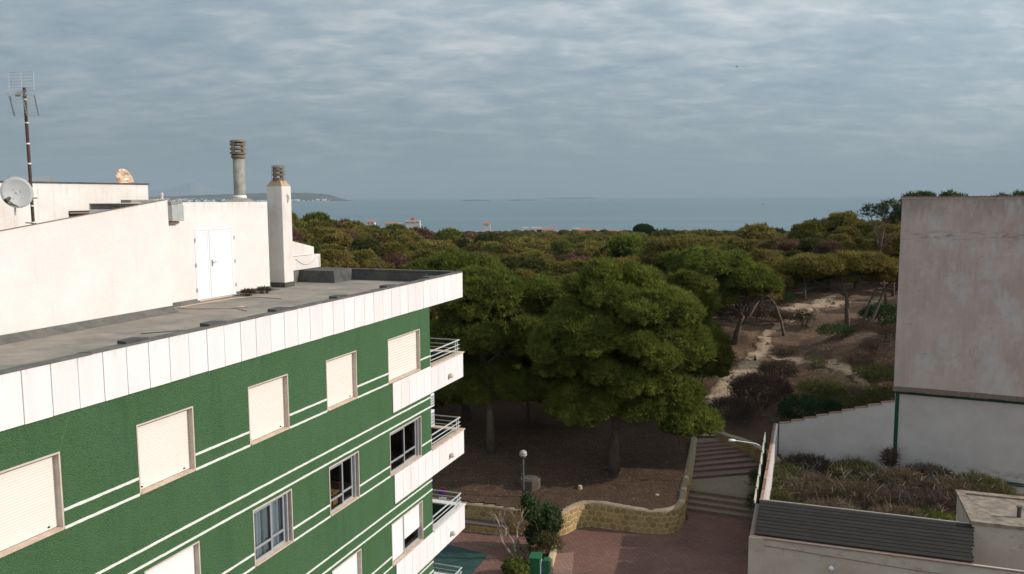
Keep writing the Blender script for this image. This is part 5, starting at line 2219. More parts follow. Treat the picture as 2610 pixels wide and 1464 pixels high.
def crown_arrays(ells, lobe_r, dens, tl, tw, nb, rng, flat=.75, zmin=-0.25, core=True, lobes_mul=1.0, leaf=False):
    """needle-tuft triangles for a whole crown; returns vertex array (3 per triangle) and the lobe list"""
    out, Cs = [], []
    for e in ells:
        area = 4 * math.pi * ((e[3] * e[4] + e[3] * e[5] + e[4] * e[5]) / 3)
        n = max(5, int(area / (lobe_r ** 2 * 2.0) * lobes_mul))
        C, rad = lobes_on(e, n, lobe_r, rng, zmin)
        for c, r in zip(C, rad):
            m = max(8, int(dens * r * r))
            d = sphere_dirs(m, rng, -0.30)
            sc = np.array([1, 1, flat])
            P = c + d * sc * r * (0.50 + 0.58 * rng.rand(len(d), 1))
            Nn = unit(d + np.array([0, 0, .6]))
            out.append(leaves(P, Nn, tl, tw, rng) if leaf else blades(P, Nn, tl, tw, nb, rng))
            if core:
                k = 10
                dd = sphere_dirs(k * 3, rng, -0.8)
                S1 = unit(np.cross(dd, rng.randn(len(dd), 3)))
                S2 = np.cross(dd, S1)
                a = np.empty((len(dd), 3, 3))
                q = c + dd * sc * r * .55
                a[:, 0] = q + S1 * r * .55
                a[:, 1] = q - S1 * r * .3 + S2 * r * .5
                a[:, 2] = q - S1 * r * .3 - S2 * r * .5
                out.append(a.reshape(-1, 3))
        Cs.append(C)
    return np.concatenate(out), np.concatenate(Cs)


def crown2(ells, bough_r, lobe_r, dens, tl, tw, nb, rng, flat=.75, zmin=-.5, bflat=.68, leaf=False, cover=2.9):
    """two levels: boughs over the big ellipsoids, needle lobes over every bough"""
    sub, Cs = [], []
    for e in ells:
        area = 4 * math.pi * ((e[3] * e[4] + e[3] * e[5] + e[4] * e[5]) / 3)
        n = max(4, int(area / (bough_r ** 2 * cover)))
        C, rad = lobes_on(e, n, bough_r, rng, zmin, .55)
        out_ = rng.rand(n) < .22
        C = C + (C - np.array(e[:3])) * (out_ * rng.uniform(.06, .22, n))[:, None]
        rad = np.where(out_, rad * .8, rad) * rng.uniform(.75, 1.2, n)
        for c, r in zip(C, rad):
            k = rng.uniform(.75, 1.2)
            sub.append((c[0], c[1], c[2], r * k, r * k, r * bflat))
        Cs.append(C)
    V, _ = crown_arrays(sub, lobe_r, dens, tl, tw, nb, rng, flat, -.30, lobes_mul=.72, leaf=leaf)
    return V, np.concatenate(Cs)


TRI_COUNT = [0]


def tri_mesh(name, V, mname):
    TRI_COUNT[0] += len(V) // 3
    return np_mesh(name, V, np.arange(len(V)).reshape(-1, 3), mname)


def limb_path(a, b_, rng, sag=.12, n=4):
    a, b_ = Vector(a), Vector(b_)
    L = (b_ - a).length
    pts = []
    for i in range(n + 1):
        t = i / n
        p = a.lerp(b_, t) + Vector((rng.uniform(-1, 1), rng.uniform(-1, 1), rng.uniform(-.5, 1))) * sag * L * .35 * math.sin(math.pi * t)
        pts.append(p)
    return pts


def wood(trunk_pts, r0, r1, limbs_to, rng, n=8, limb_r=.10):
    b = MB()
    tp = [Vector(p) for p in trunk_pts]
    m = len(tp)
    b.tube(tp, [r0 * (1.25 if i == 0 else 1) * (1 - i / (m - 1)) + r1 * (i / (m - 1)) for i in range(m)], n)
    for q in limbs_to:
        k = rng.randint(max(1, m // 2), m - 1)
        s = tp[k]
        pts = limb_path(s, q, rng)
        b.tube(pts, [limb_r * (1 - .8 * i / (len(pts) - 1)) for i in range(len(pts))], 5)
    return b


def place_tree(name, base, label, cat, ells, trunk, r0, mat_leaf, mat_bark, seed, lobe_r=1.1, dens=170, tl=.34, tw=.075, nb=6,
               group=None, flat=.75, zmin=-.25, limbs=14, leaf=False, lobes_mul=1.0, extra_trunks=(), bough=None, bflat=.78, cover=2.9, core=True):
    rs = np.random.RandomState(seed)
    rng = random.Random(seed)
    t = thing(name, base, label, cat, group)
    if bough:
        V, Cs = crown2(ells, bough, lobe_r, dens, tl, tw, nb, rs, flat, zmin, bflat, cover=cover)
    else:
        V, Cs = crown_arrays(ells, lobe_r, dens, tl, tw, nb, rs, flat, zmin, core=core, leaf=leaf, lobes_mul=lobes_mul)
    base = Vector(base)
    me = tri_mesh('crown', V - np.array(base), mat_leaf)
    o = bpy.data.objects.new('crown', me)
    COL.objects.link(o)
    o.parent = t
    pick = [Cs[i] for i in rs.choice(len(Cs), min(limbs, len(Cs)), replace=False)]
    b = wood(trunk, r0, r0 * .45, pick, rng, limb_r=r0 * .42)
    for et in extra_trunks:
        b.tube(et, [r0 * .8 * (1 - .6 * i / (len(et) - 1)) for i in range(len(et))], 7)
    b.build('trunk', mat_bark, t, smooth=True)
    return t


def gz(x, y):
    return float(terrain(x, y))


# the large pine in the middle
bx, by = 6.15, 48.6
place_tree('pine_tree', (bx, by, gz(bx, by)), 'largest pine, broad dense dark green crown over a bare trunk behind the curved wall', 'tree',
           [(6.4, 49.2, -8.9, 5.3, 4.7, 5.3), (4.0, 48.4, -9.3, 3.0, 3.0, 3.3), (8.9, 48.6, -8.9, 3.1, 3.0, 3.6), (5.0, 48.2, -12.3, 3.9, 3.2, 2.0), (9.6, 48.2, -12.8, 2.6, 2.3, 2.7)],
           [(bx, by, gz(bx, by) - .3), (bx + .05, by, -14.5), (bx + .2, by + .2, -11.5), (bx + .35, by + .5, -8)], .34, 'pine', 'bark', 11,
           lobe_r=.45, dens=80, tl=.36, tw=.055, nb=8, zmin=-.6, limbs=34, bough=1.25, bflat=.9, cover=3.7)
place_tree('pine_tree', (11.3, 56.5, gz(11.3, 56.5)), 'tall rounded pine just right of the largest pine, at the head of the steps', 'tree',
           [(12.0, 55.8, -7.6, 2.3, 2.3, 2.7), (12.2, 55.6, -10.4, 2.5, 2.3, 3.2), (13.3, 55.8, -11.2, 1.9, 1.9, 2.6)],
           [(11.3, 56.5, gz(11.3, 56.5) - .3), (11.4, 56.3, -13.5), (11.8, 56, -9)], .24, 'pine', 'bark', 12,
           lobe_r=.42, dens=80, tl=.36, tw=.055, nb=7, limbs=10, bough=.95, zmin=-.5)
place_tree('pine_tree', (-1.4, 52.0, gz(-1.4, 52)), 'dark pine with pale trunk left of the largest pine, beside the balconies', 'tree',
           [(-2.4, 54.0, -6.9, 3.1, 3.0, 2.9), (-2.6, 53.2, -9.4, 2.9, 2.6, 1.9), (-4.6, 54.5, -10.0, 2.2, 2.2, 2.4), (.9, 53.8, -9.6, 2.0, 1.9, 2.0), (-2.4, 54.2, -12.0, 3.6, 2.4, 1.9), (-3.6, 52.8, -12.9, 2.3, 1.8, 1.4), (.4, 53.0, -12.6, 1.9, 1.7, 1.5), (-5.2, 56.5, -12.2, 2.2, 2.2, 1.7)],
           [(-1.4, 52.0, gz(-1.4, 52) - .3), (-1.45, 52.2, -14), (-1.8, 53, -11), (-2.2, 53.6, -8)], .27, 'pine', 'bark', 13,
           lobe_r=.48, dens=70, tl=.36, tw=.06, nb=7, limbs=16, bough=1.15, zmin=-.5, cover=3.5)
place_tree('pine_tree', (-3.3, 60.0, gz(-3.3, 60)), 'leaning pine with bright green top rising behind the roof corner', 'tree',
           [(-4.4, 64.0, -6.1, 4.2, 3.6, 2.2), (-1.2, 63.0, -7.4, 2.6, 2.6, 2.0), (-6.6, 63, -7.6, 2.6, 2.6, 2.0)],
           [(-3.3, 60.0, gz(-3.3, 60) - .3), (-3.9, 60.6, -13.5), (-4.3, 61.8, -11), (-4.4, 63, -7.5)], .30, 'pine', 'bark', 14,
           lobe_r=.6, dens=80, tl=.36, tw=.08, nb=4, limbs=14, bough=1.4)
place_tree('pine_tree', (1.2, 58.5, gz(1.2, 58.5)), 'shaded low branched pine in the dark gap left of the largest pine', 'tree',
           [(1.0, 58.0, -11.6, 2.8, 2.4, 2.6), (-1.0, 59.0, -13.0, 2.4, 2.0, 1.9), (2.8, 57.5, -12.8, 1.9, 1.9, 2.0)],
           [(1.2, 58.5, gz(1.2, 58.5) - .3), (1.1, 58.5, -14.5), (1.0, 58.5, -12)], .16, 'pine_dark', 'bark', 29, lobe_r=.55, dens=60, tl=.36, tw=.08, nb=4, limbs=10, bough=1.2)
place_tree('pine_tree', (2.6, 62.0, gz(2.6, 62)), 'pine crown showing in the gap left of the largest pine', 'tree',
           [(2.6, 62.0, -8.0, 2.8, 2.6, 2.4), (2.2, 60.5, -10.2, 2.4, 2.0, 2.0)],
           [(2.6, 62.0, gz(2.6, 62) - .3), (2.7, 62, -12), (2.6, 62, -8)], .22, 'pine', 'bark', 15, lobe_r=.55, dens=80, tl=.34, tw=.08, nb=4, limbs=10, bough=1.2)
tx, ty = 20.85, 76.6
place_tree('umbrella_pine', (tx, ty, gz(tx, ty)), 'bright green umbrella pine with leaning dark trunk left of the sand path', 'tree',
           [(18.2, 77.5, -6.6, 4.3, 3.6, 1.9), (21.6, 76.4, -7.9, 3.3, 3.0, 2.0), (23.2, 76.6, -8.6, 2.0, 2.2, 1.7), (16.4, 77.8, -8.2, 2.9, 2.9, 1.9), (19.0, 76.2, -9.4, 2.2, 2.2, 1.5)],
           [(tx, ty, gz(tx, ty) - .3), (tx + .45, ty, -12.3), (tx + .8, ty, -11.3), (tx + .2, ty + .3, -9)], .30, 'pine', 'bark', 16,
           lobe_r=.6, dens=65, tl=.38, tw=.09, nb=4, limbs=18, bough=1.35, zmin=-.45, extra_trunks=([(tx + .7, ty, -12.0), (tx + 1.6, ty + .2, -11.0), (tx + 2.5, ty + .2, -9.4)],))
tx, ty = 33.35, 81.0
place_tree('umbrella_pine', (tx, ty, gz(tx, ty)), 'umbrella pine on three dark leaning trunks beside the tall building', 'tree',
           [(31.2, 82, -7.2, 3.4, 3.0, 1.6), (35.0, 82, -7.0, 3.2, 3.0, 1.8), (37.6, 81.5, -7.9, 2.4, 2.6, 1.7), (28.8, 83, -7.6, 2.2, 2.4, 1.3)],
           [(tx, ty, gz(tx, ty) - .3), (tx - .1, ty, -11.5), (tx - .2, ty, -10), (tx - .8, ty + .3, -8)], .26, 'pine_olive', 'bark', 17,
           lobe_r=.6, dens=60, tl=.38, tw=.09, nb=4, limbs=16, bough=1.25, zmin=-.4,
           extra_trunks=([(tx + .3, ty, gz(tx, ty) - .2), (tx + 1.6, ty, -12.2), (tx + 2.1, ty, -10.6), (tx + 3.0, ty, -8.6)],
                         [(tx + .7, ty - .3, gz(tx, ty) - .2), (tx + 2.4, ty - .3, -12), (tx + 3.4, ty, -9.6), (tx + 4.4, ty, -8)]))
tx, ty = 27.3, 90
place_tree('pine_tree', (tx, ty, gz(tx, ty)), 'upright olive pine behind the dead leaning tree on the dune', 'tree',
           [(tx, ty, -8.6, 2.4, 2.4, 3.2), (tx + .3, ty, -10.8, 2.2, 2.2, 2.4)], [(tx, ty, gz(tx, ty) - .3), (tx, ty, -11), (tx, ty, -8)], .2, 'pine_olive', 'bark', 18, lobe_r=.55, dens=60, tl=.38, tw=.09, nb=4, limbs=8, bough=1.1)
tx, ty = 42.2, 92
place_tree('eucalyptus_tree', (tx, ty, gz(tx, ty)), 'slender open-crowned eucalyptus rising against the sea beside the tall building', 'tree',
           [(40.4, 92, -2.2, 1.7, 1.7, 1.5), (42.2, 92, -1.6, 1.5, 1.5, 1.3), (43.6, 92, -2.6, 1.5, 1.5, 1.6)],
           [(tx, ty, gz(tx, ty) - .3), (tx - .6, ty, -9), (tx - 1.0, ty, -6.2), (tx - .6, ty, -3)], .14, 'euca', 'bark_light', 19, lobe_r=.5, dens=60, tl=.34, tw=.09, nb=3, limbs=24, lobes_mul=.40, core=False)

# trees whose tops just clear the tall building's roof edge
tops = [(31.9, 66, .22, .8), (33.3, 67, .38, .8), (35.9, 68, .36, .7), (37.2, 69, .18, .6), (40.2, 68, .12, .7), (41.6, 67.5, .34, .8), (43.8, 68, .62, .7), (45.3, 67.5, .92, .9)]
for i, (x, y, zt_, r) in enumerate(tops):
    z0 = gz(x, y)
    place_tree('eucalyptus_tree', (x, y, z0), ['tree top peeping over the left corner of the tiled roof edge', 'second tree top from the left over the tiled roof edge',
               'third tree top from the left over the tiled roof edge', 'fourth tree top from the left over the tiled roof edge', 'small tree top right of the wide gap above the tiled roof edge',
               'sixth tree top from the left over the tiled roof edge', 'second tallest tree top over the tiled roof edge', 'tallest tree top at the right end of the tiled roof edge'][i], 'tree',
               [(x, y, zt_ - r, r * 1.25, r, r), (x + .3, y + .3, zt_ - 2.4 * r, r * 1.5, r * 1.4, r * 1.4)], [(x, y, z0 - .3), (x + .1, y, -8), (x, y, zt_ - 1.5 * r)], .13, 'euca', 'bark_light', 40 + i,
               group='tree tops behind the tall building', lobe_r=.45, dens=100, tl=.26, tw=.09, nb=3, limbs=8, lobes_mul=.6)


# forest trees: a few crown meshes shared by all copies
def variant(seed, kind):
    rs = np.random.RandomState(seed)
    rng = random.Random(seed)
    h = 8.5
    if kind == 'dead':
        e = [(0, 0, h - 2.6, 2.9, 2.9, 2.4), (rs.uniform(-1, 1), rs.uniform(-1, 1), h - 4.2, 2.6, 2.6, 2.2)]
        V, C = crown2(e, 1.1, .6, 26, .6, .07, 4, rs, .9, -.4, .85)
    else:
        e = [(0, 0, h - 2.2, 2.6, 2.6, 2.2)]
        for k in range(3):
            a = rs.uniform(0, 6.28)
            e.append((2.1 * math.cos(a), 2.1 * math.sin(a), h - 2.6 - rs.uniform(0, 1.8), rs.uniform(1.5, 2.2), rs.uniform(1.5, 2.2), rs.uniform(1.3, 1.9)))
        V, C = crown2(e, 1.15, .62, 26, .46, .15, 4, rs, .75, -.4)
    b = wood([(0, 0, -.5), (rs.uniform(-.2, .2), 0, h * .3), (rs.uniform(-.4, .4), rs.uniform(-.3, .3), h * .62)], .22, .12, [C[i] for i in range(0, len(C), max(1, len(C) // 9))], rng, 6, .09)
    return V, b


def far_variant(seed, kind):
    rs = np.random.RandomState(seed)
    h = 8.5
    if kind == 'dead':
        e = [(0, 0, h - 3, 3.0, 3.0, 2.8)]
        V, C = crown_arrays(e, 1.2, 22, .75, .14, 3, rs, .9, -.3, lobes_mul=.7)
    else:
        a = rs.uniform(0, 6.28)
        e = [(0, 0, h - 2.3, 3.0, 3.0, 2.3), (1.9 * math.cos(a), 1.9 * math.sin(a), h - 3.0, 2.4, 2.4, 1.9), (-1.7 * math.cos(a), 1.2 * math.sin(a), h - 3.4, 2.0, 2.0, 1.7)]
        V, C = crown_arrays(e, 1.15, 20, .70, .30, 3, rs, .7, -.3, lobes_mul=.7)
    return V


KM = {'olive': 'pine_olive', 'dark': 'pine_dark', 'green': 'pine', 'dead': 'maroon'}
VARS = {}
for kind, m_ in KM.items():
    for j in range(3):
        V, b = variant(100 + j + 10 * len(VARS), kind)
        cm = tri_mesh('crown', V, m_)
        tmp = b.build('trunk', 'bark', smooth=True, loc=(0, 0, 0))
        VARS[(kind, j)] = (cm, tmp.data)
        bpy.data.objects.remove(tmp)

KN = {'olive': 'olive brown pine', 'dark': 'dull dark pine', 'green': 'fresh green pine', 'dead': 'rust brown tree'}
ROWS = [(88, 'front row'), (108, 'second row'), (130, 'third row'), (155, 'fourth row'), (182, 'fifth row'), (999, 'sixth row')]
PLACES = [(-12, 'just right of the square chimney'), (-8.5, 'above the dark roof upstand'), (-5, 'above the far roof corner'), (-1.5, 'left of the largest pine'), (3, 'over the left half of the largest pine'),
          (7, 'over the right half of the largest pine'), (10.5, 'over the rounded pine by the steps'), (14.5, 'over the path pine'), (18.5, 'beyond the sand path'), (22, 'over the three trunked pine'), (99, 'at the edge of the tall building')]


def forest_label(kind, d, az_):
    rw_ = next(n_ for m_, n_ in ROWS if d < m_)
    pl_ = next(n_ for m_, n_ in PLACES if az_ < m_)
    return '%s, %s of the wood, %s' % (KN[kind], rw_, pl_), '%s, %s' % (KN[kind] + 's', rw_)


rng = random.Random(77)
HERO = [(6, 49, 6), (12, 56, 4), (-2, 53, 5), (-4, 63, 5), (2.6, 62, 3.5), (20, 77, 5.5), (33, 82, 5.5), (27, 90, 3), (42, 92, 3)]
CLEAR = [(12, 50), (10, 60), (15, 68), (17.5, 74), (21, 86), (27, 96), (33, 101), (41, 104), (47, 98), (44, 84), (44, 46), (16, 46)]
spots = []
FOREST_R = 196.0
tries = 0
while len(spots) < 298 and tries < 60000:
    tries += 1
    d = math.sqrt(rng.uniform(60 ** 2, FOREST_R ** 2))
    a = R(rng.uniform(-16.5, 27.5))
    x, y = d * math.sin(a), d * math.cos(a)
    if any((x - hx) ** 2 + (y - hy) ** 2 < hr * hr for hx, hy, hr in HERO):
        continue
    if bool(inside(np.array([x]), np.array([y]), CLEAR)[0]):
        continue
    if math.hypot(x - 50, y - 60) < 22 and y < 74:
        continue
    sep_ = 5.0 if d < 140 else 5.5
    if any((x - p[0]) ** 2 + (y - p[1]) ** 2 < sep_ ** 2 for p in spots):
        continue
    spots.append((x, y, d))
print('forest trees', len(spots), tries)


def pick_kind(x, y, r_):
    nz = math.sin(x * .031 + 1.2) * math.cos(y * .027 + .4)
    if r_ < .12 + .09 * nz:
        return 'dead'
    if r_ < .24:
        return 'dark'
    if r_ < .42:
        return 'green'
    return 'olive'


for (x, y, d) in spots:
    kind = pick_kind(x, y, rng.random())
    # known rust-brown crowns of the photograph stand at the middle of the view
    az_ = math.degrees(math.atan2(x, y))
    if kind == 'green' and d > 130:
        kind = 'olive'
    if 128 < d < 190 and (-9.5 < az_ < -7.0 or 2.6 < az_ < 5.0 or 17.0 < az_ < 19.5) and rng.random() < .7:
        kind = 'dead'
    j = rng.randint(0, 2)
    cm, tm = VARS[(kind, j)]
    lab, grp = forest_label(kind, d, az_)
    z = gz(x, y)
    t = thing('pine_tree' if kind != 'dead' else 'dry_tree', (x, y, z), lab, 'tree', grp)
    s = rng.uniform(.72, 1.08) * (1.0 if d > 90 else .95)
    if az_ > 14 and d < 125:
        s *= .85
    t.scale = (s * rng.uniform(.85, 1.15), s * rng.uniform(.85, 1.15), s * rng.uniform(.88, 1.14))
    t.rotation_euler = (0, 0, rng.uniform(0, 6.28))
    for nm, me_ in (('crown', cm), ('trunk', tm)):
        o = bpy.data.objects.new(nm, me_)
        COL.objects.link(o)
        o.parent = t

# the rest of the wood reads as one mass: instances of light crowns on scattered points
pts, scl, ang, sel = [], [], [], []
rs = np.random.RandomState(8)
N = 12500
dd = np.sqrt(rs.uniform(FOREST_R ** 2 * .93, 1050 ** 2, N))
aa = np.radians(rs.uniform(-19, 29, N))
px, py = dd * np.sin(aa), dd * np.cos(aa)
pz = terrain(px, py)
keep = rs.rand(N) < np.clip(1.35 - dd / 2600, .5, 1)
px, py, pz, dd = px[keep], py[keep], pz[keep], dd[keep]
nu = 2600
du, au = np.sqrt(rs.uniform(58 ** 2, 225 ** 2, nu)), np.radians(rs.uniform(-17, 28, nu))
ux, uy = du * np.sin(au), du * np.cos(au)
oku = ~inside(ux, uy, CLEAR)
for hx, hy, hr in HERO:
    oku &= (ux - hx) ** 2 + (uy - hy) ** 2 > (hr * .7) ** 2
oku &= ~((np.hypot(ux - 48, uy - 58) < 20) & (uy < 72))
ux, uy, du = ux[oku], uy[oku], du[oku]
px, py, dd = np.concatenate([px, ux]), np.concatenate([py, uy]), np.concatenate([dd, du])
pz = terrain(px, py)
is_u = np.arange(len(px)) >= len(px) - len(ux)
fv = []
for i, kind in enumerate(('olive', 'olive', 'olive', 'dark', 'dark', 'green', 'dead')):
    fv.append(tri_mesh('far_crown', far_variant(300 + i, kind), KM[kind]))
fcol = bpy.data.collections.new('far_crowns')
for i, me_ in enumerate(fv):
    o = bpy.data.objects.new('far_crown_%d' % i, me_)
    fcol.objects.link(o)
me = bpy.data.meshes.new('pine_wood')
me.from_pydata([tuple(p) for p in np.stack([px, py, pz - .2], -1)], [], [])
ns_ = len(px)
sc_ = rs.uniform(.66, 1.22, ns_) * np.where(rs.rand(ns_) < .06, 1.3, 1.0) * np.interp(dd, [300, 620], [1.0, .78])
sc_ = np.where(is_u, rs.uniform(.22, .52, ns_), sc_)
nz = np.sin(px * .021 + 1.2) * np.cos(py * .017 + .4)
rr = rs.rand(ns_)
ki = np.where(rr < .10 + .10 * nz, 6, np.where(rr < .36, 3 + (rs.rand(ns_) < .5), np.where(rr < .44, 5, rs.randint(0, 3, ns_))))
for nm, arr, ty_ in (('tscale', sc_.astype(np.float32), 'FLOAT'), ('tang', rs.uniform(0, 6.28, ns_).astype(np.float32), 'FLOAT'), ('tkind', ki.astype(np.int32), 'INT')):
    at = me.attributes.new(nm, ty_, 'POINT')
    at.data.foreach_set('value', arr)
wood_o = bpy.data.objects.new('pine_wood', me)
COL.objects.link(wood_o)
tag(wood_o, 'distant pine wood stretching to the shore', 'wood', kind='stuff')
ng = bpy.data.node_groups.new('scatter_crowns', 'GeometryNodeTree')
ng.interface.new_socket('Geometry', in_out='INPUT', socket_type='NodeSocketGeometry')
ng.interface.new_socket('Geometry', in_out='OUTPUT', socket_type='NodeSocketGeometry')
gi, go = ng.nodes.new('NodeGroupInput'), ng.nodes.new('NodeGroupOutput')
iop = ng.nodes.new('GeometryNodeInstanceOnPoints')
ci = ng.nodes.new('GeometryNodeCollectionInfo')
ci.inputs['Collection'].default_value = fcol
ci.inputs['Separate Children'].default_value = True
ci.inputs['Reset Children'].default_value = True
iop.inputs['Pick Instance'].default_value = True


def named(nm, ty_):
    q = ng.nodes.new('GeometryNodeInputNamedAttribute')
    q.data_type = ty_
    q.inputs['Name'].default_value = nm
    return q.outputs['Attribute']


ng.links.new(gi.outputs[0], iop.inputs['Points'])
ng.links.new(ci.outputs[0], iop.inputs['Instance'])
ng.links.new(named('tkind', 'INT'), iop.inputs['Instance Index'])
ng.links.new(named('tscale', 'FLOAT'), iop.inputs['Scale'])
cx_ = ng.nodes.new('ShaderNodeCombineXYZ')
ng.links.new(named('tang', 'FLOAT'), cx_.inputs[2])
e2r = ng.nodes.new('FunctionNodeEulerToRotation')
ng.links.new(cx_.outputs[0], e2r.inputs[0])
ng.links.new(e2r.outputs[0], iop.inputs['Rotation'])
ng.links.new(iop.outputs[0], go.inputs[0])
md = wood_o.modifiers.new('scatter', 'NODES')
md.node_group = ng


# shrubs and dry brush
def twigs(base, h, spread, n, rng, depth=2, r=.02):
    b = MB()
    base = Vector(base)
    for i in range(n):
        a = rng.uniform(0, 6.28)
        tip = base + Vector((math.cos(a) * spread * rng.uniform(.3, 1), math.sin(a) * spread * rng.uniform(.3, 1), h * rng.uniform(.55, 1)))
        st = base + Vector((math.cos(a), math.sin(a), 0)) * spread * .12
        pts = limb_path(st, tip, rng, .25, 3)
        b.tube(pts, [r, r * .75, r * .5, r * .25], 3, cap=False)
        for j in range(depth * 2):
            k = rng.randint(1, 3)
            s = pts[k]
            e_ = s + Vector((rng.uniform(-1, 1), rng.uniform(-1, 1), rng.uniform(.0, 1))).normalized() * h * rng.uniform(.18, .4)
            b.tube([s, (s + e_) / 2 + Vector((0, 0, .02)), e_], [r * .45, r * .3, r * .15], 3, cap=False)
    return b


def shrub(name, x, y, z, rx, ry, h, m_, label, seed, lobe=.45, dens=120, tl=.16, tw=.05, nb=3, leaf=False, tw_mat='twig_dark', ntw=8, group=None, cat='shrub', flat=.85, lobes_mul=.8, ells=None):
    rs = np.random.RandomState(seed)
    rng = random.Random(seed)
    t = thing(name, (x, y, z), label, cat, group)
    V, C = crown_arrays(ells or [(x, y, z + h * .45, rx, ry, h * .55)], lobe, dens, tl, tw, nb, rs, flat, -.5, core=leaf, leaf=leaf, lobes_mul=lobes_mul)
    me_ = tri_mesh('foliage', V - np.array([x, y, z]), m_)
    o = bpy.data.objects.new('foliage', me_)
    COL.objects.link(o)
    o.parent = t
    b = twigs((x, y, z - .05), h, max(rx, ry), ntw, rng, 2, .014 + .006 * h)
    b.build('stems', tw_mat, t)
    return t


def g2(x, y, m_, rx, ry, h, label, seed, **k):
    return shrub('shrub', x, y, gz(x, y) - .05, rx, ry, h, m_, label, seed, **k)


g2(18.6, 60.5, 'bush_brown', 2.6, 2.4, 2.6, 'large dark leafless thicket behind the white garden wall corner', 501, dens=150, tl=.30, tw=.022, nb=4, ntw=26)
g2(15.6, 57.5, 'bush_brown', 1.9, 1.8, 1.8, 'grey brown brush above the top of the steps', 502, dens=150, tl=.28, tw=.02, nb=4, ntw=20)
g2(20.8, 56.3, 'bush_dark', 2.4, 1.9, 2.5, 'dark green shrub leaning over the garden wall', 503, dens=150, tl=.22, tw=.05)
g2(21.9, 66.6, 'bush_brown', 1.7, 1.5, 1.8, 'round brown bush right beside the sand path', 504, dens=160, tl=.24, tw=.025, nb=4, ntw=18)
g2(23.5, 61.5, 'bush_drygreen', 2.0, 1.8, 1.9, 'grey green brush between the thicket and the sandy bank', 505, dens=140, tl=.24, tw=.03, nb=4)
g2(26.8, 57.0, 'bush_drygreen', 2.6, 1.8, 2.7, 'tall leggy shrub rising over the stepped wall top', 506, dens=70, tl=.26, tw=.045, nb=3, ntw=26)
g2(24.0, 57.0, 'bush_drygreen', 1.9, 1.6, 2.2, 'leggy olive shrub left of the tall one over the stepped wall', 507, dens=70, tl=.26, tw=.045, nb=3, ntw=22)
g2(29.2, 73.4, 'bush_dark', 1.8, 1.5, 1.5, 'low dark bush on the dune right of the path', 508, dens=140, tl=.20, tw=.04)
g2(31.4, 73.2, 'bush_brown', 1.3, 1.1, 1.0, 'small brown bush beside the low dark bush on the dune', 509, dens=140, tl=.20, tw=.03)
g2(31.0, 64.0, 'bush_dry', 2.4, 1.8, 3.2, 'tall rust brown dry bush against the tall building edge', 510, dens=60, tl=.34, tw=.022, nb=4, ntw=34, tw_mat='twig')
g2(29.5, 60.0, 'bush_dry', 2.2, 1.7, 1.6, 'dry brown brush on the slope near the tall building', 511, dens=110, tl=.28, tw=.022, nb=4, ntw=20, tw_mat='twig')
g2(15.3, 66.5, 'bush_dark', 1.6, 1.5, 2.2, 'dark shrub at the left edge of the sand path', 512, dens=150, tl=.22, tw=.05)
g2(17.2, 70.6, 'bush_brown', 1.2, 1.1, 1.0, 'low brown tuft left of the sand path', 513, dens=140, tl=.2, tw=.025, nb=4)
g2(22.0, 84.5, 'bush_brown', 2.0, 1.5, 1.7, 'brown bush behind the leaning umbrella pine trunk', 514, dens=120, tl=.26, tw=.03, nb=4)
g2(26.0, 86.0, 'bush_brown', 2.6, 1.8, 2.0, 'dark brown thicket behind the dead leaning trunk', 515, dens=120, tl=.26, tw=.03, nb=4)
g2(29.0, 86.5, 'bush_brown', 1.7, 1.4, 1.4, 'rounded brown bush at the left of the sand clearing', 516, dens=120, tl=.26, tw=.03, nb=4)
g2(32.0, 97.8, 'bush_dark', 2.1, 1.6, 1.7, 'dark rounded bush behind the sand clearing', 517, dens=120, tl=.24, tw=.05)
g2(29.6, 82.6, 'bush_dark', 1.2, 1.0, 1.7, 'young grey green sapling bush in the middle of the clearing', 518, dens=60, tl=.24, tw=.05, ntw=14)
g2(38.5, 84.5, 'bush_dark', 2.6, 2.0, 2.3, 'large dark bush beside the tall building below the umbrella pine', 519, dens=130, tl=.24, tw=.05)
g2(35.5, 75.0, 'bush_dark', 1.8, 1.8, 2.0, 'very dark bush at the foot of the tall building edge', 520, dens=130, tl=.24, tw=.05)
g2(25.5, 67.8, 'bush_drygreen', 1.0, .9, .8, 'small tuft on the narrow sandy bank', 521, dens=130, tl=.2, tw=.03)
g2(27.9, 62.4, 'bush_drygreen', 1.8, 1.5, 1.5, 'olive brush right of the narrow sandy bank', 522, dens=120, tl=.24, tw=.03, nb=4)
g2(33.6, 79.0, 'bush_dry', 1.4, 1.1, .8, 'dry grass clump at the foot of the three trunks', 523, dens=140, tl=.24, tw=.02, nb=4, tw_mat='twig')
extra = [(28.6, 66.5, 1.5, 1.0, 'bush_dry', 'dry brush on the crest of the brown bank'), (30.6, 67.6, 1.7, 1.3, 'bush_brown', 'brown brush near the top of the brown bank'), (33.0, 69.5, 1.9, 1.6, 'bush_dry', 'rust coloured brush beside the tall building edge, upper bank'),
         (26.2, 60.2, 1.6, 1.2, 'bush_dry', 'dry brush low on the bank behind the stepped wall'), (29.0, 63.4, 1.5, 1.1, 'bush_brown', 'dark brown scrub in the middle of the bank'), (20.4, 63.2, 1.3, .9, 'bush_dry', 'pale dry scrub between the path and the thicket'),
         (33.8, 74.4, 1.5, 1.0, 'bush_brown', 'brown scrub below the three trunked pine'), (24.6, 72.6, 1.0, .7, 'bush_dry', 'small dry tuft right of the path bend'), (32.0, 61.5, 1.7, 1.5, 'bush_drygreen', 'olive scrub against the foot of the tall building')]
for i, (x, y, r_, h_, m_, lab) in enumerate(extra):
    g2(x, y, m_, r_, r_ * .85, h_, lab, 530 + i, dens=110, tl=.28, tw=.024, nb=4, ntw=20, tw_mat='twig')
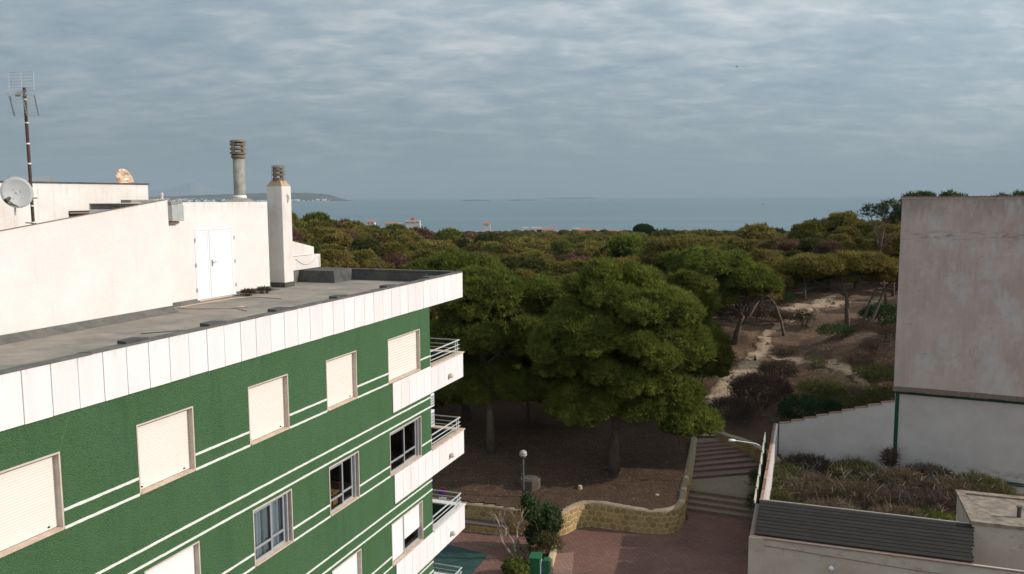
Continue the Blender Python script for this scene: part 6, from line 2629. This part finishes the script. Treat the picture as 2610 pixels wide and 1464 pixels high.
# drooping dead branches under the left pines
t = thing('dead_branches', (-.2, 54.5, gz(-.2, 54.5)), 'grey tangle of dead drooping branches under the dark left pine', 'branches')
rng = random.Random(61)
for k in range(7):
    b = MB()
    s0 = Vector((-1.6 + rng.uniform(-.4, .8), 54.2 + rng.uniform(-.6, .6), -10.4 + rng.uniform(-.6, .5)))
    e0 = s0 + Vector((rng.uniform(.4, 2.6), rng.uniform(-1.2, .6), rng.uniform(-3.4, -1.6)))
    pts = [s0, s0.lerp(e0, .35) + Vector((0, 0, .6)), s0.lerp(e0, .7) + Vector((.1, 0, .25)), e0]
    b.tube(pts, [.05, .04, .025, .01], 4)
    for j in range(16):
        q = pts[rng.randint(1, 2)].lerp(pts[rng.randint(2, 3)], rng.random())
        b.tube([q, q + Vector((rng.uniform(-.5, .6), rng.uniform(-.4, .4), rng.uniform(-1.1, -.1)))], [.012, .004], 3, cap=False)
    b.build('branch', 'bark_light', t)
# dead leaning tree on the dune
t = thing('dead_tree', (26.25, 78.5, gz(26.25, 78.5)), 'dead leaning bare trunk with pinkish twigs beside the sand path', 'tree')
b = MB()
z0 = gz(26.25, 78.5)
tr = [Vector((26.25, 78.5, z0 - .2)), Vector((25.9, 78.5, z0 + 1.5)), Vector((25.35, 78.5, z0 + 2.9)), Vector((24.5, 78.5, z0 + 4.0)), Vector((23.9, 78.5, z0 + 4.3))]
b.tube(tr, [.14, .11, .08, .06, .03], 6)
b.build('trunk', 'bark_light', t, smooth=True)
b = MB()
for j in range(90):
    s = tr[3].lerp(tr[4], rng.random()) if rng.random() < .6 else tr[2].lerp(tr[3], rng.random())
    e_ = s + Vector((rng.uniform(-2.2, .7), rng.uniform(-1, 1), rng.uniform(-1.3, 1.5)))
    m_ = s.lerp(e_, .5) + Vector((0, 0, .15))
    b.tube([s, m_, e_], [.02, .013, .005], 3, cap=False)
b.build('twigs', 'twig', t)

# brush in the walled yard
rng = random.Random(91)
yard = [(14.6, 44.5, 1.0, 'bush_drygreen', 'olive brush at the left end of the walled yard'), (15.9, 47.6, 1.3, 'bush_drygreen', 'olive brush against the side wall of the yard'),
        (17.3, 46.0, 1.2, 'bush_dry', 'dry brush in the middle left of the walled yard'), (18.2, 49.4, 1.3, 'bush_brown', 'dark brush at the foot of the peeling garden wall'),
        (19.4, 44.6, 1.3, 'bush_dry', 'tangled dry brush in the middle of the walled yard'), (20.6, 48.0, 1.4, 'bush_drygreen', 'yellow green brush in the middle of the walled yard'),
        (17.2, 42.6, 1.0, 'bush_dry', 'dry weeds behind the slatted roof, left'), (20.2, 41.2, 1.1, 'bush_dry', 'dry weeds behind the slatted roof, centre'),
        (22.4, 46.4, 1.4, 'bush_dry', 'pale dry twiggy brush near the green pipe'), (22.2, 43.4, 1.2, 'bush_brown', 'brown brush left of the shed'),
        (24.6, 47.4, 1.3, 'bush_brown', 'brown brush below the right green pipe'), (26.8, 45.6, 1.3, 'bush_drygreen', 'olive brush at the right end of the walled yard'),
        (24.6, 44.8, 1.3, 'bush_dry', 'dry brush behind the shed'), (21.6, 41.6, .9, 'bush_olive', 'bright green plant at the corner of the shed')]
for i, (x, y, h, m_, lab) in enumerate(yard):
    shrub('brush', x, y, -17.85, rng.uniform(1.5, 2.1), rng.uniform(1.4, 2.0), h * 1.45, m_, lab, 600 + i, lobe=.4, dens=170, tl=.30, tw=.026 if m_ != 'bush_olive' else .06, nb=4, tw_mat='twig_pale', ntw=34, cat='brush')
shrub('climber', 23.25, 49.3, -17.0, .55, .5, 1.6, 'bush_brown', 'dark dry climber at the corner where the green strip meets the ground', 640, lobe=.3, dens=200, tl=.2, tw=.03, ntw=14, cat='shrub')

# planting beside the green cabinet
shrub('shrub', 1.45, 41.4, GROUND, 1.1, .9, 2.9, 'bush_dark', 'tall dark glossy shrub in front of the stone wall below the globe lamp', 701, lobe=.36, dens=170, tl=.15, tw=.075, leaf=True, ntw=16, lobes_mul=.75,
      ells=[(1.75, 41.4, GROUND + 1.75, .95, .85, .85), (1.05, 41.3, GROUND + 2.1, .75, .7, .75), (1.4, 41.4, GROUND + .8, .9, .8, .8), (.75, 41.2, GROUND + 2.75, .35, .35, .5), (2.15, 41.4, GROUND + 1.2, .5, .5, .5)])
shrub('shrub', 1.75, 40.6, GROUND, .85, .8, 1.5, 'bush_drygreen', 'hanging olive shrub beside the stone planter edge', 702, lobe=.35, dens=260, tl=.14, tw=.03, nb=4, ntw=10)
shrub('shrub', .15, 38.4, GROUND, .85, .75, .95, 'bush_olive', 'low rounded yellow green bush left of the green cabinet', 703, lobe=.3, dens=380, tl=.09, tw=.055, leaf=True, ntw=8)
t = thing('succulent', (.55, 40.3, GROUND), 'dark broad leaved plant under the bare reddish tree', 'plant')
rng = random.Random(15)
for i in range(26):
    a = rng.uniform(0, 6.28)
    st = Vector((.55 + rng.uniform(-.5, .5), 40.3 + rng.uniform(-.4, .4), GROUND + rng.uniform(.1, .7)))
    dv = Vector((math.cos(a), math.sin(a), rng.uniform(.3, 1.2))).normalized()
    sd = dv.cross(Vector((0, 0, 1))).normalized()
    L, w_ = rng.uniform(.3, .5), rng.uniform(.05, .09)
    b = MB()
    b.add([st, st + dv * L * .4 + sd * w_, st + dv * L + Vector((0, 0, -.05)), st + dv * L * .4 - sd * w_, st + dv * L * .45 + Vector((0, 0, -.02))], [(0, 1, 4), (1, 2, 4), (2, 3, 4), (3, 0, 4)])
    b.build('leaf', 'bush_dark', t)
t = thing('bare_tree', (.15, 40.3, GROUND), 'small almost bare tree with reddish dry leaf tips left of the dark shrub', 'tree')
rng = random.Random(33)
b = MB()
tips = []


def grow(p, d_, L, r, lev):
    e_ = p + d_ * L
    m_ = (p + e_) / 2 + Vector((rng.uniform(-1, 1), rng.uniform(-1, 1), 0)) * L * .06
    b.tube([p, m_, e_], [r, r * .85, r * .68], 5 if lev < 2 else 3, cap=False)
    if lev >= 5:
        tips.append(e_)
        return
    for k in range(2 if lev else 3):
        ax = Vector((rng.uniform(-1.15, .8), rng.uniform(-1, 1), rng.uniform(-.25, .5)))
        nd = (d_ + ax * (.55 if lev else .75)).normalized()
        nd.z = max(nd.z, .1)
        grow(e_, nd.normalized(), L * rng.uniform(.62, .85), r * .68, lev + 1)


grow(Vector((.15, 40.3, GROUND - .05)), Vector((-.12, 0, 1)).normalized(), .80, .07, 0)
grow(Vector((.10, 40.3, GROUND + .05)), Vector((-.6, 0, .8)).normalized(), 1.0, .055, 1)
b.build('trunk', 'twig_pale', t)
P = np.array([tuple(q) for q in tips])
P = np.repeat(P, 3, 0) + np.random.RandomState(3).randn(len(P) * 3, 3) * .05
V = leaves(P, unit(np.random.RandomState(4).randn(len(P), 3)), .07, .035, np.random.RandomState(5))
o = bpy.data.objects.new('dry_leaves', tri_mesh('dry_leaves', V - np.array([.15, 40.3, GROUND]), 'redbuds'))
COL.objects.link(o)
o.parent = t
# dry weeds on the roof
for i, (uu, vv, lab) in enumerate(((21.6, -16.72, 'left dry weed tuft growing from the roof felt below the penthouse corner'), (22.35, -16.68, 'right dry weed tuft growing from the roof felt below the penthouse corner'))):
    p = uv(uu, vv, -3.09)
    shrub('weed_tuft', p.x, p.y, p.z, .26, .18, .22, 'bush_brown', lab, 720 + i, lobe=.08, dens=2600, tl=.07, tw=.014, nb=3, ntw=12, cat='weed')

print('foliage triangles', TRI_COUNT[0])


# ------------------------------------------------------------------ small things
# globe lamp
lx, ly = .59, 45.2
lz = gz(lx, ly)
t = thing('globe_lamp', (lx, ly, lz), 'dark post lamp with a round opal globe on the planted slope', 'street lamp')
b = MB()
b.tube([(lx, ly, lz - .2), (lx, ly, lz + .5), (lx, ly, -14.66)], [.075, .06, .05], 10)
b.build('post', 'felt_dark', t, smooth=True)
b = MB()
b.lathe((lx, ly, -14.70), [(.06, 0), (.13, .05), (.13, .08)], 14)
b.build('gallery', 'felt_dark', t)
b = MB()
prof = [(.215 * math.sin(math.pi * i / 12) + .002, -14.42 - .215 * math.cos(math.pi * i / 12) + 14.42) for i in range(0, 7)]
b.lathe((lx, ly, -14.42), prof, 18)
b.build('globe_base', 'trim', t, smooth=True)
b = MB()
prof = [(.215 * math.sin(math.pi * i / 12) + .002, -.215 * math.cos(math.pi * i / 12)) for i in range(6, 13)]
b.lathe((lx, ly, -14.418), prof, 18)
b.build('globe', 'globe', t, smooth=True)

# no-parking sign
sx, sy = -3.72, 42.0
t = thing('road_sign', (sx, sy, GROUND), 'round blue and red no parking sign seen through the balcony rails', 'sign')
b = MB()
b.tube([(sx, sy + .03, GROUND - .1), (sx, sy + .03, -15.2)], .03, 8)
b.build('pole', 'steel', t)
M['sign_red'] = mat('sign_red', (0.42, 0.03, 0.03), 0.5)
M['sign_blue'] = mat('sign_blue', (0.02, 0.05, 0.26), 0.5)
nrm = Vector((0, -1, .0))


def disc(mb, r, y, n=28):
    mb.add([(sx + r * math.cos(2 * math.pi * i / n), y, -15.42 + r * math.sin(2 * math.pi * i / n)) for i in range(n)] + [(sx + r * math.cos(2 * math.pi * i / n), y + .012, -15.42 + r * math.sin(2 * math.pi * i / n)) for i in range(n)],
           [tuple(range(n)), tuple(range(2 * n - 1, n - 1, -1))] + [(i, n + i, n + (i + 1) % n, (i + 1) % n) for i in range(n)])


b = MB()
disc(b, .26, sy - .01)
b.build('red_rim', 'sign_red', t)
b = MB()
disc(b, .20, sy - .024)
b.build('blue_face', 'sign_blue', t)
b = MB()
q = Vector((.17, 0, -.17)) * .85
w_ = Vector((.02, 0, .02))
c = Vector((sx, sy - .027, -15.42))
b.add([c - q - w_, c + q - w_, c + q + w_, c - q + w_], [(0, 1, 2, 3)])
b.build('red_bar', 'sign_red', t)
b = MB()
b.box((sx - .2, sy - .012, -15.92), (sx + .2, sy, -15.74))
b.build('lower_plate', 'tape', t)

# concrete well ring with a lid
wx, wy = 1.0, 46.6
wz = gz(wx, wy)
t = thing('well_cover', (wx, wy, wz), 'squat grey concrete well ring with a round lid on the slope', 'well')
b = MB()
b.lathe((wx, wy, wz), [(.62, -.1), (.60, .55), (.56, .60)], 9)
b.build('ring', 'wellring', t)
b = MB()
b.lathe((wx, wy, wz + .60), [(.42, -.01), (.42, .03), (.40, .04)], 20)
b.build('lid', 'wellring', t)
b = MB()
b.lathe((wx, wy, wz + .64), [(.03, 0), (.03, .03)], 8)
b.build('knob', 'rust', t)
# tree stump
px_, py_ = 3.9, 46.35
b = MB()
b.lathe((px_, py_, gz(px_, py_) - .05), [(.15, 0), (.13, .12), (.12, .28), (.11, .29)], 9)
tag(b.build('stump', 'mortar'), 'short pale cut stump on the brown slope', 'stump')
# stray stones and litter on the slope
rng = random.Random(12)
for i, (x, y, lab) in enumerate(((-5.0, 49.0, 'small pale stone on the shaded slope behind the balconies'), (8.2, 45.4, 'small pale stone near the curve of the stone wall'))):
    b = MB()
    b.lathe((x, y, gz(x, y) + .02), [(.12, 0), (.15, .05), (.07, .11)], 6)
    tag(b.build('rock', 'concrete'), lab, 'stone')
# loose stones and cones strewn over the slope and dune: uncountable
V = []
F_ = []
rs = np.random.RandomState(71)
for i in range(1400):
    if i < 900:
        x, y = rs.uniform(-6, 11.5), rs.uniform(44.6, 56)
        if not inside(np.array([x]), np.array([y - .5]), poly)[0]:
            continue
    else:
        x, y = rs.uniform(14, 34), rs.uniform(57, 92)
    r = rs.uniform(.02, .05) * (1 if i < 900 else 1.7)
    z = gz(x, y) + .05 + r * .3
    o0 = len(V)
    a = rs.uniform(0, 6.28)
    for k in range(3):
        V.append((x + r * math.cos(a + 2.1 * k), y + r * math.sin(a + 2.1 * k), z - r * .5))
    V.append((x, y, z + r * .7))
    F_ += [(o0, o0 + 1, o0 + 3), (o0 + 1, o0 + 2, o0 + 3), (o0 + 2, o0, o0 + 3)]
o = bpy.data.objects.new('ground_litter', np_mesh('ground_litter', np.array(V), np.array(F_), 'landing'))
COL.objects.link(o)
tag(o, 'small stones and cones strewn over the soil', 'litter', kind='stuff')
# needle litter, dry grass
rs = np.random.RandomState(72)
n = 26000
x = rs.uniform(-8, 12, n)
y = rs.uniform(43.2, 57, n)
ok = inside(x, y - .45, poly)
x, y = x[ok], y[ok]
xd = rs.uniform(12, 40, 26000)
yd = rs.uniform(55, 100, 26000)
pd = np.array([(13.2, 54.6), (14.6, 59), (17.0, 65.2), (20.9, 70.9), (23.3, 75.2), (24.6, 79), (26.6, 82.5), (30, 88), (35, 94.5)])
pc = catmull([tuple(q) for q in pd], 6)
dist = np.min(np.hypot(xd[:, None] - pc[None, :, 0], yd[:, None] - pc[None, :, 1]), 1)
okd = (dist > 1.25) & (hnoise(xd, yd, .5, 3.3) > -.25)
x, y = np.concatenate([x, xd[okd]]), np.concatenate([y, yd[okd]])
P = np.stack([x, y, terrain(x, y) + .04], -1)
Nn = np.tile(np.array([[0, 0, .35]]), (len(P), 1)) + rs.randn(len(P), 3) * .6
V = blades(P, unit(Nn), .20, .022, 1, rs, .6)
o = bpy.data.objects.new('dry_grass', tri_mesh('dry_grass', V, 'bush_dry'))
COL.objects.link(o)
tag(o, 'dry grass blades and pine needles on the soil', 'grass', kind='stuff')

# green cabinet beside the planting
kx, ky = 1.12, 38.5
t = thing('utility_cabinet', (kx, ky, GROUND), 'green street cabinet with white and blue arch emblem at the bottom edge', 'cabinet')
b = MB()
b.hexa([Vector((kx + a, ky + c, GROUND)) for a, c in ((-.34, -.32), (.16, -.40), (.30, .26), (-.20, .34))] + [Vector((kx + a, ky + c, GROUND + .98)) for a, c in ((-.34, -.32), (.16, -.40), (.30, .26), (-.20, .34))])
b.build('body', 'kiosk', t, bevel=.02)
b = MB()
b.hexa([Vector((kx + a, ky + c, GROUND + .985)) for a, c in ((-.37, -.35), (.19, -.43), (.33, .29), (-.23, .37))] + [Vector((kx + a, ky + c, GROUND + 1.03)) for a, c in ((-.37, -.35), (.19, -.43), (.33, .29), (-.23, .37))])
b.build('lid', 'kiosk', t)
b = MB()
b.hexa([Vector((kx + a, ky + c, GROUND)) for a, c in ((.31, -.1), (.62, -.14), (.72, .28), (.41, .33))] + [Vector((kx + a, ky + c, GROUND + .80)) for a, c in ((.31, -.1), (.62, -.14), (.72, .28), (.41, .33))])
b.build('side_locker', 'kiosk', t, bevel=.02)
b = MB()
b.hexa([Vector((kx + a, ky + c, z)) for a, c in ((.632, -.05), (.636, -.05), (.68, .14), (.676, .14)) for z in (0,)] if False else [Vector((kx + .60, ky - .10, GROUND + .15)), Vector((kx + .66, ky - .10, GROUND + .15)), Vector((kx + .70, ky + .08, GROUND + .15)), Vector((kx + .64, ky + .08, GROUND + .15)),
        Vector((kx + .60, ky - .10, GROUND + .70)), Vector((kx + .66, ky - .10, GROUND + .70)), Vector((kx + .70, ky + .08, GROUND + .70)), Vector((kx + .64, ky + .08, GROUND + .70))])
b.build('slot', 'black', t)
# emblem on the right face: white arch round a blue field
f0, f1 = Vector((kx + .16, ky - .40, 0)), Vector((kx + .30, ky + .26, 0))
fd = (f1 - f0).normalized()
fn_ = Vector((fd.y, -fd.x, 0))


def arch(r, off, m_, nm):
    pts = [f0.lerp(f1, .5) + fd * (r * math.cos(a)) + Vector((0, 0, GROUND + .55 + r * 1.2 * math.sin(a))) + fn_ * off for a in np.linspace(0, math.pi, 13)]
    pts = [f0.lerp(f1, .5) + fd * r + Vector((0, 0, GROUND + .10)) + fn_ * off] + pts + [f0.lerp(f1, .5) - fd * r + Vector((0, 0, GROUND + .10)) + fn_ * off]
    b = MB()
    b.add(pts, [tuple(range(len(pts)))])
    b.build(nm, m_, t)


arch(.24, .024, 'tape', 'emblem_rim')
arch(.17, .028, 'sign_blue', 'emblem_field')
# stone planter kerb at the cabinet
b = MB()
b.hexa([Vector((1.72, 39.3, GROUND)), Vector((1.98, 39.3, GROUND)), Vector((2.25, 40.9, GROUND)), Vector((1.99, 40.95, GROUND)), Vector((1.72, 39.3, GROUND + .5)), Vector((1.98, 39.3, GROUND + .5)), Vector((2.25, 40.9, GROUND + .5)), Vector((1.99, 40.95, GROUND + .5))])
tag(b.build('planter_kerb', 'mortar', bevel=.03), 'short pale stone kerb right of the green cabinet', 'kerb')

# black cat sitting on the path
cx0, cy0 = 21.25, 71.0
cz0 = gz(cx0, cy0) + .05
skv = [((0, .05, .10), .10), ((0, .0, .20), .085), ((0, -.04, .29), .07), ((0, -.055, .36), .052), ((0, -.07, .42), .062), ((0, -.125, .41), .030),
       ((.045, -.06, .14), .030), ((.045, -.085, .02), .020), ((-.045, -.06, .14), .030), ((-.045, -.085, .02), .020),
       ((.085, .06, .04), .05), ((-.085, .06, .04), .05), ((.07, -.03, .02), .025), ((-.07, -.03, .02), .025),
       ((-.08, .15, .03), .022), ((-.20, .15, .03), .018), ((-.30, .10, .04), .012),
       ((.035, -.065, .485), .012), ((-.035, -.065, .485), .012)]
ske = [(0, 1), (1, 2), (2, 3), (3, 4), (4, 5), (2, 6), (6, 7), (2, 8), (8, 9), (0, 10), (0, 11), (10, 12), (11, 13), (0, 14), (14, 15), (15, 16), (4, 17), (4, 18)]
me = bpy.data.meshes.new('cat')
me.from_pydata([v for v, r in skv], ske, [])
cat = bpy.data.objects.new('cat', me)
COL.objects.link(cat)
cat.location = (cx0, cy0, cz0)
cat.rotation_euler = (0, 0, R(-35))
cat.modifiers.new('skin', 'SKIN')
for i, (v, r) in enumerate(skv):
    me.skin_vertices[0].data[i].radius = (r, r)
me.skin_vertices[0].data[0].use_root = True
cat.modifiers.new('sub', 'SUBSURF').levels = 1
me.materials.append(M['black'])
tag(cat, 'black cat sitting upright on the pale sand path', 'cat')

# bird in the sky
d_ = Vector((math.sin(R(15.0)), math.cos(R(15.0)), math.tan(R(8.35)))) * 260
t = thing('bird', d_, 'small dark bird high in the cloudy sky', 'bird')
b = MB()
b.tube([d_ + Vector((-.28, 0, 0)), d_ + Vector((-.1, 0, .02)), d_ + Vector((.15, 0, .02)), d_ + Vector((.36, 0, .0))], [.02, .09, .08, .02], 6)
b.build('body', 'black', t)
for s in (-1, 1):
    b = MB()
    b.add([d_ + Vector((.08, 0, .04)), d_ + Vector((-.12, 0, .04)), d_ + Vector((-.20 , s * .42, .14)), d_ + Vector((-.05, s * .95, .05)), d_ + Vector((.06, s * .45, .16))], [(0, 1, 2, 4), (4, 2, 3)])
    b.build('wing', 'black', t)
# bird over the sea
d_ = Vector((math.sin(R(16.9)), math.cos(R(16.9)), math.tan(R(-.62)))) * 330
t = thing('bird', d_, 'tiny dark bird low over the sea', 'bird')
b = MB()
b.tube([d_ + Vector((-.2, 0, 0)), d_, d_ + Vector((.25, 0, .1))], [.02, .08, .02], 6)
b.build('body', 'black', t)
for s in (-1, 1):
    b = MB()
    b.add([d_ + Vector((.08, 0, .04)), d_ + Vector((-.12, 0, .04)), d_ + Vector((s * .2, s * .35, .35)), d_ + Vector((s * .35, s * .5, .7))], [(0, 1, 2), (0, 2, 3)])
    b.build('wing', 'black', t)

# houses by the shore
M['house'] = mat('house_white', (0.70, 0.67, 0.63), 0.85, scale=.2, color2=(0.62, 0.58, 0.53))
M['house_roof'] = mat('house_tiles', (0.36, 0.13, 0.075), 0.9, scale=.5, color2=(0.45, 0.21, 0.13))
houses = [(948, 566, 10, 5, 1, 'small white house peeping from the trees, farthest left of the shore houses'), (1000, 570, 17, 5, 1, 'long low house with pinkish roof left of the red roofed villa'), (1025, 572, 9, 4, 0, 'flat white house just left of the red roofed villa'), (1054, 563, 19, 9, 2, 'villa with pyramid red roof and small tower above the trees'),
          (1242, 570, 9, 4, 1, 'lone small tiled house above the middle of the wood'), (1340, 583, 8, 4, 0, 'small white house left of the long pink roofs'), (1368, 583, 14, 7, 0, 'white cube house before the long pink roof'), (1392, 585, 24, 5, 1, 'row house with long pink tiled roof'),
          (1469, 585, 9, 9, 0, 'taller white house with a stepped top, left of the pair'), (1490, 586, 13, 8, 1, 'white house with red eaves, right of the pair'), (1520, 589, 20, 5, 1, 'low terrace with terracotta roof right of the white pair'), (1545, 590, 26, 5, 1, 'longest terracotta roofed terrace by the shore'), (1580, 591, 18, 5, 1, 'terrace with pale front near the round dark tree'),
          (1700, 592, 9, 4, 1, 'small roof half hidden right of the round dark tree'), (1757, 593, 9, 6, 0, 'white gable seen through the trees right of the middle'), (1838, 596, 12, 4, 1, 'farthest right roof among the shore houses')]
for i, (hx, hy, w_, h_, rk, lab) in enumerate(houses):
    D_ = 1080.0
    a = math.atan((hx - 1305) / 2100.0)
    zt_ = -(hy - 4 - (501.5 - (hx - 1305) * .0047)) / 2100.0 * D_
    x, y = D_ * math.tan(a), D_
    zb_ = min(zt_ - h_ * 1.6, gz(x, y) - 1)
    t = thing('house', (x, y, zb_), lab, 'house', 'houses by the shore')
    b = MB()
    b.box((x - w_ / 2, y - 5, zb_), (x + w_ / 2, y + 5, zt_ - (1.8 if rk else 0)))
    b.build('wall', 'house', t)
    if rk:
        z0 = zt_ - 1.8
        e_ = .5
        b = MB()
        if rk == 1:
            b.add([(x - w_ / 2 - e_, y - 5.5, z0), (x + w_ / 2 + e_, y - 5.5, z0), (x + w_ / 2 + e_, y + 5.5, z0), (x - w_ / 2 - e_, y + 5.5, z0), (x - w_ / 2 - e_, y, z0 + 2), (x + w_ / 2 + e_, y, z0 + 2)],
                  [(0, 1, 5, 4), (2, 3, 4, 5), (0, 4, 3), (1, 2, 5), (3, 2, 1, 0)])
        else:
            b.add([(x - w_ / 2 - e_, y - 5.5, z0 - 1.5), (x + w_ / 2 + e_, y - 5.5, z0 - 1.5), (x + w_ / 2 + e_, y + 5.5, z0 - 1.5), (x - w_ / 2 - e_, y + 5.5, z0 - 1.5), (x - 2, y, z0 + 2.6), (x + 2, y, z0 + 2.6)],
                  [(0, 1, 5, 4), (2, 3, 4, 5), (0, 4, 3), (1, 2, 5), (3, 2, 1, 0)])
            b.box((x - 1.6, y - 1.6, z0 + 1.9), (x + 1.6, y + 1.6, z0 + 4.0))
        b.build('roof', 'house_roof', t)
    for k in range(max(1, int(w_ / 5))):
        xx = x - w_ / 2 + (k + .5) * w_ / max(1, int(w_ / 5))
        b = MB()
        b.box((xx - .6, y - 5.04, zt_ - 4.6), (xx + .6, y - 5.005, zt_ - 3.0))
        b.build('window', 'black', t)
# palms at the left end of the canopy line
for i, (hx, ty_) in enumerate(((757, 555), (778, 556))):
    D_ = 400.0
    x = D_ * (hx - 1305) / 2100.0
    zt_ = -(ty_ - 504) / 2100 * D_
    z0 = gz(x, D_)
    t = thing('palm_tree', (x, D_, z0), ('left of two small palms on the skyline beside the square chimney', 'right of two small palms on the skyline beside the square chimney')[i], 'palm')
    b = MB()
    b.tube([(x, D_, z0 - .5), (x + .2, D_, zt_ - 1)], [.3, .22], 7)
    b.build('trunk', 'bark', t)
    rng = random.Random(i)
    for k in range(18):
        a = 2 * math.pi * k / 18 + rng.uniform(-.1, .1)
        el = rng.uniform(-.2, .9)
        c = Vector((x + .2, D_, zt_ - 1))
        o1 = Vector((math.cos(a) * math.cos(el), math.sin(a) * math.cos(el), math.sin(el)))
        sd = o1.cross(Vector((0, 0, 1))).normalized() * .22
        p1_, p2_ = c + o1 * 1.3, c + o1 * 2.2 + Vector((0, 0, -.7))
        b = MB()
        b.add([c, p1_ + sd, p2_, p1_ - sd, p1_ + Vector((0, 0, .1))], [(0, 1, 4), (1, 2, 4), (2, 3, 4), (3, 0, 4)])
        b.build('frond', 'pine_dark', t)
# round dark tree standing out on the skyline
tx = 1640
D_ = 420.0
x = D_ * (tx - 1305) / 2100
zt_ = -(569 - 500) / 2100 * D_
place_tree('round_tree', (x, D_, gz(x, D_)), 'dark round crowned tree standing out on the far skyline', 'tree', [(x, D_, zt_ - 3.6, 5.4, 5, 3.6), (x + 4, D_, zt_ - 5.5, 4, 4, 3)], [(x, D_, gz(x, D_)), (x, D_, zt_ - 6), (x, D_, zt_ - 3)], .4, 'bush_dark', 'bark', 55, lobe_r=1.3, dens=40, tl=.6, tw=.25, nb=3, limbs=5)
# sailing boats and ships far out
for i, (hx, hy, lab, h_) in enumerate(((1093, 511, 'tiny white boat left of the reefs', 8), (1231, 506, 'tiny pale sail above the left reef', 16), (1555, 507, 'tiny dark boat right of the flat island', 14))):
    D_ = 11000.0
    x, y = D_ * (hx - 1305) / 2113, D_
    t = thing('boat', (x, y, SEA), lab, 'boat')
    b = MB()
    b.hexa([Vector((x + a, y + c, SEA - .5)) for a, c in ((-9, -2), (9, -2), (9, 2), (-9, 2))] + [Vector((x + a, y + c, SEA + 2.6)) for a, c in ((-11, -3), (13, -3), (13, 3), (-11, 3))])
    b.build('hull', 'tape' if i < 2 else 'felt_dark', t)
    b = MB()
    b.add([(x - 1, y, SEA + 3), (x + 8, y, SEA + 3), (x, y + .3, SEA + 3 + h_), (x - 1, y + .6, SEA + 3)], [(0, 1, 2), (1, 3, 2), (0, 2, 3)])
    b.build('sail', 'tape' if i < 2 else 'felt_dark', t)

# ------------------------------------------------------------------ haze over the bay
m = bpy.data.materials.new('sea_haze')
m.use_nodes = True
n, l = m.node_tree.nodes, m.node_tree.links
n.remove(n['Principled BSDF'])
pv = n.new('ShaderNodeVolumePrincipled')
pv.inputs['Color'].default_value = (0.50, 0.61, 0.69, 1)
pv.inputs['Density'].default_value = 4.0e-5
l.new(pv.outputs[0], n['Material Output'].inputs['Volume'])
b = MB()
b.box((-36000, -400, -62), (36000, 36000, 900))
o = b.build('haze', m, loc=(0, 0, 0))
tag(o, 'thin sea haze over the bay', 'haze', kind='stuff')
